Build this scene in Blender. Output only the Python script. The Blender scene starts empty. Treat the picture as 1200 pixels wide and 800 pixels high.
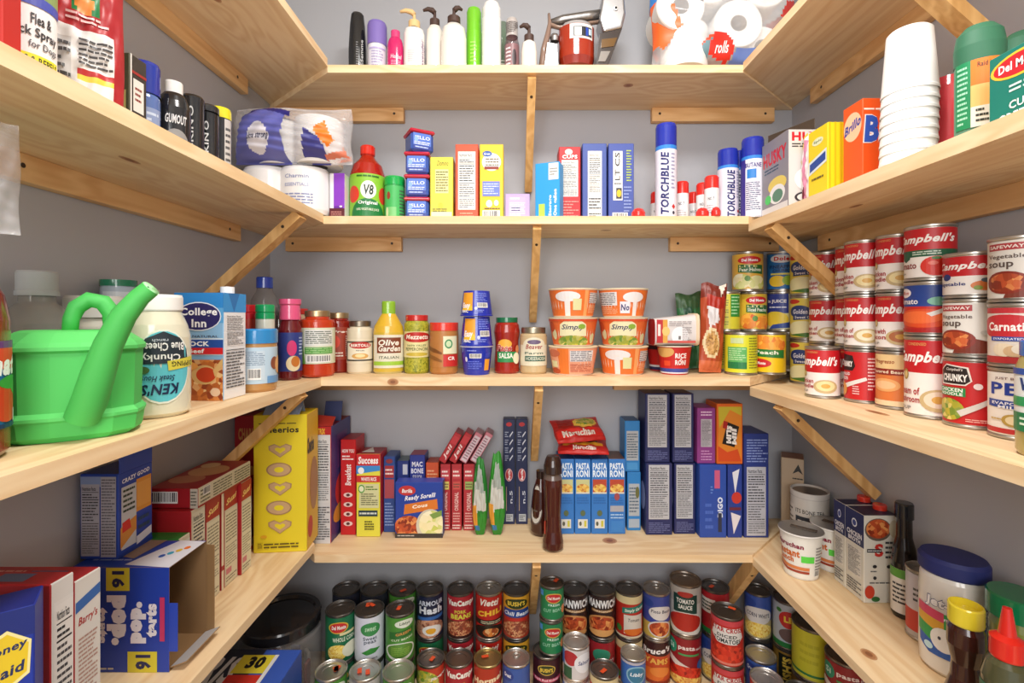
import bpy, bmesh, math, random
from mathutils import Vector, Matrix
random.seed(7)
C = bpy.context.scene
COL = C.collection
CZ = 1.45            # camera height above the floor
FL = 564.0           # focal length in pixels of the 1200 px wide picture

# ---------------------------------------------------------------- camera
cam = bpy.data.objects.new('camera', bpy.data.cameras.new('camera'))
COL.objects.link(cam)
cam.location = (0, 0, CZ); cam.rotation_euler = (math.pi/2, 0, 0)
cam.data.sensor_width = 36; cam.data.lens = 36*FL/1200
cam.data.shift_x = -5/1200; cam.data.shift_y = -28/1200
cam.data.clip_start = 0.01
C.camera = cam
# ---------------------------------------------------------------- world and lights
w = bpy.data.worlds.new('world'); C.world = w; w.use_nodes = True
w.node_tree.nodes['Background'].inputs[0].default_value = (.92, .96, 1.0, 1)
w.node_tree.nodes['Background'].inputs[1].default_value = 0.72
def area(name, loc, target, sx, sy, power, col):
    l = bpy.data.lights.new(name, 'AREA'); l.shape = 'RECTANGLE'; l.size = sx; l.size_y = sy
    l.energy = power; l.color = col
    o = bpy.data.objects.new(name, l); COL.objects.link(o); o.location = loc
    o.rotation_euler = (Vector(target)-Vector(loc)).to_track_quat('-Z', 'Y').to_euler()
    return o
area('ceiling_light', (.12, .42, CZ+1.0), (.12, .42, 0), .28, .28, 13.5, (1.0, .975, .94))
area('doorway_light', (-.1, -1.0, CZ+.38), (.05, 1.2, CZ+.0), 1.0, 1.0, 21, (1.0, .98, .96))
C.view_settings.view_transform = 'Standard'; C.view_settings.look = 'None'
C.view_settings.exposure = 0.08; C.view_settings.gamma = 1.0

# ---------------------------------------------------------------- materials
def lin(c):
    c /= 255
    return c/12.92 if c <= .04045 else ((c+.055)/1.055)**2.4
def rgb(h): return (lin(int(h[0:2], 16)), lin(int(h[2:4], 16)), lin(int(h[4:6], 16)), 1)
FOODS = {'chili': ('7a2413', 'c8552b', 'e8a05a', 55), 'veg': ('c9b63a', '5d8a2f', 'e8d27a', 60), 'bean': ('6e2d1c', 'a8573a', 'd8a070', 110),
 'stew': ('8a3a1c', 'd07a34', 'e8c890', 50), 'pasta': ('d8a23a', 'f0cf70', 'b8501c', 90), 'corn': ('e6c23a', 'f4e08a', 'd89f20', 130),
 'peach': ('e8892c', 'f6b94a', 'd8541e', 40), 'pear': ('efe3ac', 'f8f2d0', 'c9d060', 35), 'cereal': ('b98848', 'dcae6a', '8a5c2a', 110),
 'pepper': ('9a9a28', 'b9b43a', '6f7a1c', 130), 'pork': ('a86a50', 'd8a080', '703828', 90), 'tomato': ('b81c10', 'e0442a', '8a1208', 60),
 'cup': ('e86a2a', 'f3b089', 'd8531c', 22), 'foil': ('b8b4b0', 'efeae6', '6d6864', 60)}
_M = {}
def M(code):
    """'rrggbb' paper, 'g:' gloss plastic, 'm:' metal, 'c:' clear film, 'v:' clear vessel, 'k:' satin, 'food:name'"""
    if code in _M: return _M[code]
    m = bpy.data.materials.new(code.replace(':', '_')); m.use_nodes = True; nt = m.node_tree
    b = nt.nodes['Principled BSDF']; kind, h = code.split(':') if ':' in code else ('p', code)
    if kind == 'food':
        a, b2, c2, s = FOODS[h]
        tc = nt.nodes.new('ShaderNodeTexCoord'); v = nt.nodes.new('ShaderNodeTexVoronoi'); v.inputs['Scale'].default_value = s*2.2
        r = nt.nodes.new('ShaderNodeValToRGB'); s2 = nt.nodes.new('ShaderNodeSeparateColor')
        r.color_ramp.elements[0].color = rgb(a); r.color_ramp.elements[1].color = rgb(c2)
        r.color_ramp.elements.new(.5).color = rgb(b2)
        nt.links.new(tc.outputs['Object'], v.inputs['Vector']); nt.links.new(v.outputs['Color'], s2.inputs[0])
        nt.links.new(s2.outputs[0], r.inputs[0]); nt.links.new(r.outputs[0], b.inputs['Base Color'])
        b.inputs['Roughness'].default_value = .45
    elif kind == 'c':
        b.inputs['Base Color'].default_value = rgb(h); b.inputs['Roughness'].default_value = .12; b.inputs['Alpha'].default_value = .3
    elif kind == 'v':
        b.inputs['Base Color'].default_value = rgb(h); b.inputs['Roughness'].default_value = .05; b.inputs['Alpha'].default_value = .45
    else:
        b.inputs['Base Color'].default_value = rgb(h)
        b.inputs['Roughness'].default_value = {'p': .42, 'g': .16, 'm': .32, 'k': .6}[kind]
        if kind == 'm': b.inputs['Metallic'].default_value = .9
        if kind == 'g': b.inputs['Coat Weight'].default_value = .4
    _M[code] = m
    return m

def wood(name, light, dark, axis, seed, knots=1.0, warm=None):
    m = bpy.data.materials.new(name); m.use_nodes = True; nt = m.node_tree; L = nt.links.new; N = nt.nodes.new
    b = nt.nodes['Principled BSDF']
    tc = N('ShaderNodeTexCoord'); mp = N('ShaderNodeMapping'); mp.inputs['Location'].default_value = (seed*3.1, seed*1.7, seed*.9)
    sc = [9, 9, 9]; sc[axis] = .8
    mp.inputs['Scale'].default_value = sc; L(tc.outputs['Object'], mp.inputs[0])
    # knots bend the grain
    mk = N('ShaderNodeMapping'); ks = [6.5, 6.5, 6.5]; ks[axis] = 3.2; mk.inputs['Scale'].default_value = ks
    mk.inputs['Location'].default_value = (seed*2.3+.3, seed*1.1, seed*.4); L(tc.outputs['Object'], mk.inputs[0])
    vo = N('ShaderNodeTexVoronoi'); vo.inputs['Scale'].default_value = 1.0; L(mk.outputs[0], vo.inputs['Vector'])
    kd = N('ShaderNodeMapRange'); kd.inputs[1].default_value = .03; kd.inputs[2].default_value = .34; kd.inputs[3].default_value = 1; kd.inputs[4].default_value = 0
    L(vo.outputs['Distance'], kd.inputs[0])
    n1 = N('ShaderNodeTexNoise'); n1.inputs['Scale'].default_value = 1.6; n1.inputs['Detail'].default_value = 3; L(mp.outputs[0], n1.inputs['Vector'])
    ad = N('ShaderNodeMath'); ad.operation = 'MULTIPLY_ADD'; L(kd.outputs[0], ad.inputs[0]); ad.inputs[1].default_value = .35; L(n1.outputs[0], ad.inputs[2])
    wv = N('ShaderNodeMath'); wv.operation = 'MULTIPLY'; L(ad.outputs[0], wv.inputs[0]); wv.inputs[1].default_value = 42
    sn = N('ShaderNodeMath'); sn.operation = 'SINE'; L(wv.outputs[0], sn.inputs[0])
    mr = N('ShaderNodeMapRange'); L(sn.outputs[0], mr.inputs[0]); mr.inputs[1].default_value = -1; mr.inputs[2].default_value = 1
    n2 = N('ShaderNodeTexNoise'); n2.inputs['Scale'].default_value = 14; n2.inputs['Detail'].default_value = 4; L(mp.outputs[0], n2.inputs['Vector'])
    mx = N('ShaderNodeMix'); mx.data_type = 'FLOAT'; mx.inputs[0].default_value = .55; L(mr.outputs[0], mx.inputs[2]); L(n2.outputs[0], mx.inputs[3])
    r = N('ShaderNodeValToRGB'); r.color_ramp.elements[0].color = rgb(light); r.color_ramp.elements[1].color = rgb(dark)
    r.color_ramp.elements[0].position = .2; r.color_ramp.elements[1].position = .95; L(mx.outputs[0], r.inputs[0])
    # knot core: only in some cells
    sep = N('ShaderNodeSeparateColor'); L(vo.outputs['Color'], sep.inputs[0])
    gt = N('ShaderNodeMath'); gt.operation = 'GREATER_THAN'; L(sep.outputs[0], gt.inputs[0]); gt.inputs[1].default_value = 1-.33*knots
    kc = N('ShaderNodeMapRange'); kc.inputs[1].default_value = .05; kc.inputs[2].default_value = .085; kc.inputs[3].default_value = .85; kc.inputs[4].default_value = 0
    L(vo.outputs['Distance'], kc.inputs[0])
    mm = N('ShaderNodeMath'); mm.operation = 'MULTIPLY'; L(kc.outputs[0], mm.inputs[0]); L(gt.outputs[0], mm.inputs[1])
    mc = N('ShaderNodeMix'); mc.data_type = 'RGBA'; L(mm.outputs[0], mc.inputs[0]); L(r.outputs[0], mc.inputs[6]); mc.inputs[7].default_value = rgb('a0623a')
    L(mc.outputs[2], b.inputs['Base Color']); b.inputs['Roughness'].default_value = .55
    bp = N('ShaderNodeBump'); bp.inputs['Strength'].default_value = .08; bp.inputs['Distance'].default_value = .002
    L(n2.outputs[0], bp.inputs['Height']); L(bp.outputs[0], b.inputs['Normal'])
    return m
def wallmat():
    m = bpy.data.materials.new('wall_paint'); m.use_nodes = True; nt = m.node_tree; b = nt.nodes['Principled BSDF']
    b.inputs['Roughness'].default_value = .6
    n = nt.nodes.new('ShaderNodeTexNoise'); n.inputs['Scale'].default_value = 2.2; n.inputs['Detail'].default_value = 3
    r = nt.nodes.new('ShaderNodeValToRGB'); r.color_ramp.elements[0].color = rgb('aeb0b6'); r.color_ramp.elements[1].color = rgb('b8b9be')
    n2 = nt.nodes.new('ShaderNodeTexNoise'); n2.inputs['Scale'].default_value = 260
    bp = nt.nodes.new('ShaderNodeBump'); bp.inputs['Strength'].default_value = .12; bp.inputs['Distance'].default_value = .001
    nt.links.new(n.outputs[0], r.inputs[0]); nt.links.new(r.outputs[0], b.inputs['Base Color'])
    nt.links.new(n2.outputs[0], bp.inputs['Height']); nt.links.new(bp.outputs[0], b.inputs['Normal'])
    return m

# ---------------------------------------------------------------- mesh collector
class MB:
    def __init__(s): s.v = []; s.f = []; s.m = []; s.sm = []; s.codes = []
    def mi(s, code):
        if code not in s.codes: s.codes.append(code)
        return s.codes.index(code)
    def add(s, vs, fs, code, smooth=False):
        k = len(s.v); s.v += [tuple(v) for v in vs]; i = s.mi(code)
        for f in fs: s.f.append([k+a for a in f]); s.m.append(i); s.sm.append(smooth)
        return s
    def mesh(s, name):
        me = bpy.data.meshes.new(name); me.from_pydata(s.v, [], s.f)
        for c in s.codes: me.materials.append(M(c) if isinstance(c, str) else c)
        me.polygons.foreach_set('material_index', s.m); me.polygons.foreach_set('use_smooth', s.sm)
        me.update(); return me
    def lathe(s, prof, cols, n=28, sx=1, sy=1, smooth=True, c=(0, 0, 0)):
        """prof: [(r, z)...]; cols: code or one per segment; sharp where points repeat"""
        if isinstance(cols, str): cols = [cols]*(len(prof)-1)
        for i in range(len(prof)-1):
            (r0, z0), (r1, z1) = prof[i], prof[i+1]
            if (r0, z0) == (r1, z1): continue
            vs = []; fs = []
            for k in range(n):
                a = 2*math.pi*k/n; ca, sa = math.cos(a)*sx, math.sin(a)*sy
                vs += [(c[0]+r0*ca, c[1]+r0*sa, c[2]+z0), (c[0]+r1*ca, c[1]+r1*sa, c[2]+z1)]
            for k in range(n):
                j = (k+1) % n
                fs.append([2*k, 2*j, 2*j+1, 2*k+1])
            if r0 < 1e-6: fs = [[2*k+0, 2*((k+1) % n)+1, 2*k+1] for k in range(n)]
            elif r1 < 1e-6: fs = [[2*k, 2*((k+1) % n), 2*k+1] for k in range(n)]
            s.add(vs, fs, cols[i], smooth)
        return s
    def box(s, x0, y0, z0, x1, y1, z1, code, bev=.0012):
        b = min(bev, (x1-x0)/3, (y1-y0)/3, (z1-z0)/3); vs = []; idx = {}
        for ix, X in ((0, x0), (1, x1)):
            for iy, Y in ((0, y0), (1, y1)):
                for iz, Z in ((0, z0), (1, z1)):
                    bx, by, bz = (b if ix == 0 else -b), (b if iy == 0 else -b), (b if iz == 0 else -b)
                    idx[ix, iy, iz, 'x'] = len(vs); vs.append((X, Y+by, Z+bz))
                    idx[ix, iy, iz, 'y'] = len(vs); vs.append((X+bx, Y, Z+bz))
                    idx[ix, iy, iz, 'z'] = len(vs); vs.append((X+bx, Y+by, Z))
        cd = code if isinstance(code, dict) else {}
        base = cd.get('*', code if not isinstance(code, dict) else 'ffffff')
        g = lambda k: cd.get(k, base)
        I = idx; k0 = len(s.v); s.v += vs
        def f(lst, c): s.f.append([k0+a for a in lst]); s.m.append(s.mi(c)); s.sm.append(False)
        f([I[0,0,0,'y'], I[1,0,0,'y'], I[1,0,1,'y'], I[0,0,1,'y']], g('F')); f([I[1,1,0,'y'], I[0,1,0,'y'], I[0,1,1,'y'], I[1,1,1,'y']], g('B'))
        f([I[0,1,0,'x'], I[0,0,0,'x'], I[0,0,1,'x'], I[0,1,1,'x']], g('L')); f([I[1,0,0,'x'], I[1,1,0,'x'], I[1,1,1,'x'], I[1,0,1,'x']], g('R'))
        f([I[0,0,1,'z'], I[1,0,1,'z'], I[1,1,1,'z'], I[0,1,1,'z']], g('T')); f([I[0,1,0,'z'], I[1,1,0,'z'], I[1,0,0,'z'], I[0,0,0,'z']], g('D'))
        for ix in (0, 1):
            for iy in (0, 1):
                f([I[ix,iy,0,'x'], I[ix,iy,0,'y'], I[ix,iy,1,'y'], I[ix,iy,1,'x']], g('F'))
                f([I[ix,iy,0,'x'], I[ix,iy,0,'y'], I[ix,iy,0,'z']], g('F')); f([I[ix,iy,1,'x'], I[ix,iy,1,'y'], I[ix,iy,1,'z']], g('F'))
            for iz in (0, 1): f([I[ix,0,iz,'x'], I[ix,1,iz,'x'], I[ix,1,iz,'z'], I[ix,0,iz,'z']], g('L' if ix == 0 else 'R'))
        for iy in (0, 1):
            for iz in (0, 1): f([I[0,iy,iz,'y'], I[1,iy,iz,'y'], I[1,iy,iz,'z'], I[0,iy,iz,'z']], g('F' if iy == 0 else 'B'))
        return s
    def tube(s, pts, rad, code, n=12, flat=1.0, cap=True):
        pts = [Vector(p) for p in pts]; rad = rad if isinstance(rad, (list, tuple)) else [rad]*len(pts); rings = []; up = None
        vs = []
        for i, p in enumerate(pts):
            t = (pts[min(i+1, len(pts)-1)]-pts[max(i-1, 0)]).normalized()
            if up is None: up = Vector((0, 1, 0)) if abs(t.y) < .9 else Vector((1, 0, 0))
            u = t.cross(up).normalized(); up = u.cross(t).normalized()
            for k in range(n):
                a = 2*math.pi*k/n; vs.append(p+u*math.cos(a)*rad[i]+up*math.sin(a)*rad[i]*flat)
        fs = [[i*n+k, i*n+(k+1) % n, (i+1)*n+(k+1) % n, (i+1)*n+k] for i in range(len(pts)-1) for k in range(n)]
        if cap: fs += [list(range(n))[::-1], [(len(pts)-1)*n+k for k in range(n)]]
        return s.add(vs, fs, code, True)
    def beam(s, a, b, w, h, code, side=None):
        """rectangular bar a to b; side = direction of its width w"""
        a, b = Vector(a), Vector(b); t = (b-a).normalized(); u = Vector(side).normalized(); u = (u-t*u.dot(t)).normalized(); v = t.cross(u)
        vs = [p+u*i*w/2+v*j*h/2 for p in (a, b) for i, j in ((-1, -1), (1, -1), (1, 1), (-1, 1))]
        return s.add(vs, [[0, 1, 2, 3], [7, 6, 5, 4], [0, 4, 5, 1], [1, 5, 6, 2], [2, 6, 7, 3], [3, 7, 4, 0]], code)
    def prism(s, poly, z0, z1, code):
        n = len(poly); vs = [(x, y, z0) for x, y in poly]+[(x, y, z1) for x, y in poly]
        return s.add(vs, [list(range(n))[::-1], [n+i for i in range(n)]]+[[i, (i+1) % n, n+(i+1) % n, n+i] for i in range(n)], code)

def link(name, me, parent=None, loc=(0, 0, 0), rz=0):
    o = bpy.data.objects.new(name, me); COL.objects.link(o); o.location = loc; o.rotation_euler = (0, 0, rz)
    if parent: o.parent = parent
    return o
def tag(o, label, cat, group=None):
    o['label'] = label; o['category'] = cat
    if group: o['group'] = group
    return o
def struct(name, me, loc=(0, 0, 0)):
    o = link(name, me, None, loc); o['kind'] = 'structure'; return o

# ---------------------------------------------------------------- flat print (lettering and blocks of colour) laid on real surfaces
_T = {}
def text_polys(s, sh, bold):
    k = (s, sh, bold)
    if k in _T: return _T[k]
    c = bpy.data.curves.new('lettering', 'FONT'); c.body = s; c.resolution_u = 2; c.shear = sh; c.offset = bold; c.space_character = 1+bold*2.2
    o = bpy.data.objects.new('lettering', c); me = bpy.data.meshes.new_from_object(o)
    vs = [(v.co.x, v.co.y) for v in me.vertices]; fs = [list(p.vertices) for p in me.polygons]
    bpy.data.objects.remove(o); bpy.data.curves.remove(c); bpy.data.meshes.remove(me)
    if not vs: _T[k] = []; return []
    x0 = min(v[0] for v in vs); x1 = max(v[0] for v in vs); y0 = min(v[1] for v in vs); y1 = max(v[1] for v in vs)
    _T[k] = [[((vs[i][0]-x0)/(x1-x0+1e-9), (vs[i][1]-y0)/(y1-y0+1e-9)) for i in f] for f in fs]
    return _T[k]
def R(x0, y0, x1, y1, c): return ('r', x0, y0, x1, y1, c)
def E(cx, cy, rx, ry, c): return ('e', cx, cy, rx, ry, c)
def T(x0, y0, x1, y1, s, c, sh=0, rot=0, b=.012): return ('t', x0, y0, x1, y1, s, c, sh, rot, b)
def L(x0, y0, x1, y1, n, c='55555a'): return ('l', x0, y0, x1, y1, n, c)
def N(x0, y0, x1, y1, c='f2efe8'): return ('n', x0, y0, x1, y1, c)
def BC(x0, y0, x1, y1): return ('b', x0, y0, x1, y1)
def P(pts, c): return ('p', pts, c)
def clip(poly, a, keep_gt):
    out = []
    for i in range(len(poly)):
        p, q = poly[i], poly[(i+1) % len(poly)]
        ip = p[0] >= a if keep_gt else p[0] <= a; iq = q[0] >= a if keep_gt else q[0] <= a
        if ip: out.append(p)
        if ip != iq:
            t = (a-p[0])/(q[0]-p[0]); out.append((a, p[1]+t*(q[1]-p[1])))
    return out
def polys_of(e):
    k = e[0]; rnd = random.Random(str(e))
    q = lambda a, b, c, d: [(a, b), (c, b), (c, d), (a, d)]
    if k == 'r': return [(e[5], [q(*e[1:5])])]
    if k == 'e':
        return [(e[5], [[(e[1]+e[3]*math.cos(i*math.pi/11), e[2]+e[4]*math.sin(i*math.pi/11)) for i in range(22)]])]
    if k == 'p': return [(e[2], [e[1]])]
    if k == 't':
        x0, y0, x1, y1, s, c, sh, rot, b = e[1:]
        o = []
        for p in text_polys(s, sh, b):
            if rot == 0: o.append([(x0+u*(x1-x0), y0+v*(y1-y0)) for u, v in p])
            elif rot == 90: o.append([(x0+(1-v)*(x1-x0), y0+u*(y1-y0)) for u, v in p])
            elif rot == 180: o.append([(x1-u*(x1-x0), y1-v*(y1-y0)) for u, v in p])
            elif rot == -90: o.append([(x0+v*(x1-x0), y1-u*(y1-y0)) for u, v in p])
            elif rot == 'up': o.append([(x0+u*(x1-x0), y0+v*(y1-y0)*.6+u*(y1-y0)*.4) for u, v in p])
        return [(c, o)]
    if k == 'l':
        x0, y0, x1, y1, n, c = e[1:]; o = []
        for i in range(n):
            yy = y1-(i+.5)*(y1-y0)/n; hh = (y1-y0)/n*.22; x = x0
            end = x1-(x1-x0)*(0 if rnd.random() < .6 else rnd.random()*.4)
            while x < end-(x1-x0)*.04:
                ww = (x1-x0)*rnd.uniform(.1, .35); xe = min(x+ww, end); o.append(q(x, yy-hh, xe, yy+hh)); x = xe+(x1-x0)*.03
        return [(c, o)]
    if k == 'n':
        x0, y0, x1, y1, c = e[1:]; X = lambda u: x0+u*(x1-x0); Y = lambda v: y0+v*(y1-y0)
        bars = [q(X(.05), Y(v), X(.95), Y(v+t)) for v, t in ((.885, .008), (.78, .012), (.45, .01), (.2, .006))]
        out = [(c, [q(x0, y0, x1, y1)]), ('2a2a2c', bars)]
        out += polys_of(T(X(.07), Y(.91), X(.8), Y(.965), 'Nutrition Facts', '222224'))
        out += polys_of(L(X(.07), Y(.48), X(.93), Y(.77), 7, '4a4a4e')); out += polys_of(L(X(.07), Y(.8), X(.9), Y(.875), 2, '333336'))
        out += polys_of(L(X(.07), Y(.22), X(.93), Y(.44), 6, '6a6a6e')); out += polys_of(L(X(.07), Y(.03), X(.93), Y(.19), 5, '7a7a7e'))
        return out
    if k == 'b':
        x0, y0, x1, y1 = e[1:]; o = []; x = x0+(x1-x0)*.06
        while x < x1-(x1-x0)*.06:
            ww = (x1-x0)*rnd.choice((.012, .025, .04)); o.append(q(x, y0+(y1-y0)*.15, x+ww, y1-(y1-y0)*.08)); x += ww+(x1-x0)*rnd.choice((.015, .03))
        return [('f4f2ee', [q(x0, y0, x1, y1)]), ('26262a', o)]
def print_on(mb, els, w, h, mapf, strip=None, layer0=0):
    lay = layer0
    for e in els:
        for c, polys in polys_of(e):
            off = .0003+lay*.00009; lay += 1
            vs = []; fs = []
            for p in polys:
                p = [(min(max(a, 0), 1)*w, min(max(b, 0), 1)*h) if e[0] != 't' else (a*w, b*h) for a, b in p]
                if strip:
                    lo = min(a for a, _ in p); hi = max(a for a, _ in p)
                    i0 = int(lo//strip); i1 = int((hi-1e-9)//strip)
                    if i0 == i1 or hi-lo < strip*.12: parts = [p]
                    else:
                        parts = []
                        for i in range(i0, i1+1):
                            pp = clip(p, i*strip, True) if i > i0 else p
                            pp = clip(pp, (i+1)*strip, False) if (i < i1 and pp) else pp
                            if len(pp) > 2: parts.append(pp)
                else: parts = [p]
                for pp in parts:
                    k = len(vs); vs += [mapf(a, b, off) for a, b in pp]; fs.append([k+i for i in range(len(pp))])
            if fs: mb.add(vs, fs, c, bool(strip))
def print_round(mb, els, r, z0, z1, rf=None, sx=1, sy=1):
    rf = rf or (lambda z: r)
    W = math.pi*r
    st = W/20
    def f(u, v, off):
        k = min(max(int((u+1e-9)//st), 0), 19); t = (u-k*st)/st; rr = rf(v+z0)+off
        a, b = [-math.pi/2+(q*st/W-.5)*math.pi for q in (k, k+1)]
        return (rr*(math.cos(a)*(1-t)+math.cos(b)*t)*sx, rr*(math.sin(a)*(1-t)+math.sin(b)*t)*sy, v+z0)
    print_on(mb, els, W, z1-z0, f, st)

# ================================================================ the room
XWL, XWR, YW = -.665, .745, 1.30
ZA, ZB, ZC, ZD, ZE = CZ+.5775, CZ+.232, CZ-.136, CZ-.542, CZ-.90      # tops of the back boards
LA, LB, LC, LD = CZ+.592, CZ+.236, CZ-.138, CZ-.516                   # tops of the left boards
RA, RB, RC, RD = CZ+.583, CZ+.219, CZ-.158, CZ-.549                   # tops of the right boards
wm = wallmat()
struct('wall_back', MB().add([(XWL, YW, 0), (XWR, YW, 0), (XWR, YW, 2.52), (XWL, YW, 2.52)], [[0, 1, 2, 3]], wm).mesh('wall_back'))
struct('wall_left', MB().add([(XWL, -1.0, 0), (XWL, YW, 0), (XWL, YW, 2.52), (XWL, -1.0, 2.52)], [[0, 1, 2, 3]], wm).mesh('wall_left'))
struct('wall_right', MB().add([(XWR, YW, 0), (XWR, -1.0, 0), (XWR, -1.0, 2.52), (XWR, YW, 2.52)], [[0, 1, 2, 3]], wm).mesh('wall_right'))
struct('ceiling', MB().add([(XWL, -1.0, 2.52), (XWL, YW, 2.52), (XWR, YW, 2.52), (XWR, -1.0, 2.52)], [[0, 1, 2, 3]], 'e8e6e0').mesh('ceiling'))
struct('floor', MB().add([(XWL-1, -2.2, 0), (XWR+1, -2.2, 0), (XWR+1, YW, 0), (XWL-1, YW, 0)], [[0, 1, 2, 3]], wood('floor_wood', 'a98a66', '7d5f40', 1, 3, .3)).mesh('floor'))
fx = tag(link('ceiling_lamp', MB().lathe([(0, 0), (.13, 0), (.14, -.02), (.14, -.03)], 'g:f2f2f0').mesh('ceiling_lamp'), None, (.12, .42, 2.52)), 'round flat ceiling lamp above the middle of the pantry', 'lamp')
PL, PD, PC = 'f4d9af', 'e2bc8a', 'e6b878'
woods = [wood('pine_%d' % i, PL, PD, ax, i*1.37+.5, k) for i, (ax, k) in enumerate([(0, 1), (1, 1), (0, .6), (1, .6), (0, 1.2), (1, .9)])]
cleatX = wood('pine_cleat_a', 'ecc088', 'd09a5c', 0, 5.5, .4); cleatY = wood('pine_cleat_b', 'ecc48c', 'd4a068', 1, 6.5, .6)
brace_w = [wood('pine_brace_%d' % i, 'e8bc7c', 'c89454', 2, i*2.2+1, .2) for i in range(2)]

def screw(parent, loc, nrm):
    k = ('screw', nrm)
    if k not in _M:
        mb = MB(); u = Vector(nrm); a = u.orthogonal().normalized(); b = u.cross(a)
        vs = [u*.0006+(a*math.cos(t*math.pi/5)+b*math.sin(t*math.pi/5))*.0035 for t in range(10)]+[u*.0002]
        mb.add(vs, [[t, (t+1) % 10, 10] for t in range(10)], '3a2a1c'); _M[k] = mb.mesh('screw')
    link('screw', _M[k], parent, loc)
LEVEL = ['topmost', 'second from the top', 'middle', 'fourth', 'lowest']
YN = -.55
def shelf(side, lev, zt, th, poly, wmat, cleats=(), braces=(), seam=None):
    base = (0, 0, zt)
    t = link('shelf', None, None, base)
    tag(t, {'back': 'pine shelf across the back wall, %s level', 'left': 'pine shelf along the left wall, %s level', 'right': 'pine shelf along the right wall, %s level'}[side] % LEVEL[lev], 'shelf', 'pine shelves around the pantry walls')
    mb = MB(); 
    link('shelf_board', mb.prism(poly, -th, 0, wmat).mesh('shelf_board'), t)
    for (x0, y0, x1, y1, hh) in cleats:
        m = MB().box(min(x0, x1), min(y0, y1), -th-hh, max(x0, x1), max(y0, y1), -th-.0002, cleatX if abs(x1-x0) > abs(y1-y0) else cleatY, .0008)
        o = link('cleat', m.mesh('cleat'), t)
        if abs(x1-x0) > abs(y1-y0):
            for xx in (x0+.02, x1-.025): screw(o, (xx, y0, -th-hh*.45), (0, -1, 0))
        else:
            inner = x1 if side == 'left' else x0
            for yy in (y1-.045, y1-.5): screw(o, (inner, yy, -th-hh*.45), (1 if side == 'left' else -1, 0, 0))
    for (a, b, w_, h_) in braces:
        a = (a[0], a[1], -th+.001-.004); m = MB().beam(a, b, w_, h_, brace_w[lev % 2], (1, 0, 0) if side == 'back' else (0, 1, 0))
        o = link('brace', m.mesh('brace'), t)
        d = (Vector(b)-Vector(a)).normalized(); nn = (0, -d.z*-1, 0)
        n = Vector((0, d.z, -d.y)) if side == 'back' else Vector((d.z, 0, -d.x))
        if side == 'back' and n.y > 0: n = -n
        if side != 'back' and n.dot(Vector((0, -1, 0))) == 0: n = Vector((0, -1, 0))
        w2 = h_ if side == 'back' else w_
        screw(o, tuple(Vector(a)+d*.04+n*(w2/2)), tuple(round(c, 3) for c in n))
    return t
CH, CT = .037, .019
YF = 1.10
def trio(lev, zb, zl, zr, xl, xr, th, cb, cl, cr, bb, bl, br, thl=None, thr=None):
    shelf('back', lev, zb, th, [(xl, YF), (xr, YF), (XWR, YW-.001), (XWL, YW-.001)], woods[lev % 2*2], [(a, YW-CT, b, YW-.001, CH) for a, b in cb],
          [((x, YF+.012), (x-.004, YW-.011, -.235), .019, .030) for x in bb])
    shelf('left', lev, zl, thl or th, [(XWL+.001, YN), (xl, YN), (xl, YF), (XWL+.001, YW)], woods[1+lev % 3*2 if lev % 3 < 3 else 1], [(XWL+.001, YN, XWL+CT, c, CH) for c in cl],
          [((xl-.008, y), (XWL+.011, y, -.21), .030, .019) for y in bl])
    shelf('right', lev, zr, thr or th, [(xr, YN), (XWR-.001, YN), (XWR-.001, YW), (xr, YF)], woods[1+(lev+1) % 3*2], [(XWR-CT, YN, XWR-.001, c, CH) for c in cr],
          [((xr+.008, y), (XWR-.011, y, -.205), .030, .019) for y in br])
trio(0, ZA, LA, RA, -.4315, .5185, .018, [(-.649, -.30), (.362, .688)], [1.16], [1.19], [.036], [], [.715])
trio(1, ZB, LB, RB, -.4405, .531, .018, [(-.615, -.306), (.41, .70)], [1.13], [1.16], [.048], [1.0], [1.02], .020, .022)
trio(2, ZC, LC, RC, -.446, .534, .020, [(-.60, -.075), (.26, .68)], [1.13], [1.16], [.052], [1.02], [.99])
trio(3, ZD, LD, RD, -.461, .540, .018, [(-.60, -.08), (.26, .68)], [1.10], [1.12], [.047, .552], [], [], .018, .016)
shelves = [o for o in bpy.data.objects if o.get('category') == 'shelf']
def knot(si, x, y, z, rx, ry, up):
    s = shelves[si]; mb = MB()
    for k, (q, c) in enumerate(((1, 'c49468'), (.8, 'b07a50'), (.45, '8e5a38'))):
        pts = [(math.cos(t*math.pi/9)*rx*q, math.sin(t*math.pi/9)*ry*q) for t in range(18)]; o_ = .0002+k*.0001
        if up == 'y': mb.add([(a, -o_, b) for a, b in pts], [list(range(18))], c)
        else: mb.add([(a, b, up*o_) for a, b in pts], [list(range(18)) if up > 0 else list(range(18))[::-1]], c)
    link('knot', mb.mesh('knot'), s, (x, y, z-s.location.z))
knot(9, .227, 1.17, ZD, .018, .016, 1); knot(11, .575, .785, RD, .010, .014, 1); knot(8, .60, .80, RC, .008, .026, 1)
knot(6, -.282, YF, ZC-.011, .013, .008, 'y'); knot(0, .27, 1.16, ZA-.018, .012, .010, -1); knot(1, -.54, .86, LA-.018, .008, .018, -1); knot(4, -.53, .66, LB-.02, .006, .018, -1); knot(5, .60, .85, RB-.022, .006, .016, -1); knot(3, .22, 1.18, ZB-.018, .014, .007, -1)
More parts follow.
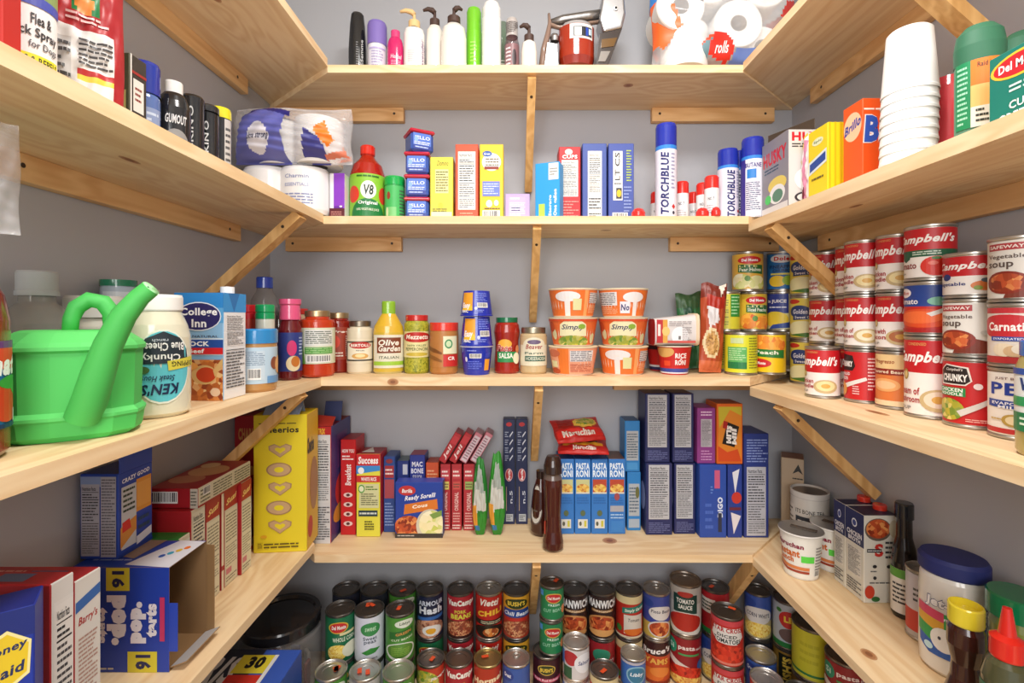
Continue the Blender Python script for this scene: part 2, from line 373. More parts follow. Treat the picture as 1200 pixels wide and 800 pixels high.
# lowest level reaches further out
shelf('back', 4, ZE, .02, [(-.36, .96), (.44, .96), (XWR, YW-.001), (XWL, YW-.001)], woods[0], [(-.6, YW-CT, .6, YW-.001, CH)])
shelf('left', 4, ZE, .02, [(XWL+.001, YN), (-.36, YN), (-.36, .96), (XWL+.001, YW)], woods[3], [])
shelf('right', 4, ZE, .02, [(.44, YN), (XWR-.001, YN), (XWR-.001, YW), (.44, .96)], woods[5], [])

# ================================================================ builders of goods
def px2(px, Y): return (px-605)*Y/FL
def zt(py, Y): return CZ+(372-py)*Y/FL
_C = {}
def BX(name, label, cat, p0, p1, d, z, top=None, h=None, col='ffffff', F=(), Rr=(), Lf=(), Tp=(), group=None, px=True, key=None, gap=.0005, mb0=None):
    x0, y0 = p0; x1, y1 = p1
    if px: x0 = px2(x0, y0); x1 = px2(x1, y1)
    if top is not None: h = zt(top, y0)-z
    dx, dy = x1-x0, y1-y0; w_ = math.hypot(dx, dy); a = math.atan2(dy, dx)
    cx, cy = (x0+x1)/2-math.sin(a)*d/2, (y0+y1)/2+math.cos(a)*d/2
    w2 = w_-gap; kk = key and (key, round(w2, 4), round(d, 4), round(h, 4))
    if kk and kk in _C: me, lm = _C[kk]
    else:
        mb = MB(); mb.box(-w2/2, -d/2, 0, w2/2, d/2, h, col); me = mb.mesh(name)
        lm = []
        for nm, els, ww, hh_, fn in (('front_print', F, w2, h, lambda u, v, o: (-w2/2+u, -d/2-o, v)), ('right_print', Rr, d, h, lambda u, v, o: (w2/2+o, -d/2+u, v)),
                                     ('left_print', Lf, d, h, lambda u, v, o: (-w2/2-o, d/2-u, v)), ('top_print', Tp, w2, d, lambda u, v, o: (-w2/2+u, -d/2+v, h+o))):
            if els:
                pb = MB(); print_on(pb, els, ww, hh_, fn); lm.append((nm.replace('left_', 'side_').replace('right_', 'side_'), pb.mesh(nm)))
        if kk: _C[kk] = (me, lm)
    o = tag(link(name, me, None, (cx, cy, z+.0003), a), label, cat, group)
    for nm, q in lm: link(nm, q, o)
    return o
def attach(child, parent, name):
    P_ = Matrix.LocRotScale(parent.location, parent.rotation_euler, parent.scale); child.parent = parent
    child.matrix_parent_inverse = P_.inverted(); child.name = name
    for k in ('label', 'category', 'group'):
        if k in child: del child[k]
def can_prof(r, h): return [(0, .003), (r*.9, .003), (r*.93, 0), (r, .001), (r, .0035), (r-.0015, .005), (r-.0015, h-.005), (r, h-.0035), (r, h-.0008), (r-.0012, h), (r-.0025, h-.001), (r-.0035, h-.0045), (r*.8, h-.0045), (r*.79, h-.0035), (r*.55, h-.0035), (r*.54, h-.0045), (0, h-.0045)]
STY = {}
def face(X, Y): return -math.atan2(X, Y)
def CAN(label, X, Y, z, h, r, style, dr=0, group=None, name='food_can', cat='can', px=False, metal='m:b8b4ac', stick=0, ring=False):
    if px: X = px2(X, Y)
    k = (style, round(r, 4), round(h, 4), metal)
    if k not in _C:
        me = MB().lathe(can_prof(r, h), metal, 32).mesh(name)
        base, els = STY[style]; lb = MB(); rr = r-.0008
        bands = base if isinstance(base, list) else [(0, 1, base)]
        for a, b, c in bands: lb.lathe([(rr, .006+a*(h-.012)), (rr, .006+b*(h-.012))], c, 32)
        print_round(lb, els, rr, .006, h-.006)
        _C[k] = (me, lb.mesh('paper_label'))
    me, lm = _C[k]
    o = tag(link(name, me, None, (X, Y, z+.0002), face(X, Y)+math.radians(dr)), label, cat, group)
    link('paper_label', lm, o)
    if ring:
        link('pull_ring', MB().tube([(.008*math.cos(t*math.pi/5), .012+.008*math.sin(t*math.pi/5), h-.003) for t in range(11)], .0012, 'm:d8d6d0', 6, 1, False).mesh('pull_ring'), o)
    if stick:
        sb = MB(); rn = random.Random(label)
        for q in range(stick):
            a = rn.uniform(0, 3); ex, ey = rn.uniform(-.4, .4)*r, rn.uniform(-.4, .5)*r; ca, sa = math.cos(a), math.sin(a)
            sb.add([(ex+ca*i*.008-sa*j*.0045, ey+sa*i*.008+ca*j*.0045, h-.002) for i, j in ((-1, -1), (1, -1), (1, 1), (-1, 1))], [[0, 1, 2, 3]], 'e4552c')
        link('price_sticker', sb.mesh('price_sticker'), o)
    return o
def LATHE(name, label, cat, X, Y, z, prof, cols, parts=(), lab=None, dr=0, sx=1, sy=1, group=None, px=False, n=32, key=None, lname='paper_label', tilt=None):
    """parts: (name, profile, cols); lab: (z0, z1, radius fn or value, base or None, els)"""
    if px: X = px2(X, Y)
    if key and key in _C: ms = _C[key]
    else:
        ms = [(name, MB().lathe(prof, cols, n, sx, sy).mesh(name))]
        for pn, pp, pc in parts:
            ms.append((pn, (pp(MB()) if callable(pp) else MB().lathe(pp, pc, n, sx, sy)).mesh(pn)))
        if lab:
            labs = lab if isinstance(lab, list) else [lab]
            for z0, z1, rf, base, els in labs:
                lb = MB(); f = rf if callable(rf) else (lambda q, rf=rf: rf)
                if base:
                    zz = [z0+(z1-z0)*i/6 for i in range(7)] if callable(rf) else [z0, z1]
                    lb.lathe([(f(q)+.0003, q) for q in zz], base, n, sx, sy)
                print_round(lb, els, f((z0+z1)/2)+.0004, z0, z1, lambda q: f(q)+.0004, sx, sy)
                ms.append((lname, lb.mesh(lname)))
        if key: _C[key] = ms
    o = tag(link(name, ms[0][1], None, (X, Y, z+.0002), face(X, Y)+math.radians(dr)), label, cat, group)
    if tilt: o.rotation_euler[0] = tilt[0]; o.rotation_euler[1] = tilt[1]
    for pn, me in ms[1:]: link(pn, me, o)
    return o
def inshape(e, u, v):
    if e[0] == 'r': return e[1] <= u <= e[3] and e[2] <= v <= e[4]
    if e[0] == 'e': return ((u-e[1])/e[3])**2+((v-e[2])/e[4])**2 <= 1
    if e[0] == 'p':
        pts = e[1]; c = False
        for i in range(len(pts)):
            (x1, y1), (x2, y2) = pts[i], pts[i-1]
            if (y1 > v) != (y2 > v) and u < (x2-x1)*(v-y1)/(y2-y1+1e-12)+x1: c = not c
        return c
def pillow_mesh(name, w, h, d, base, els=(), n=30, wr=.003, seed=1, pu=.5, pv=.35, top=1.0, twist=0, back=None, crimp=.04, leaf=0):
    rn = random.Random(seed); ph = [rn.uniform(0, 6.28) for _ in range(8)]; fr = [rn.uniform(3, 11) for _ in range(8)]
    def pt(u, v, s):
        t = (max(math.sin(math.pi*u), 0)**pu)*(max(math.sin(math.pi*min(max((v-crimp)/(1-2*crimp), 0), 1)), 0)**pv)
        nz = sum(math.sin(fr[i]*u*2+fr[(i+3) % 8]*v*2.3+ph[i]) for i in range(8))/8+.5*math.sin(23*u+17*v+ph[0])*math.sin(31*v-9*u+ph[1])
        ww = w*(1-(1-top)*v)*((.45+.62*math.sin(math.pi*min(v, 1)**.8)) if leaf else 1)
        x = (u-.5)*ww*(1+.02*math.sin(9*v+ph[2])); y = s*(d/2*t)+wr*nz*(.3+t)
        z = v*h*(1+.02*math.sin(7*u+ph[3]))
        if twist:
            a = twist*v; x, y = x*math.cos(a)-y*math.sin(a), x*math.sin(a)+y*math.cos(a)
        return (x, y, z)
    mb = MB()
    for s in (-1, 1):
        vs = [pt(i/n, j/n, s) for j in range(n+1) for i in range(n+1)]
        k = len(mb.v); mb.v += vs
        for j in range(n):
            for i in range(n):
                c = base; u, v = (i+.5)/n, (j+.5)/n
                if s < 0 or back is None:
                    for e in els:
                        if e[0] in 'rep' and inshape(e, u, v): c = e[-1]
                else: c = back
                q = [k+j*(n+1)+i, k+j*(n+1)+i+1, k+(j+1)*(n+1)+i+1, k+(j+1)*(n+1)+i]
                mb.f.append(q if s < 0 else q[::-1]); mb.m.append(mb.mi(c)); mb.sm.append(True)
    tx = [e for e in els if e[0] in 'tlnb']
    pm = None
    if tx:
        pb = MB(); print_on(pb, tx, 1, 1, lambda u, v, o: (lambda p: (p[0], p[1]-.0012-o, p[2]))(pt(min(max(u, 0), 1), min(max(v, 0), 1), -1)), .06)
        pm = pb.mesh('lettering')
    return mb.mesh(name), pm
def BAG(name, label, cat, X, Y, z, w, h, d, base, els=(), rz=None, rx=0, ry=0, group=None, px=False, **kw):
    if px: X = px2(X, Y)
    me, pm = pillow_mesh(name, w, h, d, base, els, **kw)
    o = tag(link(name, me, None, (X, Y, z), face(X, Y) if rz is None else math.radians(rz)), label, cat, group)
    o.rotation_euler[0] = math.radians(rx); o.rotation_euler[1] = math.radians(ry)
    if pm: link('lettering', pm, o)
    return o
def ext(poly, y0, y1, code, mb=None):
    mb = mb or MB(); n = len(poly); vs = [(x, y0, z) for x, z in poly]+[(x, y1, z) for x, z in poly]
    mb.add(vs, [list(range(n)), [n+i for i in range(n)][::-1]]+[[(i+1) % n, i, n+i, n+(i+1) % n] for i in range(n)], code)
    return mb
# outlet on the back wall behind the cereal
o = tag(link('wall_outlet', MB().box(-.02, -.006, -.035, .02, 0, .035, 'c9b89a', .002).mesh('wall_outlet'), None, (px2(392, 1.30), YW-.0005, zt(489, 1.30))), 'beige electrical outlet plate on the back wall behind the cereal boxes', 'outlet')
for dz in (-.015, .015): link('socket', MB().box(-.011, -.0018, -.009, .011, 0, .009, 'a8977a', .001).mesh('socket'), o, (0, -.006, dz))

# ================================================================ topmost level, back
ga = 'toiletries on the topmost shelf'
def bottle(label, px, Y, z, r, h, col, sh=.8, neck=.5, cap=None, capcol=None, els=None, sy=.75, name='bottle', cat='bottle', group=ga, X=None, capname='cap', dr=0, labbase=None, lz=(.08, .72), **kw):
    """body with rounded shoulder from sh*h to h, cap=(radius, height)"""
    prof = [(0, .001), (r*.9, 0), (r, .004)]+[(r, sh*h)]+[(r*(1-(1-neck)*(1-math.cos(t*math.pi/10))), sh*h+(1-sh)*h*math.sin(t*math.pi/10)) for t in range(1, 6)]
    prof.append((0, h)); parts = []
    if cap:
        cr, ch = cap[0], cap[1]
        parts.append((capname, [(cr, h-.001), (cr, h+ch*.9), (cr*.92, h+ch), (0, h+ch)], capcol))
    lab = (h*lz[0], h*lz[1], r, labbase, els) if els or labbase else None
    if X is None: X = px2(px, Y)
    return LATHE(name, label, cat, X, Y, z, prof, col, parts, lab, sx=1, sy=sy, group=group, dr=dr, **kw)
def pump(r, hcol, col, reach=.03, right=False):
    def f(mb):
        s = -1 if not right else 1
        mb.lathe([(r*.9, hcol), (r, hcol+.002), (r, hcol+.016), (r*.5, hcol+.019), (.004, hcol+.02), (.0035, hcol+.034)], col, 20)
        mb.tube([(0, 0, hcol+.034), (s*.006, 0, hcol+.04), (s*reach*.6, 0, hcol+.042), (s*reach, 0, hcol+.037)], [.006, .0065, .005, .003], col, 10)
        return mb
    return f
z = ZA
LATHE('shampoo_bottle', 'tall black shampoo bottle, leftmost on the topmost back shelf', 'bottle', 419, 1.2, z, [(0, 0), (.019, 0), (.0215, .01), (.0215, .09), (.018, .15), (.015, .1755), (.012, .18), (0, .18)], 'g:1c1c1e', [], (.01, .12, lambda q: .0215, None, [T(.6, .1, .7, .9, 'TRESemme', 'd8d8d8', 0, 90), L(.45, .1, .53, .85, 14, '8a8a8a')]), sy=.7, group=ga, px=True)
LATHE('spray_can', 'lavender white spray can with a big purple cap', 'spray can', 442, 1.19, z, [(0, 0), (.0225, 0), (.0225, .09)], 'g:e4e2ee', [('cap', [(.0235, .09), (.0235, .14), (.021, .1475), (0, .148)], 'k:7f6cb8')], (.005, .085, .0226, None, [L(.3, .1, .7, .85, 9, 'b0a8cc'), R(.2, .88, .8, .93, 'b8acdc')]), group=ga, px=True)
bottle('short hot pink toiletry bottle beside the purple capped can', 463.5, 1.18, z, .0195, .108, 'g:d01f68', .72, .45, (.011, .016), 'g:d8407a', [T(.3, .6, .75, .75, 'Herbal', 'f8d8e4', .2), L(.32, .15, .7, .55, 7, 'f0a8c4')])
LATHE('lotion_bottle', 'white lotion bottle with a cream coloured pump', 'bottle', 485.5, 1.18, z, [(0, 0), (.024, 0), (.025, .005), (.025, .115), (.022, .126), (.012, .132), (0, .132)], 'g:f1ece8', [('pump', pump(.014, .13, 'k:e8c48a', .034), None)], (.01, .11, .0251, None, [T(.72, .15, .82, .9, 'Lavender', '6a3a78', .2, 90), T(.86, .2, .92, .8, 'body', '6a3a78', 0, 90), L(.3, .3, .55, .6, 6, 'd4c8cc')]), group=ga, px=True, sy=.7)
LATHE('lotion_bottle', 'slim plain cream bottle with a dark brown pump', 'bottle', 509.5, 1.19, z, [(0, 0), (.019, 0), (.0205, .01), (.0205, .10), (.019, .13), (.012, .142), (0, .143)], 'g:eee6dc', [('pump', pump(.012, .141, 'k:4a342c', .028), None)], None, group=ga, px=True, sy=.8)
LATHE('lotion_bottle', 'broad plain cream bottle with a dark brown pump', 'bottle', 532, 1.17, z, [(0, 0), (.028, 0), (.0305, .012), (.0305, .10), (.026, .124), (.015, .135), (0, .136)], 'g:eee7dd', [('pump', pump(.0155, .134, 'k:4a342c', .02, True), None)], None, group=ga, px=True, sy=.7)
LATHE('shampoo_bottle', 'bright lime green shampoo bottle', 'bottle', 555.5, 1.2, z, [(0, 0), (.019, 0), (.0195, .13), (.0185, .131), (.0185, .18), (.016, .188), (0, .19)], 'g:79c92c', [], (.03, .12, .0196, None, [L(.35, .2, .6, .8, 6, 'a4e05c')]), group=ga, px=True)
LATHE('hairspray_can', 'tallest white spray can on the topmost shelf', 'spray can', 576, 1.17, z, [(0, 0), (.0235, 0), (.0235, .145), (.0225, .147), (.0225, .17), (.018, .182), (.011, .187), (0, .188)], 'g:f4f2ee', [], (.01, .14, .0236, None, [L(.4, .2, .6, .75, 5, 'e4e2dc')]), group=ga, px=True)
LATHE('hair_gel_bottle', 'dark green translucent bottle half hidden behind the tallest white can', 'bottle', 589, 1.25, z, [(0, 0), (.017, 0), (.017, .12), (.012, .16), (.012, .185), (0, .186)], 'v:4f7a4a', [], (.02, .1, .0171, None, [L(.4, .2, .8, .8, 6, 'd8d8d0')]), group=ga, px=True)
LATHE('perfume_bottle', 'slim brownish mist bottle with a black and white patterned cap', 'bottle', 600, 1.17, z, [(0, 0), (.017, 0), (.0175, .01), (.0175, .085), (.013, .105)], ['v:6a4a4c']*4, [('cap', [(.0145, .102), (.0145, .14), (.012, .146), (0, .147)], 'g:b8b0ac')], [(.01, .08, .0176, '8a6468', [L(.2, .1, .45, .9, 6, 'e8d8dc'), E(.6, .5, .1, .3, '3a2a30')]), (.104, .138, .0147, None, [L(.1, .1, .9, .9, 7, '3a3434')])], group=ga, px=True)
LATHE('lotion_bottle', 'small cream bottle with a dark brown pump beside the hand vacuum', 'bottle', 620, 1.15, z, [(0, 0), (.018, 0), (.019, .008), (.019, .055), (.016, .075), (.011, .08), (0, .081)], 'g:eee6dc', [('pump', pump(.0115, .079, 'k:4a342c', .022), None)], None, group=ga, px=True)

# hand vacuum
def V(px, py): return ((px-683)/490, (89-py)/490)
vac = tag(link('hand_vacuum', None, None, (px2(683, 1.16), 1.17, ZA+.0005)), 'silver cordless hand vacuum with a red dust cup', 'vacuum cleaner')
m = MB(); cx, _ = V(676, 0)
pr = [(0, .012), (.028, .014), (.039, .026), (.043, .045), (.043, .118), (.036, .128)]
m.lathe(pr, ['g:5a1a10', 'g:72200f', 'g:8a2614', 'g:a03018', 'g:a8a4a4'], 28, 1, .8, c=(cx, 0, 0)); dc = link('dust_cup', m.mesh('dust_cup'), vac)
m = MB(); print_round(m, [R(.35, 0, .8, 1, 'ded8d4'), R(.42, .15, .78, .8, '2a2c30'), R(.44, .2, .56, .75, 'eef2f2'), R(.64, .2, .69, .75, '2a4ab0'), R(.7, .3, .76, .7, 'c8e0f0')], .0434, .082, .117, None, 1, .8)
link('control_panel', m.mesh('control_panel'), dc, (cx, 0, 0))
hp = [V(644, 22), V(660, 18), V(690, 14), V(706, 12)]
m = MB().tube([(x, 0, zz) for x, zz in hp], [.008, .0115, .0125, .0125], 'm:928e8c', 14); link('handle', m.mesh('handle'), vac)
m = MB(); m.tube([(x, -.006, zz) for x, zz in [V(643, 13), V(644, 24), V(642, 36), V(637, 55), V(634, 88)]], [.0035, .005, .007, .008, .009], 'g:8c7264', 10, 1.8)
m.tube([(x, -.006, zz) for x, zz in [V(645, 26), V(655, 29), V(675, 26), V(704, 22)]], [.005, .004, .0035, .004], 'g:9a8070', 10, 1.8); link('frame', m.mesh('frame'), vac)
m = ext([V(*p) for p in ((704, 8), (706, -8), (730, -8), (732, 18), (728, 35), (706, 40), (701, 24))], -.028, .028, 'm:b4b4b6'); mb = link('motor_housing', m.mesh('motor_housing'), vac)
bv = mb.modifiers.new('bevel', 'BEVEL'); bv.width = .006; bv.segments = 3
link('bolt', MB().lathe([(.0055, 0), (.0055, .003), (.003, .0032), (0, .0012)], ['m:e0e0e0', 'm:d8d8d8', '202022'], 16).mesh('bolt'), mb, (V(720, 13)[0], -.028, V(720, 13)[1])).rotation_euler = (math.pi/2, 0, 0)
m = ext([V(*p) for p in ((702, 41), (728, 35), (708, 88), (696, 88))], -.024, .024, 'g:3a3230'); ext([V(*p) for p in ((704, 48), (722, 46), (718, 56), (703, 58))], -.0255, -.024, 'g:6a4a1c', m); ext([V(*p) for p in ((703, 62), (714, 62), (708, 74), (700, 74))], -.026, -.024, 'g:8c8680', m)
link('brush_housing', m.mesh('brush_housing'), vac)
m = MB().lathe([(0, -.012), (.010, -.008), (.0115, .002), (.008, .009), (0, .011)], ['k:3a3836', 'm:a8a6a4', 'm:c8c6c4', 'm:d0cecc'], 18, c=(*[V(650, 40)[0]], 0, V(650, 40)[1])); link('pivot', m.mesh('pivot'), vac)
m = ext([V(*p) for p in ((641, 50), (652, 52), (654, 88), (636, 88))], -.02, .022, 'g:4a3a34'); link('foot', m.mesh('foot'), vac)

# toilet paper pack
tp = tag(link('toilet_paper_pack', None, None, (px2(847, 1.15), 1.16, RA+.001)), 'clear film pack of white toilet rolls with orange and blue print', 'toilet paper')
def roll(parent, loc, r, ln, rot):
    m = MB().lathe([(.019, 0), (r*.97, 0), (r, .004), (r, ln-.004), (r*.97, ln), (.019, ln), (.018, 0)], ['f6f4f2', 'f6f4f2', 'f2f0ee', 'f6f4f2', 'f6f4f2', 'b0a49a'], 30)
    o = link('paper_roll', m.mesh('paper_roll'), parent, loc); o.rotation_euler = rot; return o
for (qx, qy) in ((-.112, .138), (.022, .098), (-.045, .2), (.085, .19)):
    roll(tp, (qx, .055, qy), .056, .1, (math.pi/2, 0, 0))
roll(tp, (-.09, 0, .004), .054, .1, (0, 0, 0)); roll(tp, (.085, .02, .05-.0), .05, .05, (math.pi/2, 0, 0))
els = [P([(0, .2), (.06, .16), (.17, .3), (.1, .53), (0, .53)], 'f06a2c'), P([(0, .53), (.13, .53), (.2, .75), (0, .75)], '3a86d8'), P([(.24, .1), (.36, .22), (.4, .22), (.28, .1)], 'e84c28'), P([(.25, 0), (.36, 0), (.37, .2), (.3, .16)], '6a8a94'), P([(.36, .1), (.5, .04), (.54, .14), (.46, .24), (.37, .23)], 'dc2c20'), P([(.52, .05), (.78, .02), (.76, .14), (.55, .14)], '6a84c8'),
       P([(.84, .35), (.95, .4), (1, .55), (.9, .5)], 'c83028'), T(.4, .1, .49, .18, 'rolls', 'ffffff', .2)]
me, pm = pillow_mesh('film_wrapper', .335, .30, .135, 'c:f6f6f8', els, n=64, wr=.006, seed=4, pu=.35, pv=.3)
o = link('film_wrapper', me, tp, (0, 0, -.001)); link('lettering', pm, o)

# ================================================================ second level, back
gb = 'groceries on the second shelf of the back wall'
z = ZB
def blue_text_can(n): pass
tw = tag(link('paper_towel_bag', None, None, (px2(345, 1.10), 1.10, LB+.1125)), 'clear bag of toilet rolls with purple front panels and orange corners', 'toilet paper')
roll(tw, (.045, .03, .004), .053, .105, (0, 0, 0)); roll(tw, (-.05, .04, .004), .052, .1, (0, 0, 0))
me, pm = pillow_mesh('film_wrapper', .262, .128, .12, 'c:eceaec', [P([(.0, 0), (.48, 0), (.5, .75), (.28, .93), (.12, .75)], '666ab8'), P([(.10, .72), (.28, .98), (.55, .8), (.55, .7), (.28, .88)], '2e2c7e'), E(.27, .36, .1, .25, 'e6e4ee'), P([(.2, .97), (.3, .97), (.36, .9), (.28, 1)], 'f07a28'), P([(.62, .1), (.68, .5), (.8, .35), (.82, .0), (.66, 0)], '3e3f8c'), P([(.74, .5), (.82, .68), (.9, .35), (.84, .22)], 'f08028'), P([(.8, .05), (.98, .1), (.96, .2), (.8, .12)], 'd87a60'), T(.17, .3, .37, .44, 'ultra strong', '2a2c50', .15)], n=64, wr=.006, seed=9, pu=.4, pv=.45)
o = link('film_wrapper', me, tw); link('lettering', pm, o)
o = tag(link('toilet_paper_pack', None, None, (px2(335, 1.12), 1.13, LB+.0005)), 'white wrapped pack of paper rolls under the purple toilet roll bag', 'toilet paper')
m = MB()
for cxx in (-.045, .04): m.lathe([(0, 0), (.054, .002), (.058, .012), (.058, .098), (.053, .108), (0, .11)], 'g:efeeee', 26, 1, .8, c=(cxx, 0, 0))
link('wrapped_roll', m.mesh('wrapped_roll'), o)
m = MB(); print_round(m, [T(.35, .72, .65, .8, 'Charmin', '8a92b8'), T(.35, .55, .65, .62, 'ESSENTIALS', '9aa2c8'), L(.3, .12, .7, .42, 5, '8890b8')], .0585, 0, .11, None, 1, .8); link('lettering', m.mesh('lettering'), o, (.04, 0, 0))
BX('tea_carton', 'slim purple carton with a maroon foot left of the red juice bottle', 'box', (386, 1.125), (404, 1.125), .036, z, 203, col={'*': 'e8e4ea'}, F=[R(.28, .2, 1, 1, '8a3cc4'), R(0, 0, 1, .22, '5c1c28'), R(.3, .22, .9, .27, '6a2aa0'), E(.75, .26, .1, .02, 'f0e8f4'), L(.1, .02, .8, .16, 3, 'c88a80')], group=gb)
# vegetable juice bottle
pr = [(0, 0), (.036, 0), (.041, .004), (.0415, .02), (.0415, .105), (.041, .112), (.034, .135), (.02, .15), (.0155, .158), (.0155, .165)]
LATHE('juice_bottle', 'big red vegetable juice bottle with green label and red cap', 'bottle', 431, 1.17, z, pr, 'g:a8200e', [('cap', [(.0165, .160), (.0175, .162), (.0175, .18), (.015, .183), (0, .183)], 'g:d62a18')],
      (.006, .107, .0418, '8cc63a', [E(.22, .52, .13, .2, 'd8402a'), E(.8, .52, .1, .2, 'd8402a'), E(.5, 0, .32, .42, '1e7a3c'), E(.51, .62, .14, .21, 'f6f4ec'), T(.43, .5, .6, .74, 'V8', '1c3a2a', .15, 0, .03), T(.33, .26, .67, .36, 'Original', 'ffffff', 0, 0, .02), T(.3, .12, .7, .19, '100% VEGETABLE JUICE', 'e8f0d8'), L(.3, .9, .7, .98, 1, '2a6a20')]), group=gb, px=True)
LATHE('grated_cheese_canister', 'green canister with a bright green lid beside the red juice bottle', 'canister', 462.5, 1.16, z, [(0, 0), (.0235, 0), (.0235, .082), (.023, .084)], 'g:3cae58', [('lid', [(.0245, .083), (.0245, .1), (.023, .104), (0, .104)], 'g:18a84c')], (.002, .08, .0236, '46b45e', [E(.3, .7, .06, .12, '9a3a2a'), R(.2, .02, .55, .35, '7cc47a'), L(.65, .1, .9, .9, 8, '4a5a4c'), E(.25, .2, .05, .15, 'd8e0b0')]), group=gb, px=True)
for i in range(4):
    zz = z+i*.0535; rot = .5 if i == 3 else .06
    o = tag(link('sandwich_container', None, None, (px2(491 if i == 3 else 490.5, 1.165), 1.165, zz+.0003), rot), ['bottommost', 'second from the bottom', 'third from the bottom', 'topmost turned'][i]+' blue box with a red lid in the stack of four', 'container', 'stacked blue boxes with red lids')
    w2 = .027
    k = 'sandwich'
    if k not in _C:
        a = MB().box(-w2, -.028, 0, w2, .028, .047, 'g:3f5cae', .006); pb = MB()
        for f in (lambda u, v, o_: (-w2+.002+u, -.028-o_, .003+v), lambda u, v, o_: (w2+o_, -.028+.002+u, .003+v)):
            print_on(pb, [R(.05, .05, .95, .95, '5478d0'), T(.1, .55, .9, .8, 'JELLO', 'dfe8f8', 0, 0, .03), L(.1, .3, .9, .5, 2, 'e8ecf8'), R(.05, .05, .95, .28, '2c3e96'), L(.15, .1, .8, .25, 1, 'b8c8f0'), E(.2, .6, .1, .15, '8ab0ec')], .048, .042, f)
        _C[k] = [a.mesh('tub'), pb.mesh('printed_panel'), MB().box(-.0305, -.031, .044, .0305, .031, .0525, 'g:c2203c', .004).mesh('lid')]
    link('tub', _C[k][0], o); link('printed_panel', _C[k][1], o); link('lid', _C[k][2], o)
BX('sugar_box', 'pale yellow sugar box on the second back shelf', 'box', (504, 1.14), (531, 1.14), .05, z, 184, col='ece24a', F=[T(.3, .86, .8, .94, 'Domino', '6a5a20', .3), R(.22, .42, .8, .8, 'f4eea0'), L(.25, .44, .78, .78, 8, '6a6430'), R(.05, .0, .95, .12, 'f6f0c0'), E(.45, .22, .12, .05, 'd8c838'), L(.1, .12, .9, .18, 2, '4a4a30')], group=gb)
BX('cereal_bar_box', 'tall orange red box with a white nutrition panel on the second back shelf', 'box', (533.5, 1.13), (560.5, 1.13), .06, z, 169, col='e2502c', F=[N(.12, .12, .88, .9), L(.2, .01, .8, .09, 2, 'f0a080')], group=gb)
BX('oatmeal_box', 'tall golden yellow box beside the orange red one', 'box', (562, 1.13), (590, 1.13), .06, z, 169, col='f6c418', F=[E(.5, .76, .4, .12, 'fdfdf8'), E(.32, .87, .2, .04, '2e58a8'), T(.18, .855, .45, .885, 'Great', 'ffffff', .2), L(.25, .7, .8, .82, 3, '6a5a3a'), R(.2, .66, .8, .7, '8a3020'), R(.12, .3, .85, .5, '6a7cc8'), L(.16, .32, .8, .48, 5, 'c8d0f0'), E(.4, .2, .13, .05, 'f8f4e4'), E(.7, .21, .1, .04, 'f8f4e4'), L(.2, .12, .85, .15, 1, '4a3a1a'), BC(.12, .0, .85, .11)], group=gb)
BX('soap_box', 'small lilac box right of the golden yellow one', 'box', (592, 1.14), (621, 1.14), .03, z, 227, col='b8a2d6', F=[R(.12, .1, .82, .88, 'c0acdc'), L(.2, .75, .75, .88, 1, 'f4f0fa'), L(.18, .12, .8, .68, 7, 'f0eaf8'), L(.25, .3, .6, .5, 2, '4a3a7a')], group=gb)
BX('freezer_bag_box', 'light blue box with a white sticker right of the centre brace', 'box', (627, 1.125), (656, 1.105), .035, z, 192, col={'*': '2c9ce0', 'L': 'e8f0f4', 'T': '8ac4e8'}, F=[R(.55, .68, .95, .98, 'e8e6e0'), L(.6, .75, .9, .9, 3, '8a8a8a'), R(.15, .02, .4, .25, 'b8d858'), T(.55, .02, .7, .4, 'Storage', 'ffffff', 0, 90, .03), T(.75, .02, .92, .5, 'One gallon', 'ffffff', 0, 90, .03)], group=gb)
BX('cookie_box', 'red box with nutrition panel behind the light blue box', 'box', (655, 1.16), (680.5, 1.16), .06, z, 172, col='c8242a', F=[E(.45, .93, .18, .04, 'f0d8d0'), T(.15, .84, .85, .89, 'CUPS', 'ffffff', 0, 0, .03), N(.12, .33, .88, .82), L(.1, .05, .9, .28, 6, 'e88a80')], group=gb)
BX('cereal_box', 'blue speckled box with a long white nutrition strip, left of its twin', 'box', (682.5, 1.15), (711, 1.15), .07, z, 168, col='4458a0', F=[R(.22, .02, .8, .9, 'eceae6'), N(.24, .35, .78, .88), L(.26, .14, .76, .3, 4), L(.26, .04, .76, .1, 2, '333333')], group=gb)
BX('cereal_box', 'blue box with sideways black print and a yellow spot, rightmost on the left half', 'box', (713, 1.15), (743, 1.15), .07, z, 168, col='4658a4', F=[R(.18, .26, .55, .9, 'eae8e4'), T(.25, .7, .45, .88, 'CS', '3a3a40', 0, 90, .02), T(.25, .52, .45, .66, 'LT', '3a3a40', 0, 90), L(.22, .45, .5, .5, 1, '8a8a8a'), R(.3, .28, .52, .42, '3a3c44'), E(.41, .35, .09, .05, 'e8c030'), L(.7, .5, .9, .92, 12, 'b8cc50'), L(.6, .1, .9, .45, 8, '8a9ad0'), BC(.15, 0, .75, .1)], group=gb)
def dome(label, px, Y, X=None, r=.016):
    return LATHE('plastic_dome', label, 'plastic dome', px, Y, ZB, [(0, 0), (r*.9, 0), (r, .003), (r, .012), (r*.7, .019), (r*.3, .022), (0, .022)], 'g:e0302c', px=True, group='loose red caps on the second back shelf')
dome('loose red cap in front of the speckled blue box', 748, 1.12)
gt = 'butane spray cans on the second back shelf'
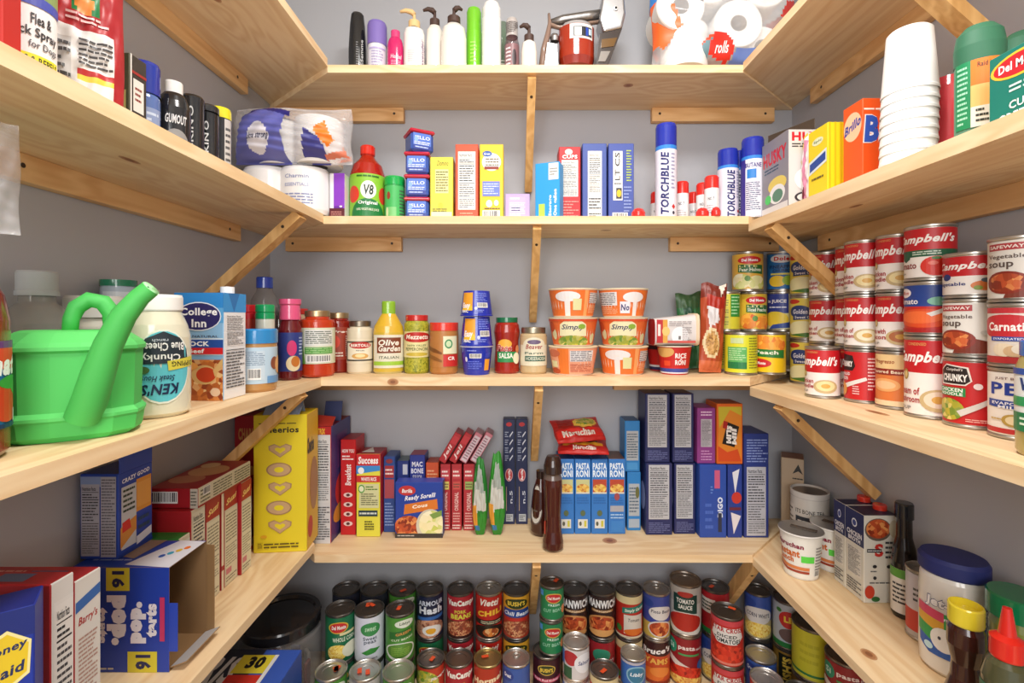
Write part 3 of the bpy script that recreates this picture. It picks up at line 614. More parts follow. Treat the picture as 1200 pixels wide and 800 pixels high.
def torch(label, px, Y, h, r=.0245, dr=0, back=False):
    els = [T(.38, .04, .62, .96, 'TORCHBLUE', '1e2468', .2, 90, .04), L(.68, .4, .8, .95, 10, '9a9ab8'), P([(.7, .15), (.76, .19), (.82, .15), (.76, .11)], 'c83030'), E(.76, .06, .04, .025, '333344')] if not back else [R(.25, 0, .8, 1, 'e8e6f0'), R(0, 0, .3, 1, '3a2c8a'), T(.3, .85, .75, .93, 'BUTANE', '2a2c80', 0, 0, .03), R(.35, .66, .6, .82, '2a80d0'), L(.32, .1, .72, .6, 14, '5a5a80')]
    return LATHE('butane_can', label, 'spray can', px, Y, ZB, [(0, 0), (r, 0), (r, h*.745), (r*.97, h*.755)], 'g:e4e2ee', [('cap', [(r, h*.76), (r, h*.97), (r*.92, h), (0, h)], 'g:2434a8'), ('collar', [(r+.0003, h*.72), (r+.0003, h*.762)], 'g:3a8ae0')], (.002, h*.72, r+.0003, 'e8e4f0' if not back else '3a2c8a', els), dr=dr, group=gt, px=True)
torch('tallest white and blue butane can, standing alone with a blue cap', 780.5, 1.14, .222, .0245, -6)
torch('white and blue butane can, left one of the three by the right corner', 853, 1.16, .170, .0235, 18)
torch('white and blue butane can in the middle of the three by the right corner', 866, 1.19, .175, .023, 14)
torch('butane can turned to its small print, right one of the three by the corner', 882, 1.13, .186, .0245, 0, True)
gr = 'small white cans with red caps'
for px, Y, h, lb in ((770, 1.24, .09, 'small red capped can peeking out left of the tallest butane can'), (799, 1.19, .102, 'small red capped white can just right of the tallest butane can'), (813, 1.245, .09, 'small red capped white can at the back, in the middle of its row'), (824, 1.18, .096, 'small red capped white can with a short line of black print'), (834, 1.135, .1, 'tallest of the small red capped white cans')):
    LATHE('spray_can', lb, 'spray can', px, Y, ZB, [(0, 0), (.0165, 0), (.0165, h-.03)], 'g:eeecee', [('cap', [(.0165, h-.03), (.0165, h-.004), (.014, h), (0, h)], 'g:e03028')], (.004, h-.034, .0167, None, [T(.35, .6, .6, .72, 'NO.7', '4a4a50'), L(.3, .1, .7, .45, 4, 'b8b4b8')]), px=True, group=gr)
dome('loose red cap, left one of the pair before the small cans', 823, 1.115, r=.0145); dome('loose red cap, right one of the pair before the small cans', 839, 1.106, r=.0105)

# ================================================================ second level, right
z = RB; gr2 = 'goods on the second shelf of the right wall'
bbx = BX('bin_bag_box', 'grey bin bag box with big red slanted lettering', 'box', (.565, 1.105), (.565, 1.0), .13, z, h=.172, px=False, col={'*': '8a868e', 'R': 'd8d4d0', 'T': '5a4a3a'}, F=[R(0, 0, 1, 1, '8e8a92'), T(.05, .68, .95, .86, 'HUSKY', 'd0202c', 0, 0, .04), L(.1, .58, .7, .66, 2, '2a4a60'), E(.6, .4, .35, .1, 'e8d060'), E(.6, .28, .3, .12, 'f0f0f0'), E(.62, .26, .2, .08, '5a8a70'), E(.25, .25, .12, .06, '4ad060'), R(0, 0, 1, .15, 'e0dede')], Rr=[T(.06, .86, .8, .97, 'HUSKY', 'd0202c', 0, 0, .04), L(.06, .78, .7, .84, 2, '222428'), E(.4, .6, .2, .08, 'd8c090'), E(.35, .4, .25, .15, 'f4f2ee'), E(.3, .18, .2, .07, '38343a'), E(.3, .18, .16, .05, 'e8e4e0')], group=gr2)
bfl = BX('box_flap', 'raised grey cardboard flap over the bin bag box', 'flap', (.575, 1.10), (.62, 1.0), .002, z+.1735, h=.022, px=False, col='4a3c30', group=gr2)
attach(bfl, bbx, 'flap')
BAG('sponge_packet', 'pink and white packet squeezed between the grey and yellow boxes', 'packet', .596, .974, z, .042, .155, .026, 'ece0e4', [R(.3, 0, .55, .9, 'd88aa8'), R(.0, .8, .3, 1, 'f0d040'), P([(0, 0), (.3, 0), (.3, .3)], '6a1c30'), R(.75, 0, .9, .9, 'f4f0f0')], rz=-88, group=gr2, wr=.003, seed=5)
BX('scouring_pad_box', 'yellow box between the pink packet and the orange box', 'box', (.575, .948), (.575, .888), .09, z, h=.142, px=False, col={'*': 'f0d41c', 'T': 'e8cc20'}, F=[E(.5, .82, .28, .05, 'e8ecc0'), T(.3, .8, .7, .84, 'Spic', '3a5a3a'), P([(.05, .4), (.95, .5), (.95, .68), (.05, .58)], 'dfe8ea'), P([(.1, .44), (.9, .53), (.9, .64), (.1, .55)], '2a4a9a'), L(.2, .3, .9, .36, 1, '6a5a10'), L(.1, .06, .8, .1, 1, '6a5a10')], Rr=[R(i/9+.02, 0, i/9+.06, 1, 'd8b818') for i in range(9)], group=gr2)
BX('soap_pad_box', 'bright orange soap pad box with big blue lettering', 'box', (.592, .872), (.592, .822), .095, z, h=.156, px=False, col={'*': 'ee5a1e', 'T': 'f09050'}, F=[E(.5, .74, .45, .16, 'f8c8a0'), T(.08, .66, .92, .84, 'Brillo', '2a3c9c', .2, 'up', .04), L(.1, .04, .6, .14, 2, 'ffd8c0')], Rr=[L(.02, .86, .7, .9, 1, 'fff0e0'), T(.0, .5, 1.15, .82, 'Brillo', 'f4f0ec', .1, 0, .09), T(.02, .51, 1.13, .81, 'Brillo', '2f58b8', .1, 0, .05), P([(.25, .2), (.6, .32), (.75, .05), (.42, .0)], 'b05a70'), P([(.5, .22), (.85, .34), (.98, .08), (.66, .02)], 'c06a80')], group=gr2)
# foam cups
m = MB(); r0, r1 = .029, .0355; hcup = .098; X0, Y0 = .603, .742
prc = [(0, .0)]
cup = MB().lathe([(r1+.0007, 0), (r1+.0007, .004), (r1, .006), (r0, hcup-.003), (r0-.003, hcup), (0, hcup)], 'k:f6f5f2', 32).mesh('foam_cup')
for i in range(9):
    lb = ('lowest' if i == 0 else 'topmost' if i == 8 else ['second', 'third', 'fourth', 'fifth', 'sixth', 'seventh', 'eighth'][i-1])+' white foam cup from the bottom in the upturned stack' if i != 8 else 'topmost white foam cup, its whole side showing, on the upturned stack'
    tag(link('foam_cup', cup, None, (X0+.0004*i, Y0, z+.0003+i*.0153)), lb if i != 0 else 'lowest white foam cup of the upturned stack', 'cup', 'stack of white foam cups')
rc = MB().lathe([(.0425, 0), (.0425, .005), (.041, .006)], 'k:f4eef0', 28); rc.lathe([(.041, .006), (.0402, .02), (.033, .1), (.030, .115), (0, .116)], 'g:dd4652', 28); rc = rc.mesh('plastic_cup')
for i in range(4): tag(link('plastic_cup', rc, None, (.684, .757, z+.0003+i*.0125)), ['lowest', 'second', 'third', 'topmost'][i]+' red plastic cup in the upturned stack behind the foam cups', 'cup', 'stack of red plastic cups')
def spray(label, X, Y, r, dr=0):
    return LATHE('insect_spray', label, 'spray bottle', X, Y, z, [(0, 0), (r, 0), (r, .115), (r*.98, .12)], 'k:5a8a72', [('cap', [(r*1.02, .118), (r*1.04, .14), (r*.93, .158), (r*.6, .168), (0, .17)], 'k:2f6a4e')], (.03, .118, r+.0002, None, [R(.1, 0, .34, 1, '1f8a58'), R(.34, .62, 1, 1, 'ef7a22'), R(.34, .3, 1, .62, 'f6c070'), R(.34, 0, 1, .3, 'f4ead8'), L(.14, .05, .3, .95, 12, 'a8e0c0'), T(.42, .88, .75, .95, 'Raid House', '2a2a20'), E(.72, .52, .08, .09, 'e04a28'), E(.72, .52, .05, .06, 'f8e0c0'), L(.4, .05, .55, .28, 3, '3a3a30'), R(.6, .02, .72, .22, '3a4a3a')]), dr=dr, sy=.85)
spray('green capped insect spray with an orange label beside the red cups', .618, .642, .0255, 12)
spray('green capped insect spray at the right edge behind the vegetable carton', .692, .656, .027, 12)
BX('vegetable_carton', 'green carton reading CUT GREEN BEANS at the right edge', 'box', (.573, .584), (.573, .46), .05, z, h=.092, px=False, col={'*': '12786a', 'L': '0e5a4c', 'T': 'd8e8e0'}, F=[E(.3, .78, .28, .16, 'e8c23a'), E(.3, .78, .25, .13, 'c8202c'), T(.1, .73, .5, .84, 'Del Monte', 'ffffff', 0, 0, .03), L(.2, .44, .8, .56, 2, 'd8f0e8'), T(.2, .24, .4, .34, 'CUT', 'ffffff', 0, 0, .02), T(.1, .08, .75, .2, 'GREEN BEANS', 'ffffff', 0, 0, .02), R(0, 0, 1, .05, 'e8b0a8')], group=gr2)

# ================================================================ second level, left
z = LB; gl = 'goods on the second shelf of the left wall'
BX('pet_food_bag_box', 'red packet with a small blue badge, leftmost on the second left shelf', 'packet', (-.56, .44), (-.470, .44), .018, z, px=False, h=.17, col='b0241c', F=[E(.6, .9, .35, .12, 'c85a3a'), R(.7, .56, .97, .68, '3a5ab8'), L(.72, .58, .95, .66, 3, 'e8ecf8')], group=gl)
LATHE('flea_spray_can', 'white flea and tick spray can with yellow stripe', 'spray can', -.535, .522, z, [(0, 0), (.0265, 0), (.0265, .17), (.02, .18), (0, .18)], 'g:f0eeec', [], (.004, .165, .0267, 'f0eeee', [R(.1, .62, .95, .95, '8aa060'), E(.4, .72, .16, .12, 'e8e0d0'), E(.62, .8, .14, .1, '3a3230'), P([(.1, .56), (.95, .56), (.95, .62), (.1, .64)], '4a54b0'), T(.5, .44, .72, .51, 'Flea &', '34343a', 0, 0, .02), T(.3, .34, .8, .42, 'Tick Spray', '34343a', 0, 0, .02), T(.48, .27, .8, .33, 'for Dogs', '5a5a60'), R(.28, .16, .82, .24, 'e8e030'), T(.3, .175, .8, .225, 'KILLS & REPELS', '2a2a20', 0, 0, .02), L(.45, .04, .7, .12, 2, '9a9aa0')]), group=gl, dr=12)
BAG('treat_pouch', 'red and white pet treat pouch leaning beside the flea spray', 'pouch', -.545, .605, z, .080, .21, .04, 'a8242a', [R(.0, 0, .88, .56, 'e4e2e0'), R(.08, .1, .38, .5, 'c8c6c4'), R(.36, .68, .7, .95, '1f7a44'), E(.52, .72, .12, .06, 'e08a40'), R(.42, .3, .88, .32, 'b83030'), R(.42, .265, .88, .285, 'e0d050'), T(.42, .85, .64, .92, 'BENEFUL', 'd8f0d8'), L(.3, .6, .85, .66, 2, 'f0c8c8'), L(.1, .12, .36, .48, 8, '4a4a4c'), L(.45, .35, .85, .52, 6, '4a4a4c'), L(.45, .06, .85, .14, 3, '3a3a3c')], rz=43, group=gl, wr=.005, seed=12, pv=.25)
LATHE('powder_canister', 'canister with a yellow top behind the pet treat pouch', 'canister', -.605, .718, z, [(0, 0), (.022, 0), (.022, .125)], 'g:a8241c', [('lid', [(.023, .125), (.023, .155), (.021, .158), (0, .158)], 'g:e8dc28')], None, group=gl)
BX('spice_tin', 'dark rectangular tin with a white label panel by the blue capped bottle', 'tin', (-.578, .661), (-.531, .661), .031, z, px=False, h=.128, col={'*': '3a342e', 'T': '6a665e', 'F': '4a4a2c'}, F=[R(.1, .3, .9, .6, 'b8b06a')], Rr=[R(.04, 0, .12, 1, 'e8e4dc'), R(.2, .4, .8, .75, 'e4e0d8'), L(.3, .5, .7, .68, 3, '8a3a30'), R(.12, .8, .96, .83, 'a03028'), R(.5, .05, .95, .25, 'e0dcd4')], group=gl)
bottle('royal blue capped bottle with a grey blue label', 0, .728, z, .0195, .10, 'g:5a74b0', .9, .8, (.0195, .046), 'g:28389c', [R(.15, .2, .85, .85, '8a9ac0'), L(.2, .3, .8, .8, 5, 'c8d4e8'), R(.1, 0, .9, .18, '2a44a0')], 1, X=-.562, group=gl, lz=(.02, .9))
bottle('black motor additive bottle with a white cap', 0, .776, z, .0235, .125, 'g:202022', .7, .4, (.0125, .018), 'g:e8e6e2', [E(.5, .3, .26, .32, '8e8c8a'), T(.3, .72, .7, .9, 'GUMOUT', 'd8d8d8', .2, 0, .03), L(.35, .1, .65, .45, 4, '4a4a4a')], .8, X=-.552, group=gl, lz=(.1, .75), dr=10)
bottle('small dark bottle with a red cap behind the black additive bottle', 0, .825, z, .017, .118, 'g:2a2224', .85, .4, (.009, .01), 'g:d03028', None, 1, X=-.605, group=gl)
def blk(lb, X, Y, h, cap):
    m = LATHE('shoe_polish_bottle', lb, 'bottle', X, Y, z, [(0, 0), (.0175, 0), (.0175, h-.004), (.015, h), (0, h)], 'g:1e1e20', [('cap', [(.0178, h-.001), (.0178, h+.009), (.015, h+.012), (0, h+.012)], cap)] if cap else [], (.01, h-.008, .0178, None, [E(.36, .82, .06, .07, 'd4d4d4'), E(.36, .82, .04, .045, '2a2a2c'), T(.3, .3, .42, .7, 'SKIN', 'e4e4e4', 0, 90, .02), E(.36, .15, .06, .07, 'e8e8e8'), E(.48, .2, .03, .03, 'b02828')]), group=gl, dr=18)
blk('black bottle with round white marks, left of its near twin', -.553, .822, .140, None)
blk('second black bottle with round white marks beside the yellow cap', -.553, .863, .130, 'g:2a2a2c')
LATHE('lighter_fluid_can', 'black canister with a yellow cap at the end of the left row', 'canister', -.557, .905, z, [(0, 0), (.0185, 0), (.0185, .135)], 'g:242426', [('cap', [(.019, .135), (.019, .150), (.017, .155), (0, .155)], 'g:e6da2c')], (.005, .133, .0187, None, [R(.62, 0, .85, 1, 'c8c4c0'), L(.65, .1, .82, .9, 9, '4a4a4c')]), group=gl)

# ================================================================ middle level, left
z = LC; gm = 'bottles and jars on the middle left shelf'
o = BAG('plastic_bag', 'clear crinkled plastic bag hanging at the left edge above the grey capped bottle', 'bag', -.54, .475, CZ+.085, .07, .115, .05, 'c:e8e8ea', rz=40, wr=.009, seed=31, n=34, pv=.6)
LATHE('water_bottle', 'large empty clear bottle with a grey screw cap', 'bottle', -.622, .625, z, [(0, 0), (.038, 0), (.042, .01), (.042, .105), (.038, .13), (.026, .15), (.018, .158), (.018, .17)], 'v:a8a49e', [('cap', [(.0215, .166), (.0215, .172), (.0205, .173), (.0205, .196), (.019, .198), (0, .198)], 'k:b4b8bc')], group=gm)
pr = [(0, 0), (.044, 0), (.05, .008), (.05, .135), (.046, .16), (.034, .185), (.022, .2), (.022, .215), (0, .215)]
LATHE('juice_bottle', 'red tomato juice bottle cut off by the left edge', 'bottle', -.548, .453, z, pr, 'g:7a1c12', [], (.03, .115, .0502, '2a6aa8', [R(0, .68, 1, 1, 'd8402a'), R(0, .92, 1, 1, '6a2a7a'), T(.3, .6, .95, .86, 'Clamato', 'f4f8f8', .2, 0, .05), E(.75, .3, .16, .24, 'c8301c'), E(.9, .2, .1, .2, 'd8402a'), E(.78, .52, .12, .08, '3a9a3a'), E(.9, .45, .12, .1, '4aaa44'), R(.82, .05, .92, .2, 'e4ecf0'), R(0, 0, 1, .05, '16285a')]), group=gm, dr=22)
LATHE('mayonnaise_jar', 'white jar with a cream screw lid behind the watering can handle', 'jar', -.618, .705, z, [(0, 0), (.03, 0), (.033, .005), (.033, .125), (.028, .14)], 'g:e6e2d4', [('lid', [(.0345, .138), (.0345, .165), (.032, .169), (0, .169)], 'k:e8e6e0')], None, group=gm)
LATHE('grated_cheese_canister', 'pale blue canister with a dark green lid behind the watering can', 'canister', -.632, .765, z, [(0, 0), (.0225, 0), (.0225, .188)], 'g:b8c8d8', [('lid', [(.024, .187), (.024, .197), (0, .198)], 'g:1a7a58')], (.05, .185, .0227, 'b4c4d4', [L(.3, .1, .7, .7, 8, '6a8aa8'), R(.2, .8, .8, .95, 'd8e4ec')]), group=gm)
LATHE('salt_canister', 'navy canister with a white lid beside the pale blue one', 'canister', -.632, .815, z, [(0, 0), (.022, 0), (.022, .178)], 'g:2c3c8c', [('lid', [(.0228, .177), (.0228, .185), (0, .186)], 'k:e8e6e2')], (.05, .175, .0222, '2e3e8e', [T(.4, .4, .5, .95, 'Iodized', 'e0e4f0', 0, 90), L(.6, .3, .8, .9, 6, '8a98d0')]), group=gm)
# green watering can
wc = tag(link('watering_can', None, None, (-.525, .572, z+.0005), math.radians(34)), 'bright green plastic watering can with a worn cut spout', 'watering can')
m = MB(); gn = 16
def ring(sx, sy, zz):
    o_ = []
    for k in range(gn):
        a = 2*math.pi*(k+.5)/gn; c, s = math.cos(a), math.sin(a); q = (abs(c)**4+abs(s)**4)**.25
        o_.append((sx*c/q**.7, sy*s/q**.7, zz))
    return o_
G1, G2 = 'k:4cc05a', 'k:5acc66'
secs = [(.056, .045, 0, G1), (.064, .05, .006, G1), (.066, .052, .022, G1), (.0675, .0535, .0245, G2), (.0675, .0535, .028, G2), (.063, .05, .033, G1), (.0645, .051, .098, G1), (.0675, .054, .101, G2), (.0675, .054, .105, G2), (.064, .051, .110, G2), (.05, .04, .121, G2), (.045, .035, .123, G2)]
for i in range(len(secs)-1):
    a, b = secs[i], secs[i+1]; vs = ring(*a[:3])+ring(*b[:3])
    m.add(vs, [[k, (k+1) % gn, gn+(k+1) % gn, gn+k] for k in range(gn)], a[3], False)
m.add(ring(*secs[0][:3]), [list(range(gn))[::-1]], G1); m.add(ring(*secs[-1][:3]), [list(range(gn))], G2)
link('tank', m.mesh('tank'), wc)
m = MB().tube([(-.004, 0, .118), (-.003, 0, .136), (.002, 0, .150), (.013, 0, .159), (.026, 0, .156), (.034, 0, .143), (.037, 0, .118)], [.0075, .008, .009, .0095, .0095, .0095, .0105], G1, 16, 1.25); link('handle', m.mesh('handle'), wc)
sp = [(.014, -.052, .026), (.022, -.062, .046), (.030, -.072, .075), (.040, -.082, .108), (.054, -.092, .140), (.068, -.098, .160), (.078, -.101, .170)]
m = MB().tube(sp, [.016, .0165, .0155, .0135, .012, .010, .0095], G1, 16, 1, False); 
m.tube([sp[-1], (.079, -.1015, .171), (.0685, -.098, .1605)], [.0095, .0082, .0075], 'k:a8e8a8', 16, 1, False); m.add([(0.0685+.0075*math.cos(t)*.7, -.098+.0075*math.sin(t), .1605-.0075*math.cos(t)*.7) for t in [k*math.pi/8 for k in range(16)]], [list(range(16))], '2a6a30')
link('spout', m.mesh('spout'), wc)
# dressing jug
pr = [(0, 0), (.034, 0), (.040, .006), (.0405, .03), (.0405, .095), (.040, .11), (.036, .128), (.03, .142), (.028, .148)]
LATHE('dressing_jar', 'big cream blue cheese dressing jar with an upside down turquoise label', 'jar', -.510, .684, z, pr, 'g:dcd8c0', [('lid', [(.0295, .147), (.0305, .149), (.0305, .166), (.029, .170), (0, .170)], 'k:ecebe6')],
      (.02, .122, lambda q: .0407 if q < .1 else .0407-(q-.1)*.1, None, [E(.46, .5, .28, .5, 'e8eadc'), E(.46, .5, .265, .475, '5cc0cc'), P([(.2, .54), (.72, .54), (.70, .72), (.62, .88), (.46, .97), (.30, .88), (.22, .72)], '24303a'), T(.26, .57, .62, .69, 'Chunky', 'f0f0ec', 0, 180, .02), T(.26, .71, .66, .82, 'Blue Cheese', 'f0f0ec', 0, 180, .02), T(.36, .83, .5, .87, 'ranch', 'c8d0d8', 0, 180), P([(.5, .44), (.82, .49), (.81, .62), (.49, .57)], 'd8cc4a'), T(.53, .49, .79, .56, 'DIPPING', '2a2a1c', 0, 180, .02), T(.26, .12, .6, .27, "KEN'S", '14284a', .2, 180, .03), T(.24, .3, .56, .38, 'Steak House', '14284a', .3, 180), E(.28, .46, .06, .05, '4a6a3a')]), group=gm, sy=.95, dr=18)
BX('stock_carton', 'blue stock carton with a white cap behind the beef stock carton', 'carton', (190, .89), (224, .89), .06, z, h=.158, col='2a70b8', group=gm)
o = BX('stock_carton', 'beef stock carton with a dark blue oval and soup photo', 'carton', (204, .80), (262, .797), .062, z, h=.179, col={'*': 'e8e8ea', 'F': '8ab8dc', 'T': '3a8ac8'}, F=[R(0, .86, 1, 1, '2a84cc'), R(0, .72, 1, .86, '5aa4d8'), R(0, .42, 1, .58, 'd0e0ec'), E(.5, .78, .46, .135, 'e8ecf4'), E(.5, .78, .44, .125, '2a2464'), T(.12, .77, .88, .86, 'College', 'ffffff', 0, 0, .03), T(.36, .68, .66, .755, 'Inn', 'ffffff', 0, 0, .03), T(.1, .585, .9, .605, '100% NATURAL', '3a3a4a'), R(0, .49, 1, .565, '1f4c9c'), T(.12, .505, .72, .55, 'STOCK', 'ffffff', 0, 0, .04), R(0, .43, 1, .49, 'd42028'), T(.3, .44, .62, .48, 'Beef', 'ffffff', 0, 0, .03), R(0, 0, 1, .38, 'food:stew'), E(.62, .24, .26, .09, 'd8b070'), E(.66, .24, .2, .07, 'c4401c'), P([(.8, .28), (1, .4), (1, .34), (.84, .22)], 'd8b070'), E(.85, .08, .1, .04, 'e8c8a8'), E(.3, .32, .2, .04, 'e8a050')],
   Rr=[R(0, .82, 1, 1, '3a90d0'), P([(.2, 1), (.45, .82), (.7, 1)], '2a70b0'), N(.08, .5, .92, .8, 'eceaea'), L(.1, .1, .9, .45, 12), R(.1, .46, .9, .467, '2a2a2c')], group=gm)
link('cap', MB().lathe([(.011, 0), (.011, .012), (0, .013)], 'k:f0f0ee', 20).mesh('cap'), o, (.022, .01, .179))
link('cap', MB().lathe([(.011, 0), (.011, .014), (0, .015)], 'k:f0f0ee', 20).mesh('cap'), bpy.data.objects['stock_carton'], (.014, 0, .158))
# jars, back to front
LATHE('peanut_butter_jar', 'blue lidded peanut butter jar in front of the seasoning jars', 'jar', -.492, .913, z, [(0, 0), (.031, 0), (.0345, .005), (.0345, .092)], 'g:b98a52', [('lid', [(.036, .09), (.036, .114), (.034, .117), (0, .117)], 'g:2a86c4')], (.016, .083, .0348, 'b8d0e0', [R(.3, .1, .62, .9, 'c4d4e0'), L(.3, .5, .62, .9, 8, '7a90a8'), BC(.36, .12, .56, .42), E(.8, .55, .08, .18, '8a4a34'), E(.92, .5, .1, .25, 'e8b070'), R(.66, .0, 1, .2, '6a9ac8')]), group=gm)
def spice(lb, X, Y, hc, hh, cc):
    return LATHE('seasoning_jar', lb, 'jar', X, Y, z, [(0, 0), (.018, 0), (.0185, hh-.03)], 'g:b84030' if cc == 'g:c8242c' else 'g:d4d8cc', [('lid', [(.019, hh-.03), (.019, hh-.018), (.0175, hh-.017), (.019, hh-.015), (.019, hh-.002), (.017, hh), (0, hh)], cc)], (.01, hh-.035, .0187, None, [L(.3, .1, .7, .8, 5, '5a5a5a')]), group=gm)
spice('seasoning jar with a red lid beside the green lidded one', -.575, 1.03, 0, .165, 'g:c8242c')
spice('seasoning jar with a green lid beside the red lidded one', -.528, 1.012, 0, .165, 'g:17a060')
LATHE('water_bottle', 'clear bottle with a blue cap behind the seasoning jars', 'bottle', -.575, 1.10, z, [(0, 0), (.03, 0), (.032, .01), (.032, .15), (.027, .18), (.017, .198), (.0155, .21)], 'v:8a8684', [('cap', [(.0175, .205), (.0175, .228), (.016, .23), (0, .23)], 'g:2848b0')], group=gm)
LATHE('syrup_bottle', 'dark red bottle with a pink lid and blue label', 'bottle', -.505, 1.075, z, [(0, 0), (.022, 0), (.0245, .005), (.0245, .11), (.02, .13), (.018, .135)], 'g:6a1820', [('cap', [(.022, .133), (.0225, .135), (.0205, .165), (.023, .168), (.023, .179), (0, .18)], 'g:e05a86')], (.02, .105, .0248, '2c3c84', [E(.5, .6, .13, .2, 'd83a78'), E(.55, .2, .2, .2, 'e8d8b0'), E(.6, .25, .12, .14, 'c87830'), L(.7, .4, .85, .9, 6, 'b8c4e8')]), group=gm, dr=8)
LATHE('sauce_bottle', 'slim dark bottle with a black cap in the left corner', 'bottle', -.602, 1.215, ZC+.0005, [(0, 0), (.02, 0), (.02, .11), (.012, .13), (.012, .14)], 'g:3a2a26', [('cap', [(.014, .138), (.014, .16), (0, .161)], 'g:1c1c1e')], (.02, .1, .0202, 'b8a888', [L(.3, .2, .7, .8, 5, '5a4a3a')]), group=gm)
def jar(lb, px, Y, r, h, body, lid, els, base, lz=(.15, .75), nk=.8, lidh=.014, dr=0, name='jar', g='jars on the middle back shelf', sh=.86, zz=None, lr=None):
    pr = [(0, 0), (r*.9, 0), (r, .005), (r, h*sh*.96), (r*.97, h*sh), (r*nk*1.05, h-lidh-.004), (r*nk, h-lidh)]
    lr = lr or r*nk+.0015
    return LATHE(name, lb, 'jar', px, Y, ZC if zz is None else zz, pr, body, [('lid', [(lr-.0005, h-lidh), (lr, h-lidh+.001), (lr, h-.0015), (lr-.001, h), (0, h)], lid)], (h*lz[0], h*lz[1], r+.0002, base, els), dr=dr, px=True, group=g)
jar('pasta sauce jar with a red cap and black label in the left corner', 349, 1.20, .0285, .158, 'g:c8a888', 'g:c8302c', [R(0, 0, 1, 1, 'b8281c'), R(.1, .02, .9, .35, '26262a'), E(.5, .8, .12, .15, 'd8b050'), T(.3, .42, .7, .54, 'CLASSICO', 'f0ece4', 0, 0, .02), L(.3, .1, .7, .28, 2, 'c8c0b0')], 'b8281c', dr=15)
jar('biggest red sauce jar, its back label green and white with bar code', 372, 1.13, .0385, .152, 'g:c23c1c', 'm:c8b088', [R(0, 0, 1, 1, 'd8dcc0'), P([(.05, 0), (.28, 0), (.22, .5), (.05, .95)], '6a9a40'), R(.26, .5, .8, .95, 'e0e0da'), L(.28, .55, .78, .92, 7, '4a5a4a'), R(.26, .28, .8, .46, '4f9a3c'), L(.28, .3, .78, .45, 3, 'a8d090'), BC(.3, .04, .75, .24), E(.1, .2, .07, .15, 'b82818')], 'd8dcc0', (.2, .74), nk=.68)
jar('red sauce jar with a tomato label behind the biggest jar', 397, 1.208, .032, .148, 'g:8a2014', 'm:c8b088', [R(.2, .2, 1, .95, '9a3c28'), E(.4, .55, .13, .2, 'd0402a'), T(.35, .8, .85, .9, 'Prego', 'e8d8c8', .2, 0, .03), L(.66, .1, .8, .75, 10, 'e8e0d8'), L(.3, .08, .6, .25, 2, 'e8d8c8')], '9a3c28', (.22, .76), nk=.7)
jar('white alfredo sauce jar with a red oval on its label', 422, 1.185, .031, .128, 'g:ddd2b8', 'm:8a8070', [P([(.1, .1), (.9, .1), (.95, .5), (.9, .9), (.1, .9), (.05, .5)], '3a3832'), R(.15, .16, .85, .84, 'ece4cc'), E(.5, .74, .28, .14, 'b82a24'), T(.27, .68, .73, .8, 'BERTOLLI', 'f4f0e4', 0, 0, .03), T(.4, .5, .6, .56, 'Alfredo', '5a5044'), E(.5, .3, .2, .12, 'd8a860'), E(.5, .32, .12, .07, 'f0d8a0')], 'ddd2b8', (.2, .66), nk=.78)
LATHE('dressing_bottle', 'Italian dressing bottle with a bright green neck wrap', 'bottle', 455.5, 1.185, ZC, [(0, 0), (.033, 0), (.0365, .005), (.0365, .1), (.034, .115), (.02, .14), (.016, .146)], ['g:c8b878', 'g:c8b878', 'g:cfae3c', 'g:d8ae34', 'g:d8ae34', 'g:d8ae34'], [('neck_wrap', [(.0165, .14), (.0165, .173), (.015, .176), (0, .176)], 'g:8ab830')], [(.014, .094, .0367, None, [R(.12, 0, .88, 1, 'ddd8c4'), R(.12, .08, .88, .2, '9ac43c'), R(.24, .45, .78, .92, '7a3c20'), T(.28, .68, .72, .86, 'Olive', 'f0e8d8', .2, 0, .03), T(.28, .5, .76, .68, 'Garden', 'f0e8d8', .2, 0, .03), T(.3, .28, .72, .36, 'ITALIAN', '3a4a2a')])], sy=.7, px=True, group='jars on the middle back shelf')
jar('green pepper jar with red lid and red and cream label', 488.5, 1.19, .0305, .142, 'food:pepper', 'g:c02a24', [R(0, .0, 1, .62, 'e4d89c'), E(.5, .78, .42, .2, 'b8241c'), T(.2, .7, .82, .88, 'Mezzetta', 'f4e8d8', .2, 0, .03), T(.25, .42, .75, .5, 'NAPA VALLEY', '4a6a3a'), T(.2, .26, .8, .38, 'PEPPERONCINI', '4a5a2a'), E(.5, .12, .3, .07, 'c8b040')], 'e4d89c', (.28, .72), nk=.86)
jar('peanut butter jar with a plain red lid', 520.5, 1.18, .0345, .124, 'g:b5793f', 'g:dc3a2c', [P([(.0, .62), (.3, .52), (.45, .42), (.45, .36), (.25, .42), (0, .5)], '7a4a20'), P([(.0, .4), (.3, .3), (.45, .2), (.45, .14), (.25, .2), (0, .28)], '8a5828'), R(.48, .38, .82, .88, 'e4e0bc'), E(.6, .66, .09, .13, '3a8a5a'), E(.6, .66, .06, .09, 'c8dcb0'), R(.48, .02, .85, .36, 'c42c28'), T(.58, .2, .75, .3, 'CR', 'f8f0e8', 0, 0, .03)], 'b5793f', (.14, .82), nk=.9, lidh=.02, lr=.035)
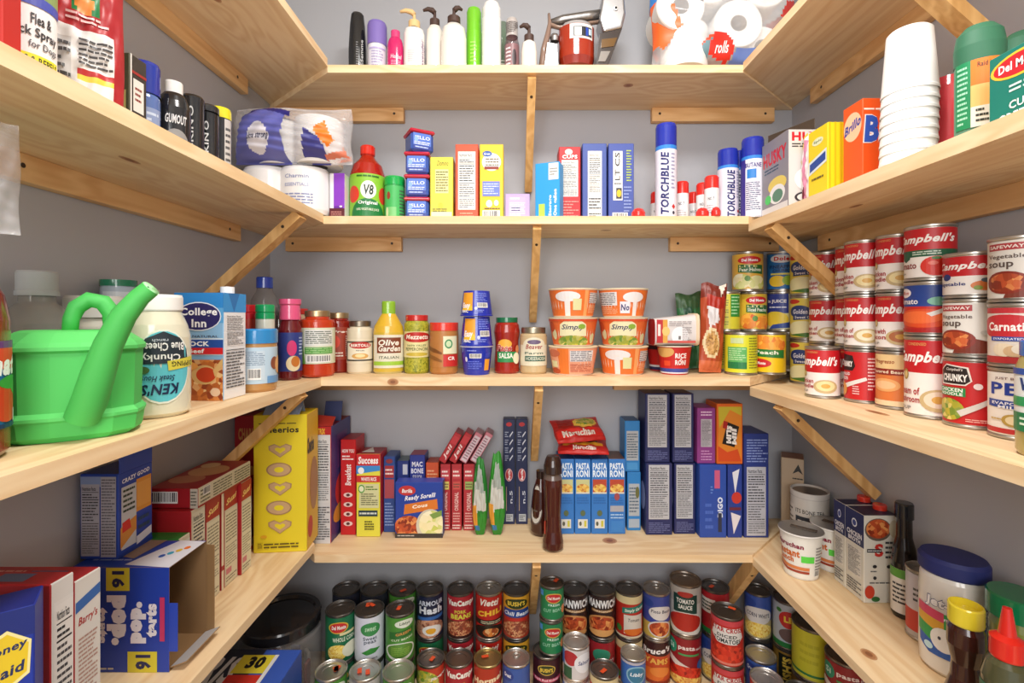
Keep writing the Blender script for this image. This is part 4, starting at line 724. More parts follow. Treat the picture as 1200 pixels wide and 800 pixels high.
# macaroni cups
def mac(lb, zz, up, hc, dr):
    r0, r1 = (.031, .0385) if up else (.0385, .032)
    f = lambda q: r0+(r1-r0)*q/hc
    pr = [(0, .0), (r0, 0), (r1, hc)]+([(r1+.0015, hc), (r1+.0015, hc+.002), (0, hc+.002)] if up else [(0, hc)])
    if not up: pr = [(0, 0), (r0+.0015, 0), (r0+.0015, .003), (r0, .004), (r1, hc), (0, hc+.0005)]; f = lambda q: r0+(r1-r0)*(q-.004)/(hc-.004)
    els = [P([(.18, .3), (.45, .3), (.45, .95), (.18, .95)], 'e8a030'), P([(.2, .3), (.42, .38), (.45, .3), (.45, .15), (.18, .15)], 'f0c030'), T(.2, .2, .4, .5, 'Easy', 'f4f4fa', .1, 0, .04), T(.2, .06, .36, .18, 'MAC', 'f4f4fa', 0, 0, .04), L(.52, .55, .78, .95, 6, '7a8ae0'), BC(.55, .28, .78, .5), E(.52, .25, .03, .07, 'c8d0f4'), L(.5, .06, .7, .2, 2, '8a98e8')]
    if up: els = [BC(.35, .6, .6, .78), L(.3, .15, .62, .5, 5, '6a7ae0'), L(.3, .85, .5, .95, 1, '8a98e8'), R(.68, .1, .82, .55, 'e8a030'), R(.68, .6, .82, .8, '2a3ab0'), E(.27, .55, .03, .1, 'e0e4f4')]
    return LATHE('macaroni_cup', lb, 'cup', 558.5, 1.165, zz, pr, ['g:2333a8']*(len(pr)-1) if not up else ['g:2333a8', 'g:2333a8', 'd0d0e0', 'd0d0e0', 'd0d0e0'], (), (.005, hc-.002, f, None, els), px=True, dr=dr, group='blue macaroni cups stacked three high', key=('mac', up, hc))
mac('blue macaroni cup at the bottom of the stack, standing upright', ZC, True, .066, 0)
mac('blue macaroni cup upside down in the middle of the stack', ZC+.0685, False, .070, 4)
mac('blue macaroni cup upside down on top of the stack', ZC+.1395, False, .060, -6)
LATHE('salsa_jar', 'salsa jar with a dark green lid', 'jar', 594, 1.19, ZC, [(0, 0), (.028, 0), (.031, .005), (.031, .03), (.029, .055), (.0295, .08), (.0325, .1), (.03, .118), (.025, .125)], 'g:9c2416', [('lid', [(.0265, .124), (.027, .125), (.027, .136), (0, .137)], 'g:1a6a44')], (.022, .085, .0318, None, [P([(.25, .1), (.82, .1), (.82, .5), (.25, .5)], '2e8a4c'), T(.3, .25, .65, .45, 'SALSA', 'f0f0e4', 0, 0, .03), E(.45, .8, .17, .18, 'e8a838'), T(.24, .52, .62, .78, 'Pace', 'f4f0e8', .2, 0, .06), T(.245, .53, .615, .77, 'Pace', 'b82418', .2, 0, .03), E(.75, .25, .1, .22, 'ece0c0'), E(.78, .6, .06, .15, 'c87848')], ), px=True, group='jars on the middle back shelf')
jar('pale horseradish jar with a metal lid beside the orange bowls', 625, 1.185, .033, .112, 'g:c9b288', 'm:a8a08c', [R(.12, 0, .9, .72, 'ddd8c0'), E(.52, .7, .28, .28, 'ddd8c0'), E(.52, .82, .16, .08, '6a5a78'), T(.32, .58, .72, .74, 'Beaver', '9a3030', .2, 0, .02), T(.3, .4, .74, .48, 'Farm', '3a5a4a'), R(.3, .16, .82, .34, '2e5a4c'), T(.33, .19, .8, .31, 'HORSERADISH', 'dfe4d0')], 'c9b288', (.18, .8), nk=.86)
# orange noodle bowls
def bowl(lb, px, zz, dr, v):
    h = .0655; r0, r1 = .0465, .0585
    f = lambda q: r0+(r1-r0)*(q/h)**.8
    pr = [(0, 0)]+[(f(q*h/5), q*h/5) for q in range(6)]+[(r1+.0018, h), (r1+.0018, h+.002), (0, h+.002)]
    els = {0: [R(0, 0, 1, 1, 'e4722e'), E(.42, .75, .18, .2, 'e8e4e4'), R(.38, .0, .46, .75, 'ece4e0'), R(.5, .22, .62, .66, 'dcd8a0'), R(.66, 0, .72, 1, 'f0a060'), R(.74, .5, .95, .9, 'e8e4e2'), L(.74, .5, .95, .9, 5, '6a5a5a'), L(.74, .1, .95, .42, 5, 'f8c090')],
           1: [R(0, 0, 1, 1, 'e06a32'), P([(.3, .35), (.7, .35), (.68, .8), (.6, .95), (.4, .95), (.32, .8)], 'e8e2b8'), T(.34, .55, .66, .8, 'Simply', '3a3a60', .3, 0, .02), E(.62, .72, .05, .1, '8aac3c'), E(.5, .12, .24, .26, 'food:veg'), E(.2, .4, .05, .2, 'd8d4a8'), E(.15, .7, .07, .2, 'c04c28'), E(.82, .25, .05, .2, 'dcd8a8'), R(0, .92, 1, 1, 'd85028')],
           2: [R(0, 0, 1, 1, 'eda684'), R(.28, 0, .44, 1, 'e87a30'), R(.46, .5, .8, .92, 'e4e2e2'), L(.47, .5, .78, .92, 6, '5a5460'), L(.46, .08, .8, .42, 6, 'b8583a'), R(.12, .25, .26, .5, 'e4e0b0'), E(.2, .8, .12, .15, 'c86a4a'), E(.2, .1, .1, .12, 'b84c28')],
           3: [R(0, 0, 1, 1, 'e4722e'), R(.08, .4, .42, .92, 'e0dede'), L(.1, .42, .4, .9, 7, '5a5a60'), L(.1, .06, .42, .34, 5, 'f4b890'), R(.46, .1, .6, .55, 'e8e4ec'), T(.47, .2, .59, .45, 'No', '3a3a70', .1, 0, .03), E(.65, .72, .15, .2, 'e8e4e4'), R(.64, 0, .7, .7, 'ece4e0')]}[v]
    return LATHE('noodle_bowl', lb, 'bowl', px, 1.175, zz, pr, ['g:ead2c0']*7+['k:f0e2b8', 'k:f0e2b8'], (), (.003, h-.002, f, None, els), px=True, dr=dr, group='orange noodle bowls stacked two by three', key=('bowl', v), n=36)
for i, px in enumerate((671.5, 730)):
    side = ('left', 'right')[i]
    bowl('orange noodle bowl at the bottom of the %s stack' % side, px, ZC, 0, (2, 0)[i])
    bowl('orange noodle bowl with picture label in the middle of the %s stack' % side, px, ZC+.0685, 0, 1)
    bowl('orange noodle bowl on top of the %s stack' % side, px, ZC+.137, 0, (0, 3)[i])
# rice cups
def rcup(lb, px, Y, zz, els, r0=.031, r1=.039, h=.066, tilt=None, dr=0, base='c4201e'):
    f = lambda q: r0+(r1-r0)*q/h
    return LATHE('rice_cup', lb, 'cup', px, Y, zz, [(0, 0), (r0, 0), (r1, h), (r1+.0015, h), (r1+.0015, h+.0025), (r1-.001, h+.0025), (r1-.002, h), (r1-.004, h-.004), (0, h-.004)], [base, base, 'e8dcc8', 'e8dcc8', 'e8dcc8', 'e8dcc8', 'd8c8b0', 'c8b49a'], (), (.003, h-.002, f, None, els), px=True, dr=dr, tilt=tilt, group='red rice cups')
rcels = [R(0, 0, 1, .2, '3a4a9c'), R(0, .0, 1, .05, 'e8e8f0'), R(0, .2, 1, 1, 'c4201e'), E(.3, .85, .2, .22, 'd8a860'), T(.52, .6, .76, .8, 'RICE', 'f8f0ec', 0, 0, .04), T(.52, .34, .76, .54, 'RONI', 'f8f0ec', 0, 0, .04), E(.64, .57, .02, .03, 'f8f0ec'), R(.28, .3, .42, .5, 'e04a28')]
rcup('red rice cup standing in front, below the tipped one', 790, 1.17, ZC, rcels)
rcup('red rice cup standing half hidden left of the front one', 776, 1.25, ZC, [R(0, 0, 1, .2, 'e8e8ec'), R(.1, 0, .9, .12, '2a3060'), R(.1, .85, .9, 1, '3a1c20')], dr=-10)
BAG('candy_bag', 'dark red packet behind the orange bowls and the rice cups', 'packet', 744, 1.27, ZC, .042, .125, .018, '4a1a20', [R(.2, .2, .6, .5, 'b82028'), R(.2, .6, .8, .75, '1c1820')], px=True, wr=.003, seed=8, rz=0)
o = tag(link('rice_cup', None, None, (px2(789, 1.17), 1.17, ZC+.0692)), 'red rice cup tipped on its side with its open brown rim facing right', 'cup', 'red rice cups')
m = MB(); hh = .098
def sec(x, s, sz): 
    return [(x, s*math.cos(a)*(1/max(abs(math.cos(a))**6+abs(math.sin(a))**6, 1e-6)**(1/6)), sz+s*math.sin(a)*(1/max(abs(math.cos(a))**6+abs(math.sin(a))**6, 1e-6)**(1/6))) for a in [k*2*math.pi/24 for k in range(24)]]
def loft(m, ss, code, flip=False):
    for a, b in zip(ss, ss[1:]):
        n_ = len(a); m.add(a+b, [[k, (k+1) % n_, n_+(k+1) % n_, n_+k] if not flip else [n_+k, n_+(k+1) % n_, (k+1) % n_, k] for k in range(n_)], code, True)
loft(m, [sec(-.053, .0315, .0325), sec(.042, .0365, .038)], 'd8d2d0'); m.add(sec(-.053, .0315, .0325), [list(range(24))[::-1]], 'b82a28')
link('cup_body', m.mesh('cup_body'), o); m = MB(); loft(m, [sec(.042, .0365, .038), sec(.044, .0385, .0385), sec(.05, .0385, .0385), sec(.05, .0365, .0385)], 'e6cfb0'); loft(m, [sec(.05, .0365, .0385), sec(.012, .033, .0385)], 'c8a884', False); m.add(sec(.012, .033, .0385), [list(range(24))], 'b8946c'); link('rim', m.mesh('rim'), o)
m = MB(); print_on(m, [R(0, 0, .16, 1, 'b82026'), R(.03, .3, .1, .8, 'f0d8d0'), R(.16, 0, .28, 1, 'd8a040'), E(.24, .5, .1, .2, 'e8c070'), E(.6, .3, .22, .4, 'f0eef0'), L(.32, .72, .9, .95, 3, '9a9294'), L(.66, .1, .9, .7, 8, '8a8284'), R(.28, 0, 1, .1, 'c85048'), R(.56, .15, .62, .3, '6a6a6a')], .09, .055, lambda u, v, off: (-.05+u, -.0333-off-.0045*(u/.09), .007+v)); link('printed_panel', m.mesh('printed_panel'), o)
BAG('snack_pouch', 'crumpled green snack pouch left of the red and orange one', 'pouch', 816, 1.25, ZC+.005, .072, .195, .034, '2f6a3e', [P([(.3, .3), (.8, .36), (.8, .5), (.3, .44)], '3a6ac0'), P([(.5, 0), (.9, 0), (.8, .3), (.55, .3)], '6a9a6a'), R(0, .8, 1, 1, '3a5a38'), P([(.2, .5), (.6, .6), (.5, .85), (.2, .8)], '1e4a30')], px=True, rz=-10, ry=-6, wr=.0035, seed=15, twist=.35, pv=.3, pu=.7)
BAG('snack_pouch', 'twisted red and orange snack pouch with a picture of nuts', 'pouch', 832, 1.17, ZC+.003, .060, .215, .036, 'b04a28', [R(0, .85, 1, 1, '7a2c20'), R(.2, .72, .9, .86, 'a82818'), P([(.3, .5), (.7, .6), (.6, .75), (.2, .72)], 'd8d4d4'), E(.4, .33, .32, .17, 'e0cca0'), E(.42, .33, .25, .13, 'food:cereal'), R(0, 0, 1, .12, 'd06a40'), P([(.7, 1), (1, 1), (.75, .88)], 'e8e0d0')], px=True, rz=12, ry=3, wr=.003, seed=22, twist=-.35, pv=.3, pu=.7)

# ================================================================ cans in the right corner, middle level
def dm(fruit, c1='e8c030', food='peach'): return (c1, [E(.55, .82, .26, .11, 'c8242a'), T(.38, .78, .72, .86, 'Del Monte', 'ffffff', 0, 0, .04), P([(.3, .48), (.85, .42), (.85, .68), (.3, .7)], '2a6a34'), T(.33, .5, .8, .6, fruit, 'f0f4e0', 0, 0, .02), T(.33, .62, .7, .68, 'LITE', 'e8e0a0'), E(.35, .22, .22, .22, 'food:'+food), E(.7, .18, .22, .2, 'food:'+food), E(.5, .3, .06, .08, '5a8a30')])
STY['dm_pear'] = dm('Pear Halves', 'e0b040', 'pear'); STY['dm_peach'] = dm('Sliced Peaches', 'dcb83a', 'peach')
STY['dm_peach2'] = ('f0c81c', [E(.35, .8, .25, .2, 'food:peach'), E(.65, .75, .25, .2, 'food:peach'), P([(.2, .42), (.85, .38), (.85, .6), (.2, .62)], '2a7a34'), T(.22, .48, .7, .58, 'Peach', 'f4f4e0', 0, 0, .03), E(.3, .24, .26, .12, 'c8242a'), T(.15, .2, .45, .28, 'Del Monte', 'ffffff', 0, 0, .03)])
STY['backside'] = ('d8cc38', [L(.25, .1, .55, .92, 12, '8a8a2a'), R(.6, .35, .88, .98, '2c8a34'), L(.62, .4, .86, .95, 6, 'a8d8a0')])
STY['backside2'] = ('dcdc30', [R(.22, .1, .62, .68, '5cb05c'), R(.22, .1, .62, .28, '1e7a44'), L(.25, .32, .6, .66, 6, 'b8e0a8'), L(.66, .1, .9, .95, 12, '8a8a2a'), R(.3, .78, .55, .92, 'c8d8a0')])
STY['pineapple'] = ('1f6cb4', [E(.5, .86, .26, .12, 'd8dce4'), T(.33, .8, .67, .92, 'Dole', 'c8302c', 0, 0, .05), T(.22, .58, .78, .68, 'PINEAPPLE', '1a2a5a', 0, 0, .03), T(.3, .48, .7, .56, 'CHUNKS', '1a2a5a', 0, 0, .03), R(.25, .4, .8, .45, 'e0d860'), E(.4, .22, .2, .16, 'f0cc38'), E(.65, .24, .14, .14, '9ac03c')])
STY['pineapple2'] = ('e0dca0', [R(0, .45, .65, 1, '2a3a8a'), T(.15, .72, .6, .84, 'in JUICE', 'f0f0f4', 0, 0, .03), L(.2, .58, .6, .66, 1, 'd8dcf0'), E(.35, .28, .3, .22, 'e8cc3c'), P([(.2, 0), (.8, .05), (.9, .25), (.3, .12)], '2a4a9a'), R(.68, .4, .9, 1, 'c8c4b0')])
STY['corn_y'] = ('e2cc50', [E(.3, .92, .16, .06, 'c83828'), E(.45, .66, .25, .16, '2a3c74'), T(.3, .6, .62, .72, 'Golden', 'e8e8f0', .2, 0, .02), P([(.3, .44), (.9, .48), (.9, .58), (.3, .56)], '26386e'), T(.35, .48, .8, .55, 'Sweet Corn', 'f0f0f4'), E(.5, .22, .35, .2, 'ece6b4'), P([(.2, .06), (.6, .12), (.85, .08), (.6, .0)], '4a7a2c')])
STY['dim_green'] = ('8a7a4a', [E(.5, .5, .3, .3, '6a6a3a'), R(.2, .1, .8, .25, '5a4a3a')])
STY['gold'] = ('d0a428', [])
gcc = 'fruit cans stacked in the right corner of the middle level'
CH_ = .1005; z = ZC
def cc(lb, px, Y, lev, st, r=.0355, h=CH_, dr=0, zz=None): return CAN(lb, px, Y, (ZC if zz is None else zz)+lev*(h+.0005), h, r, st, dr, gcc, px=True)
cc('yellow green can with a green label panel, bottom row beside the snack pouch', 868, 1.165, 0, 'backside2', r=.037)
cc('yellow can turned to its green ingredients panel, second row beside the pouch', 851, 1.245, 1, 'backside', r=.0343, dr=0)
cc('yellow can supporting the ingredients panel can, mostly hidden at the back', 851, 1.245, 0, 'backside', r=.0343)
cc('bright yellow peach can at the bottom right of the back board', 902, 1.17, 0, 'dm_peach2', r=.0355, dr=-5)
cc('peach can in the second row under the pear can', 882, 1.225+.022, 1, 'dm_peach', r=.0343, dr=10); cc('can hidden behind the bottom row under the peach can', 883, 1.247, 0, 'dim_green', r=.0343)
cc('pear halves can topping the corner pyramid', 876, 1.243, 2, 'dm_pear', r=.0375, dr=0)
zc2 = RC
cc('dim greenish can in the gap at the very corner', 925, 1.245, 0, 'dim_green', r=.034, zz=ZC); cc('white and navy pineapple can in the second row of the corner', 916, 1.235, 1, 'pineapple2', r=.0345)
cc('blue pineapple chunks can topping the corner stack', 916, 1.237, 2, 'pineapple', r=.0345)
for k in range(3): CAN(['bottom', 'middle', 'top'][k]+' golden sweet corn can in the stack of three at the corner', .70, 1.165, RC+k*(.1045+.0005), .1045, .0335, 'corn_y', -14, gcc)


# ================================================================ soup cans, middle level, right
def camp(sub, sub2, food='e8d8b0', top=.5, bottom='f0eae4', sty='cap'):
    return ([(0, top, bottom), (top, 1, 'c21a22')], [T(.12, top+.1, .98, 1-.14, "Campbell's", 'faf4f0', .35, 0, .035), T(.35, .93, .6, .97, 'CONDENSED', 'e0a060'), E(.3, top-.03, .055, .075, 'a88a48'), E(.3, top-.03, .035, .05, 'd8c080'), T(.14, .26, .52, .36, sub, 'a81c24', 0, 0, .02), T(.14, .15, .52, .24, sub2, 'a81c24', 0, 0, .02), T(.14, .05, .4, .1, 'SOUP', '8a8480'), E(.74, .2, .22, .15, 'c8b080'), E(.74, .21, .17, .11, food), E(.74, .21, .08, .05, 'd8a850')])
STY['c_noodle'] = camp('Chicken', 'Noodle', 'ead8a0'); STY['c_cream'] = camp('Cream of', 'Chicken', 'efe4c4'); STY['c_mush'] = camp('Cream of', 'Mushroom', 'e6d8c0', .56); STY['c_bean'] = camp('Bean with', 'Bacon', 'b06a40')
STY['c_tomato'] = ([(0, .42, 'f0eae4'), (.42, .56, '1c5a3c'), (.56, 1, 'c21a22')], [T(.12, .66, .98, .88, "Campbell's", 'faf4f0', .35, 0, .035), P([(.2, .56), (.4, .56), (.38, .38), (.3, .32), (.22, .38)], '1c5a3c'), L(.42, .45, .8, .54, 2, 'd8e8d8'), T(.1, .18, .48, .32, 'Tomato', '8a1c20', 0, 0, .02), T(.1, .06, .3, .1, 'SOUP', '8a8480'), E(.72, .22, .19, .2, 'd83020'), E(.68, .28, .06, .04, 'f08070'), E(.72, .38, .06, .03, '3a7a34')])
STY['c_tomato2'] = ([(0, .55, 'c4241c'), (.55, 1, '22408c')], [E(.28, .84, .12, .1, 'f0e8e8'), T(.2, .8, .36, .88, 'Mom', 'c02020', .3), T(.12, .6, .5, .72, 'Tomato', 'f0e8e8', 0, 0, .02), E(.75, .66, .14, .09, '7ab8a0'), E(.55, .3, .42, .2, 'd84c22'), E(.5, .32, .3, .13, 'e86a34'), P([(.6, .4), (.95, .6), (.97, .52), (.66, .34)], 'e0dcd8'), R(0, 0, 1, .08, 'a81c1c')])
STY['c_veg'] = ([(0, .48, 'f0eae4'), (.48, 1, 'c21a22')], [T(.12, .6, .98, .86, "Campbell's", 'faf4f0', .35, 0, .035), E(.3, .46, .07, .09, '24307a'), T(.1, .2, .55, .32, 'Vegetable', '24307a', 0, 0, .02), E(.76, .22, .16, .13, 'd87a3a'), E(.78, .36, .07, .06, '5a6a7a'), E(.68, .16, .05, .06, '8aa040')])
STY['safeway'] = ('e4e0d8', [R(.2, .84, .62, .96, 'b03a40'), T(.22, .87, .6, .93, 'SAFEWAY', 'f0e4dc', 0, 0, .03), T(.2, .67, .62, .77, 'Vegetable', '5a4a44', 0, 0, .01), T(.2, .5, .5, .63, 'soup', '5a4a44', 0, 0, .02), P([(.4, .0), (.9, .02), (.78, .25), (.5, .35)], '7a3424'), E(.42, .27, .24, .2, '8a2c1c'), E(.42, .27, .2, .16, 'food:chili'), N(.86, .05, 1, .95, 'e8e4dc'), E(.75, .42, .05, .04, 'c8c4bc')])
STY['carnation'] = ('e6dcd2', [R(0, .9, 1, 1, 'c03038'), R(0, .0, 1, .12, 'b83034'), E(.42, .66, .36, .22, 'c42c34'), T(.2, .58, .74, .74, 'Carnation', 'fbf4f0', 0, 0, .03), R(.25, .4, .74, .48, '28489c'), T(.28, .42, .72, .46, 'EVAPORATED MILK', 'f0f0f8'), E(.4, .24, .12, .12, 'ecdcc0'), E(.5, .22, .1, .1, 'd8b890'), E(.6, .26, .12, .1, 'f0e8d8')])
STY['pet'] = ('eee8e2', [R(0, .02, 1, .1, 'c02c30'), T(.24, .64, .76, .84, 'PET', '28409a', 0, 0, .03), T(.3, .88, .7, .93, 'JUST BRAND', '6a3a3a'), P([(.2, .44), (.85, .4), (.85, .54), (.2, .56)], '2a4698'), T(.26, .48, .8, .53, 'EVAPORATED', 'f0f0f8', 0, 0, .02), T(.34, .42, .6, .47, 'MILK', 'f0f0f8', 0, 0, .02), E(.5, .24, .12, .1, 'b89848'), E(.5, .24, .08, .07, 'e8d8b0'), L(.25, .22, .38, .27, 1, 'b89848'), L(.62, .22, .8, .27, 1, 'b89848')])
STY['chunky'] = ('c41c22', [P([(.2, .62), (.55, .62), (.62, .7), (.58, .92), (.3, .96), (.18, .86)], 'e8e0d8'), P([(.22, .64), (.54, .64), (.6, .7), (.56, .9), (.3, .94), (.2, .85)], '261c1c'), T(.24, .68, .57, .8, 'CHUNKY', 'f4f0ec', 0, 0, .05), T(.3, .84, .52, .9, "Campbell's", 'e8e0d8', .3), R(.15, .44, .55, .58, '2a8a4a'), T(.18, .51, .52, .57, 'CHICKEN', 'f4f8f0', 0, 0, .03), T(.18, .45, .52, .5, 'NOODLE', 'f4f8f0', 0, 0, .03), E(.34, .22, .2, .18, 'food:veg'), P([(.45, .2), (.9, .5), (.92, .44), (.5, .12)], 'd8d4d0'), E(.68, .62, .05, .05, 'f0e0e0'), L(.55, .04, .8, .1, 2, 'f0c0b8')])
STY['chunky2'] = ('c41c22', [P([(.2, .6), (.5, .6), (.55, .7), (.5, .92), (.25, .95)], '261c1c'), T(.22, .68, .5, .8, 'CHUNKY', 'f4f0ec', 0, 0, .05), T(.22, .5, .45, .56, 'GRILLED', 'f4f0f0', 0, 0, .02), T(.22, .4, .4, .47, 'SIRLOIN', 'f4f0f0', 0, 0, .02), P([(.3, .3), (.72, .48), (.75, .42), (.35, .22)], 'e0dcd8'), E(.26, .2, .12, .15, 'd89040'), L(.5, .1, .62, .3, 4, 'f0c0c0'), R(.74, 0, .9, 1, 'b01820'), L(.75, .2, .88, .9, 10, 'f0c8c8')])
STY['beansoup'] = ([(0, .62, 'd8783c'), (.62, 1, 'e8c890')], [T(.3, .8, .65, .9, 'Progresso', '9a4a20', .2, 0, .02), R(.2, .6, .85, .72, '8a2a1c'), T(.23, .63, .82, .69, 'Flavored Beans', 'f4e4c8', 0, 0, .02), E(.5, .4, .24, .13, 'e8a868'), E(.5, .4, .17, .08, 'f0c090'), R(.15, 0, .9, .1, 'e8d0a8')])
gs = 'soup and milk cans stacked on the middle right shelf'
z = RC; h = .0985; H = h+.0006; sr = .0325
def sc(lb, X, Y, zz, st, hh=h, r=sr, dr=-33): return CAN(lb, X, Y, zz, hh, r, st, dr, gs)
def col(X, Y, specs, dr=-33, r=sr):
    zz = z
    for lb, st, hh in specs: sc(lb, X, Y, zz, st, hh, r, dr); zz += hh+.0006
sc('chicken noodle can at the front, bottom of the red soup cans nearest the corner', .612, .962, z, 'c_noodle', .1, .031)
col(.69, 1.072, [('hidden red soup can at the bottom of the stack behind the brace', 'c_cream', .1), ('cream of chicken can in the middle of the stack behind the brace', 'c_cream', .1), ('chicken noodle can on top of the stack behind the brace', 'c_noodle', .1)], r=.033)
col(.680, .972, [('hidden red soup can at the bottom of the second red stack', 'c_cream', .1), ('red soup can in the middle of the second stack, half hidden', 'c_cream', .1), ('chicken noodle can on top of the second red stack, half hidden', 'c_noodle', .1)], r=.031)
col(.655, .908, [('plain red sirloin soup can at the bottom, between noodle and bean cans', 'chunky2', .1), ('cream of chicken can above the plain red sirloin soup can', 'c_cream', .1), ('chicken noodle can on top of the plain red sirloin soup stack', 'c_noodle', .1)], r=.031)
col(.668, .845, [('orange flavored beans can at the bottom of its stack', 'beansoup', .1), ('bean with bacon can above the orange beans can', 'c_bean', .1), ('chicken noodle can on top of the orange beans stack', 'c_noodle', .1)], r=.031)
col(.662, .770, [('family size cream of mushroom can under the two tomato cans', 'c_mush', .128), ('blue banded tomato soup can between mushroom and plain tomato cans', 'c_tomato2', .086), ('tomato soup can topping the tallest stack', 'c_tomato', .088)], dr=-26, r=.0335)
col(.664, .702, [('red chicken noodle can with a black badge and green band, at the bottom', 'chunky', .1), ('vegetable soup can with a bowl of red soup, above the black badged can', 'safeway', .084), ('short red and white vegetable can above the two brown soup pictures', 'c_veg', .066)], dr=-20, r=.0325)
col(.664, .633, [('evaporated milk can with big blue letters at the bottom of the front stack', 'pet', .092), ('evaporated milk can with a red badge in the middle of the front stack', 'carnation', .084), ('vegetable soup can on top of the front stack, nearest the right edge', 'safeway', .086)], dr=-12, r=.0325)
LATHE('sauce_jar', 'blue lidded jar with a green and white label at the right edge', 'jar', .606, .545, z, [(0, 0), (.026, 0), (.029, .006), (.029, .1), (.024, .115)], 'g:a8985a', [('lid', [(.0255, .114), (.0255, .130), (.024, .132), (0, .132)], 'g:2a6ac0')], (.028, .1, .0292, 'e8ecea', [R(0, .0, 1, .3, '1c7a4a'), R(0, .4, 1, .55, '2a9a5a'), T(.2, .65, .7, .85, 'Vlasic', '26407a', .2, 0, .04), R(0, .9, 1, 1, '2a50a0'), L(.2, .08, .8, .25, 2, 'd8ecd8')]))

# ================================================================ fourth level, left
z = LD; g4 = 'boxes on the fourth left shelf'
BX('graham_cracker_box', 'blue cracker box with a yellow hexagon badge at the lower left corner', 'box', (-.585, .395), (-.476, .476), .045, z, h=.232, px=False, col={'*': '2038a0', 'T': '1c2c80'}, F=[R(0, .88, 1, 1, '1a2a78'), E(.5, .96, .3, .04, 'b8702c'), P([(.70, .74), (.72, .87), (.86, .92), (.985, .86), (.975, .72), (.84, .66)], 'f4e8a0'), P([(.715, .745), (.73, .86), (.86, .905), (.97, .85), (.96, .73), (.84, .675)], 'e8c828'), T(.73, .80, .965, .875, 'Honey', '24305c', .1, 'up', .03), T(.75, .71, .95, .785, 'Maid', '24305c', .1, 'up', .03), L(.7, .35, .98, .55, 6, 'c8d0f0'), L(.7, .1, .95, .3, 6, '6a7ac8')], group=g4)
rbF = [R(.0, .9, 1, 1, 'a02428'), R(.75, .0, .88, 1, 'e6e2dc')]
rbR = [R(.12, .02, .95, .9, 'e8e6e2'), N(.2, .04, .92, .88, 'eceae6')]
BX('cracker_box', 'red and white cracker box directly behind the blue box', 'box', (-.65, .522), (-.505, .522), .028, z, h=.226, px=False, col={'*': 'b42a30', 'R': 'e4e2de', 'T': 'a8282e'}, F=[R(.78, 0, .9, .8, 'dcd8d0')], Rr=rbR, Tp=[R(.5, .2, .75, .8, '5a6a8c'), L(.05, .2, .45, .8, 2, 'e0a8a0')], group=g4)
BX('cracker_box', 'red and white cracker box with a sideways picture, second behind the blue box', 'box', (-.652, .552), (-.507, .552), .036, z, h=.212, px=False, col={'*': 'b42a30', 'R': 'e0ddd6', 'T': 'b02c32'}, F=[R(.78, 0, .97, 1, 'dedbd4')], Rr=[T(.15, .73, .85, .79, "Barry's", 'b03030', .2, 0, .02), P([(.05, .88), (.95, .92), (.95, .86), (.05, .82)], '3a6ab0'), L(.15, .3, .85, .68, 16, 'b89488'), E(.5, .12, .3, .08, 'd8b0a4'), E(.5, .12, .25, .065, 'e0ddd6')], Tp=[R(.5, .3, .8, .7, '4a5a84'), L(.05, .2, .45, .8, 2, 'e0a8a0')], group=g4)
# opened toaster pastry box lying on its side, open end towards the aisle
PX0, PX1, PY0, PY1, PH = -.648, -.505, .70, .786, .152
o = tag(link('toaster_pastry_box', None, None, (0, 0, z+.0003)), 'blue pastry box lying sideways with its brown end torn open', 'box', g4)
m = MB(); T_ = .0012
m.box(PX0, PY0, 0, PX1, PY0+T_, PH, {'*': '7a5a3c', 'F': '2243ac'}, .0003); m.box(PX0, PY1-T_, 0, PX1, PY1, PH, {'*': '8a6a48', 'B': '2243ac'}, .0003)
m.box(PX0, PY0+T_, PH-T_, PX1, PY1-T_, PH, {'*': '7a5a3c', 'T': '2243ac'}, .0003); m.box(PX0, PY0+T_, 0, PX1, PY1-T_, T_, {'*': '8a6a48'}, .0003); m.box(PX0, PY0+T_, T_, PX0+T_, PY1-T_, PH-T_, {'*': '8a6a48'}, .0003)
link('carton', m.mesh('carton'), o)
link('flap', MB().box(0, 0, 0, .014, .0015, PH-.01, {'*': '94724c', 'B': '2243ac'}, .0003).mesh('flap'), o, (PX1, PY1-.0015, .004), -.15)
f2 = link('flap', MB().box(0, 0, 0, .05, PY1-PY0-.006, .0015, {'*': '9a7850', 'T': 'b8b4b4'}, .0003).mesh('flap'), o, (PX1+.0, PY0+.003, .004)); f2.rotation_euler = (0, -.35, 0); f2.scale = (.5, 1, 1)
f3 = link('flap', MB().box(0, 0, 0, .012, .0015, .07, {'*': '2a4ab8'}, .0003).mesh('flap'), o, (PX1, PY0, .03)); 
m = MB(); w_ = PX1-PX0
print_on(m, [R(.36, .78, .6, 1, 'e0d43a'), T(.42, .81, .55, .97, '16', '24285c', 0, -90, .05), R(.58, .0, .88, .2, 'e0d43a'), T(.66, .03, .82, .17, '16', '24285c', 0, -90, .05), T(.26, .28, .38, .62, 'tarts', 'f0eef4', 0, -90, .08), T(.37, .26, .57, .74, 'pop.', 'f0eef4', 0, -90, .11), T(.61, .28, .77, .68, 'pop.', 'f0eef4', 0, 90, .11), T(.77, .34, .88, .66, 'tarts', 'f0eef4', 0, 90, .08), R(.91, .3, .96, .72, 'c83a6a'), L(.02, .02, .45, .06, 1, 'c8c4b8')], w_, PH, lambda u, v, q: (PX0+u, PY0-q, v))
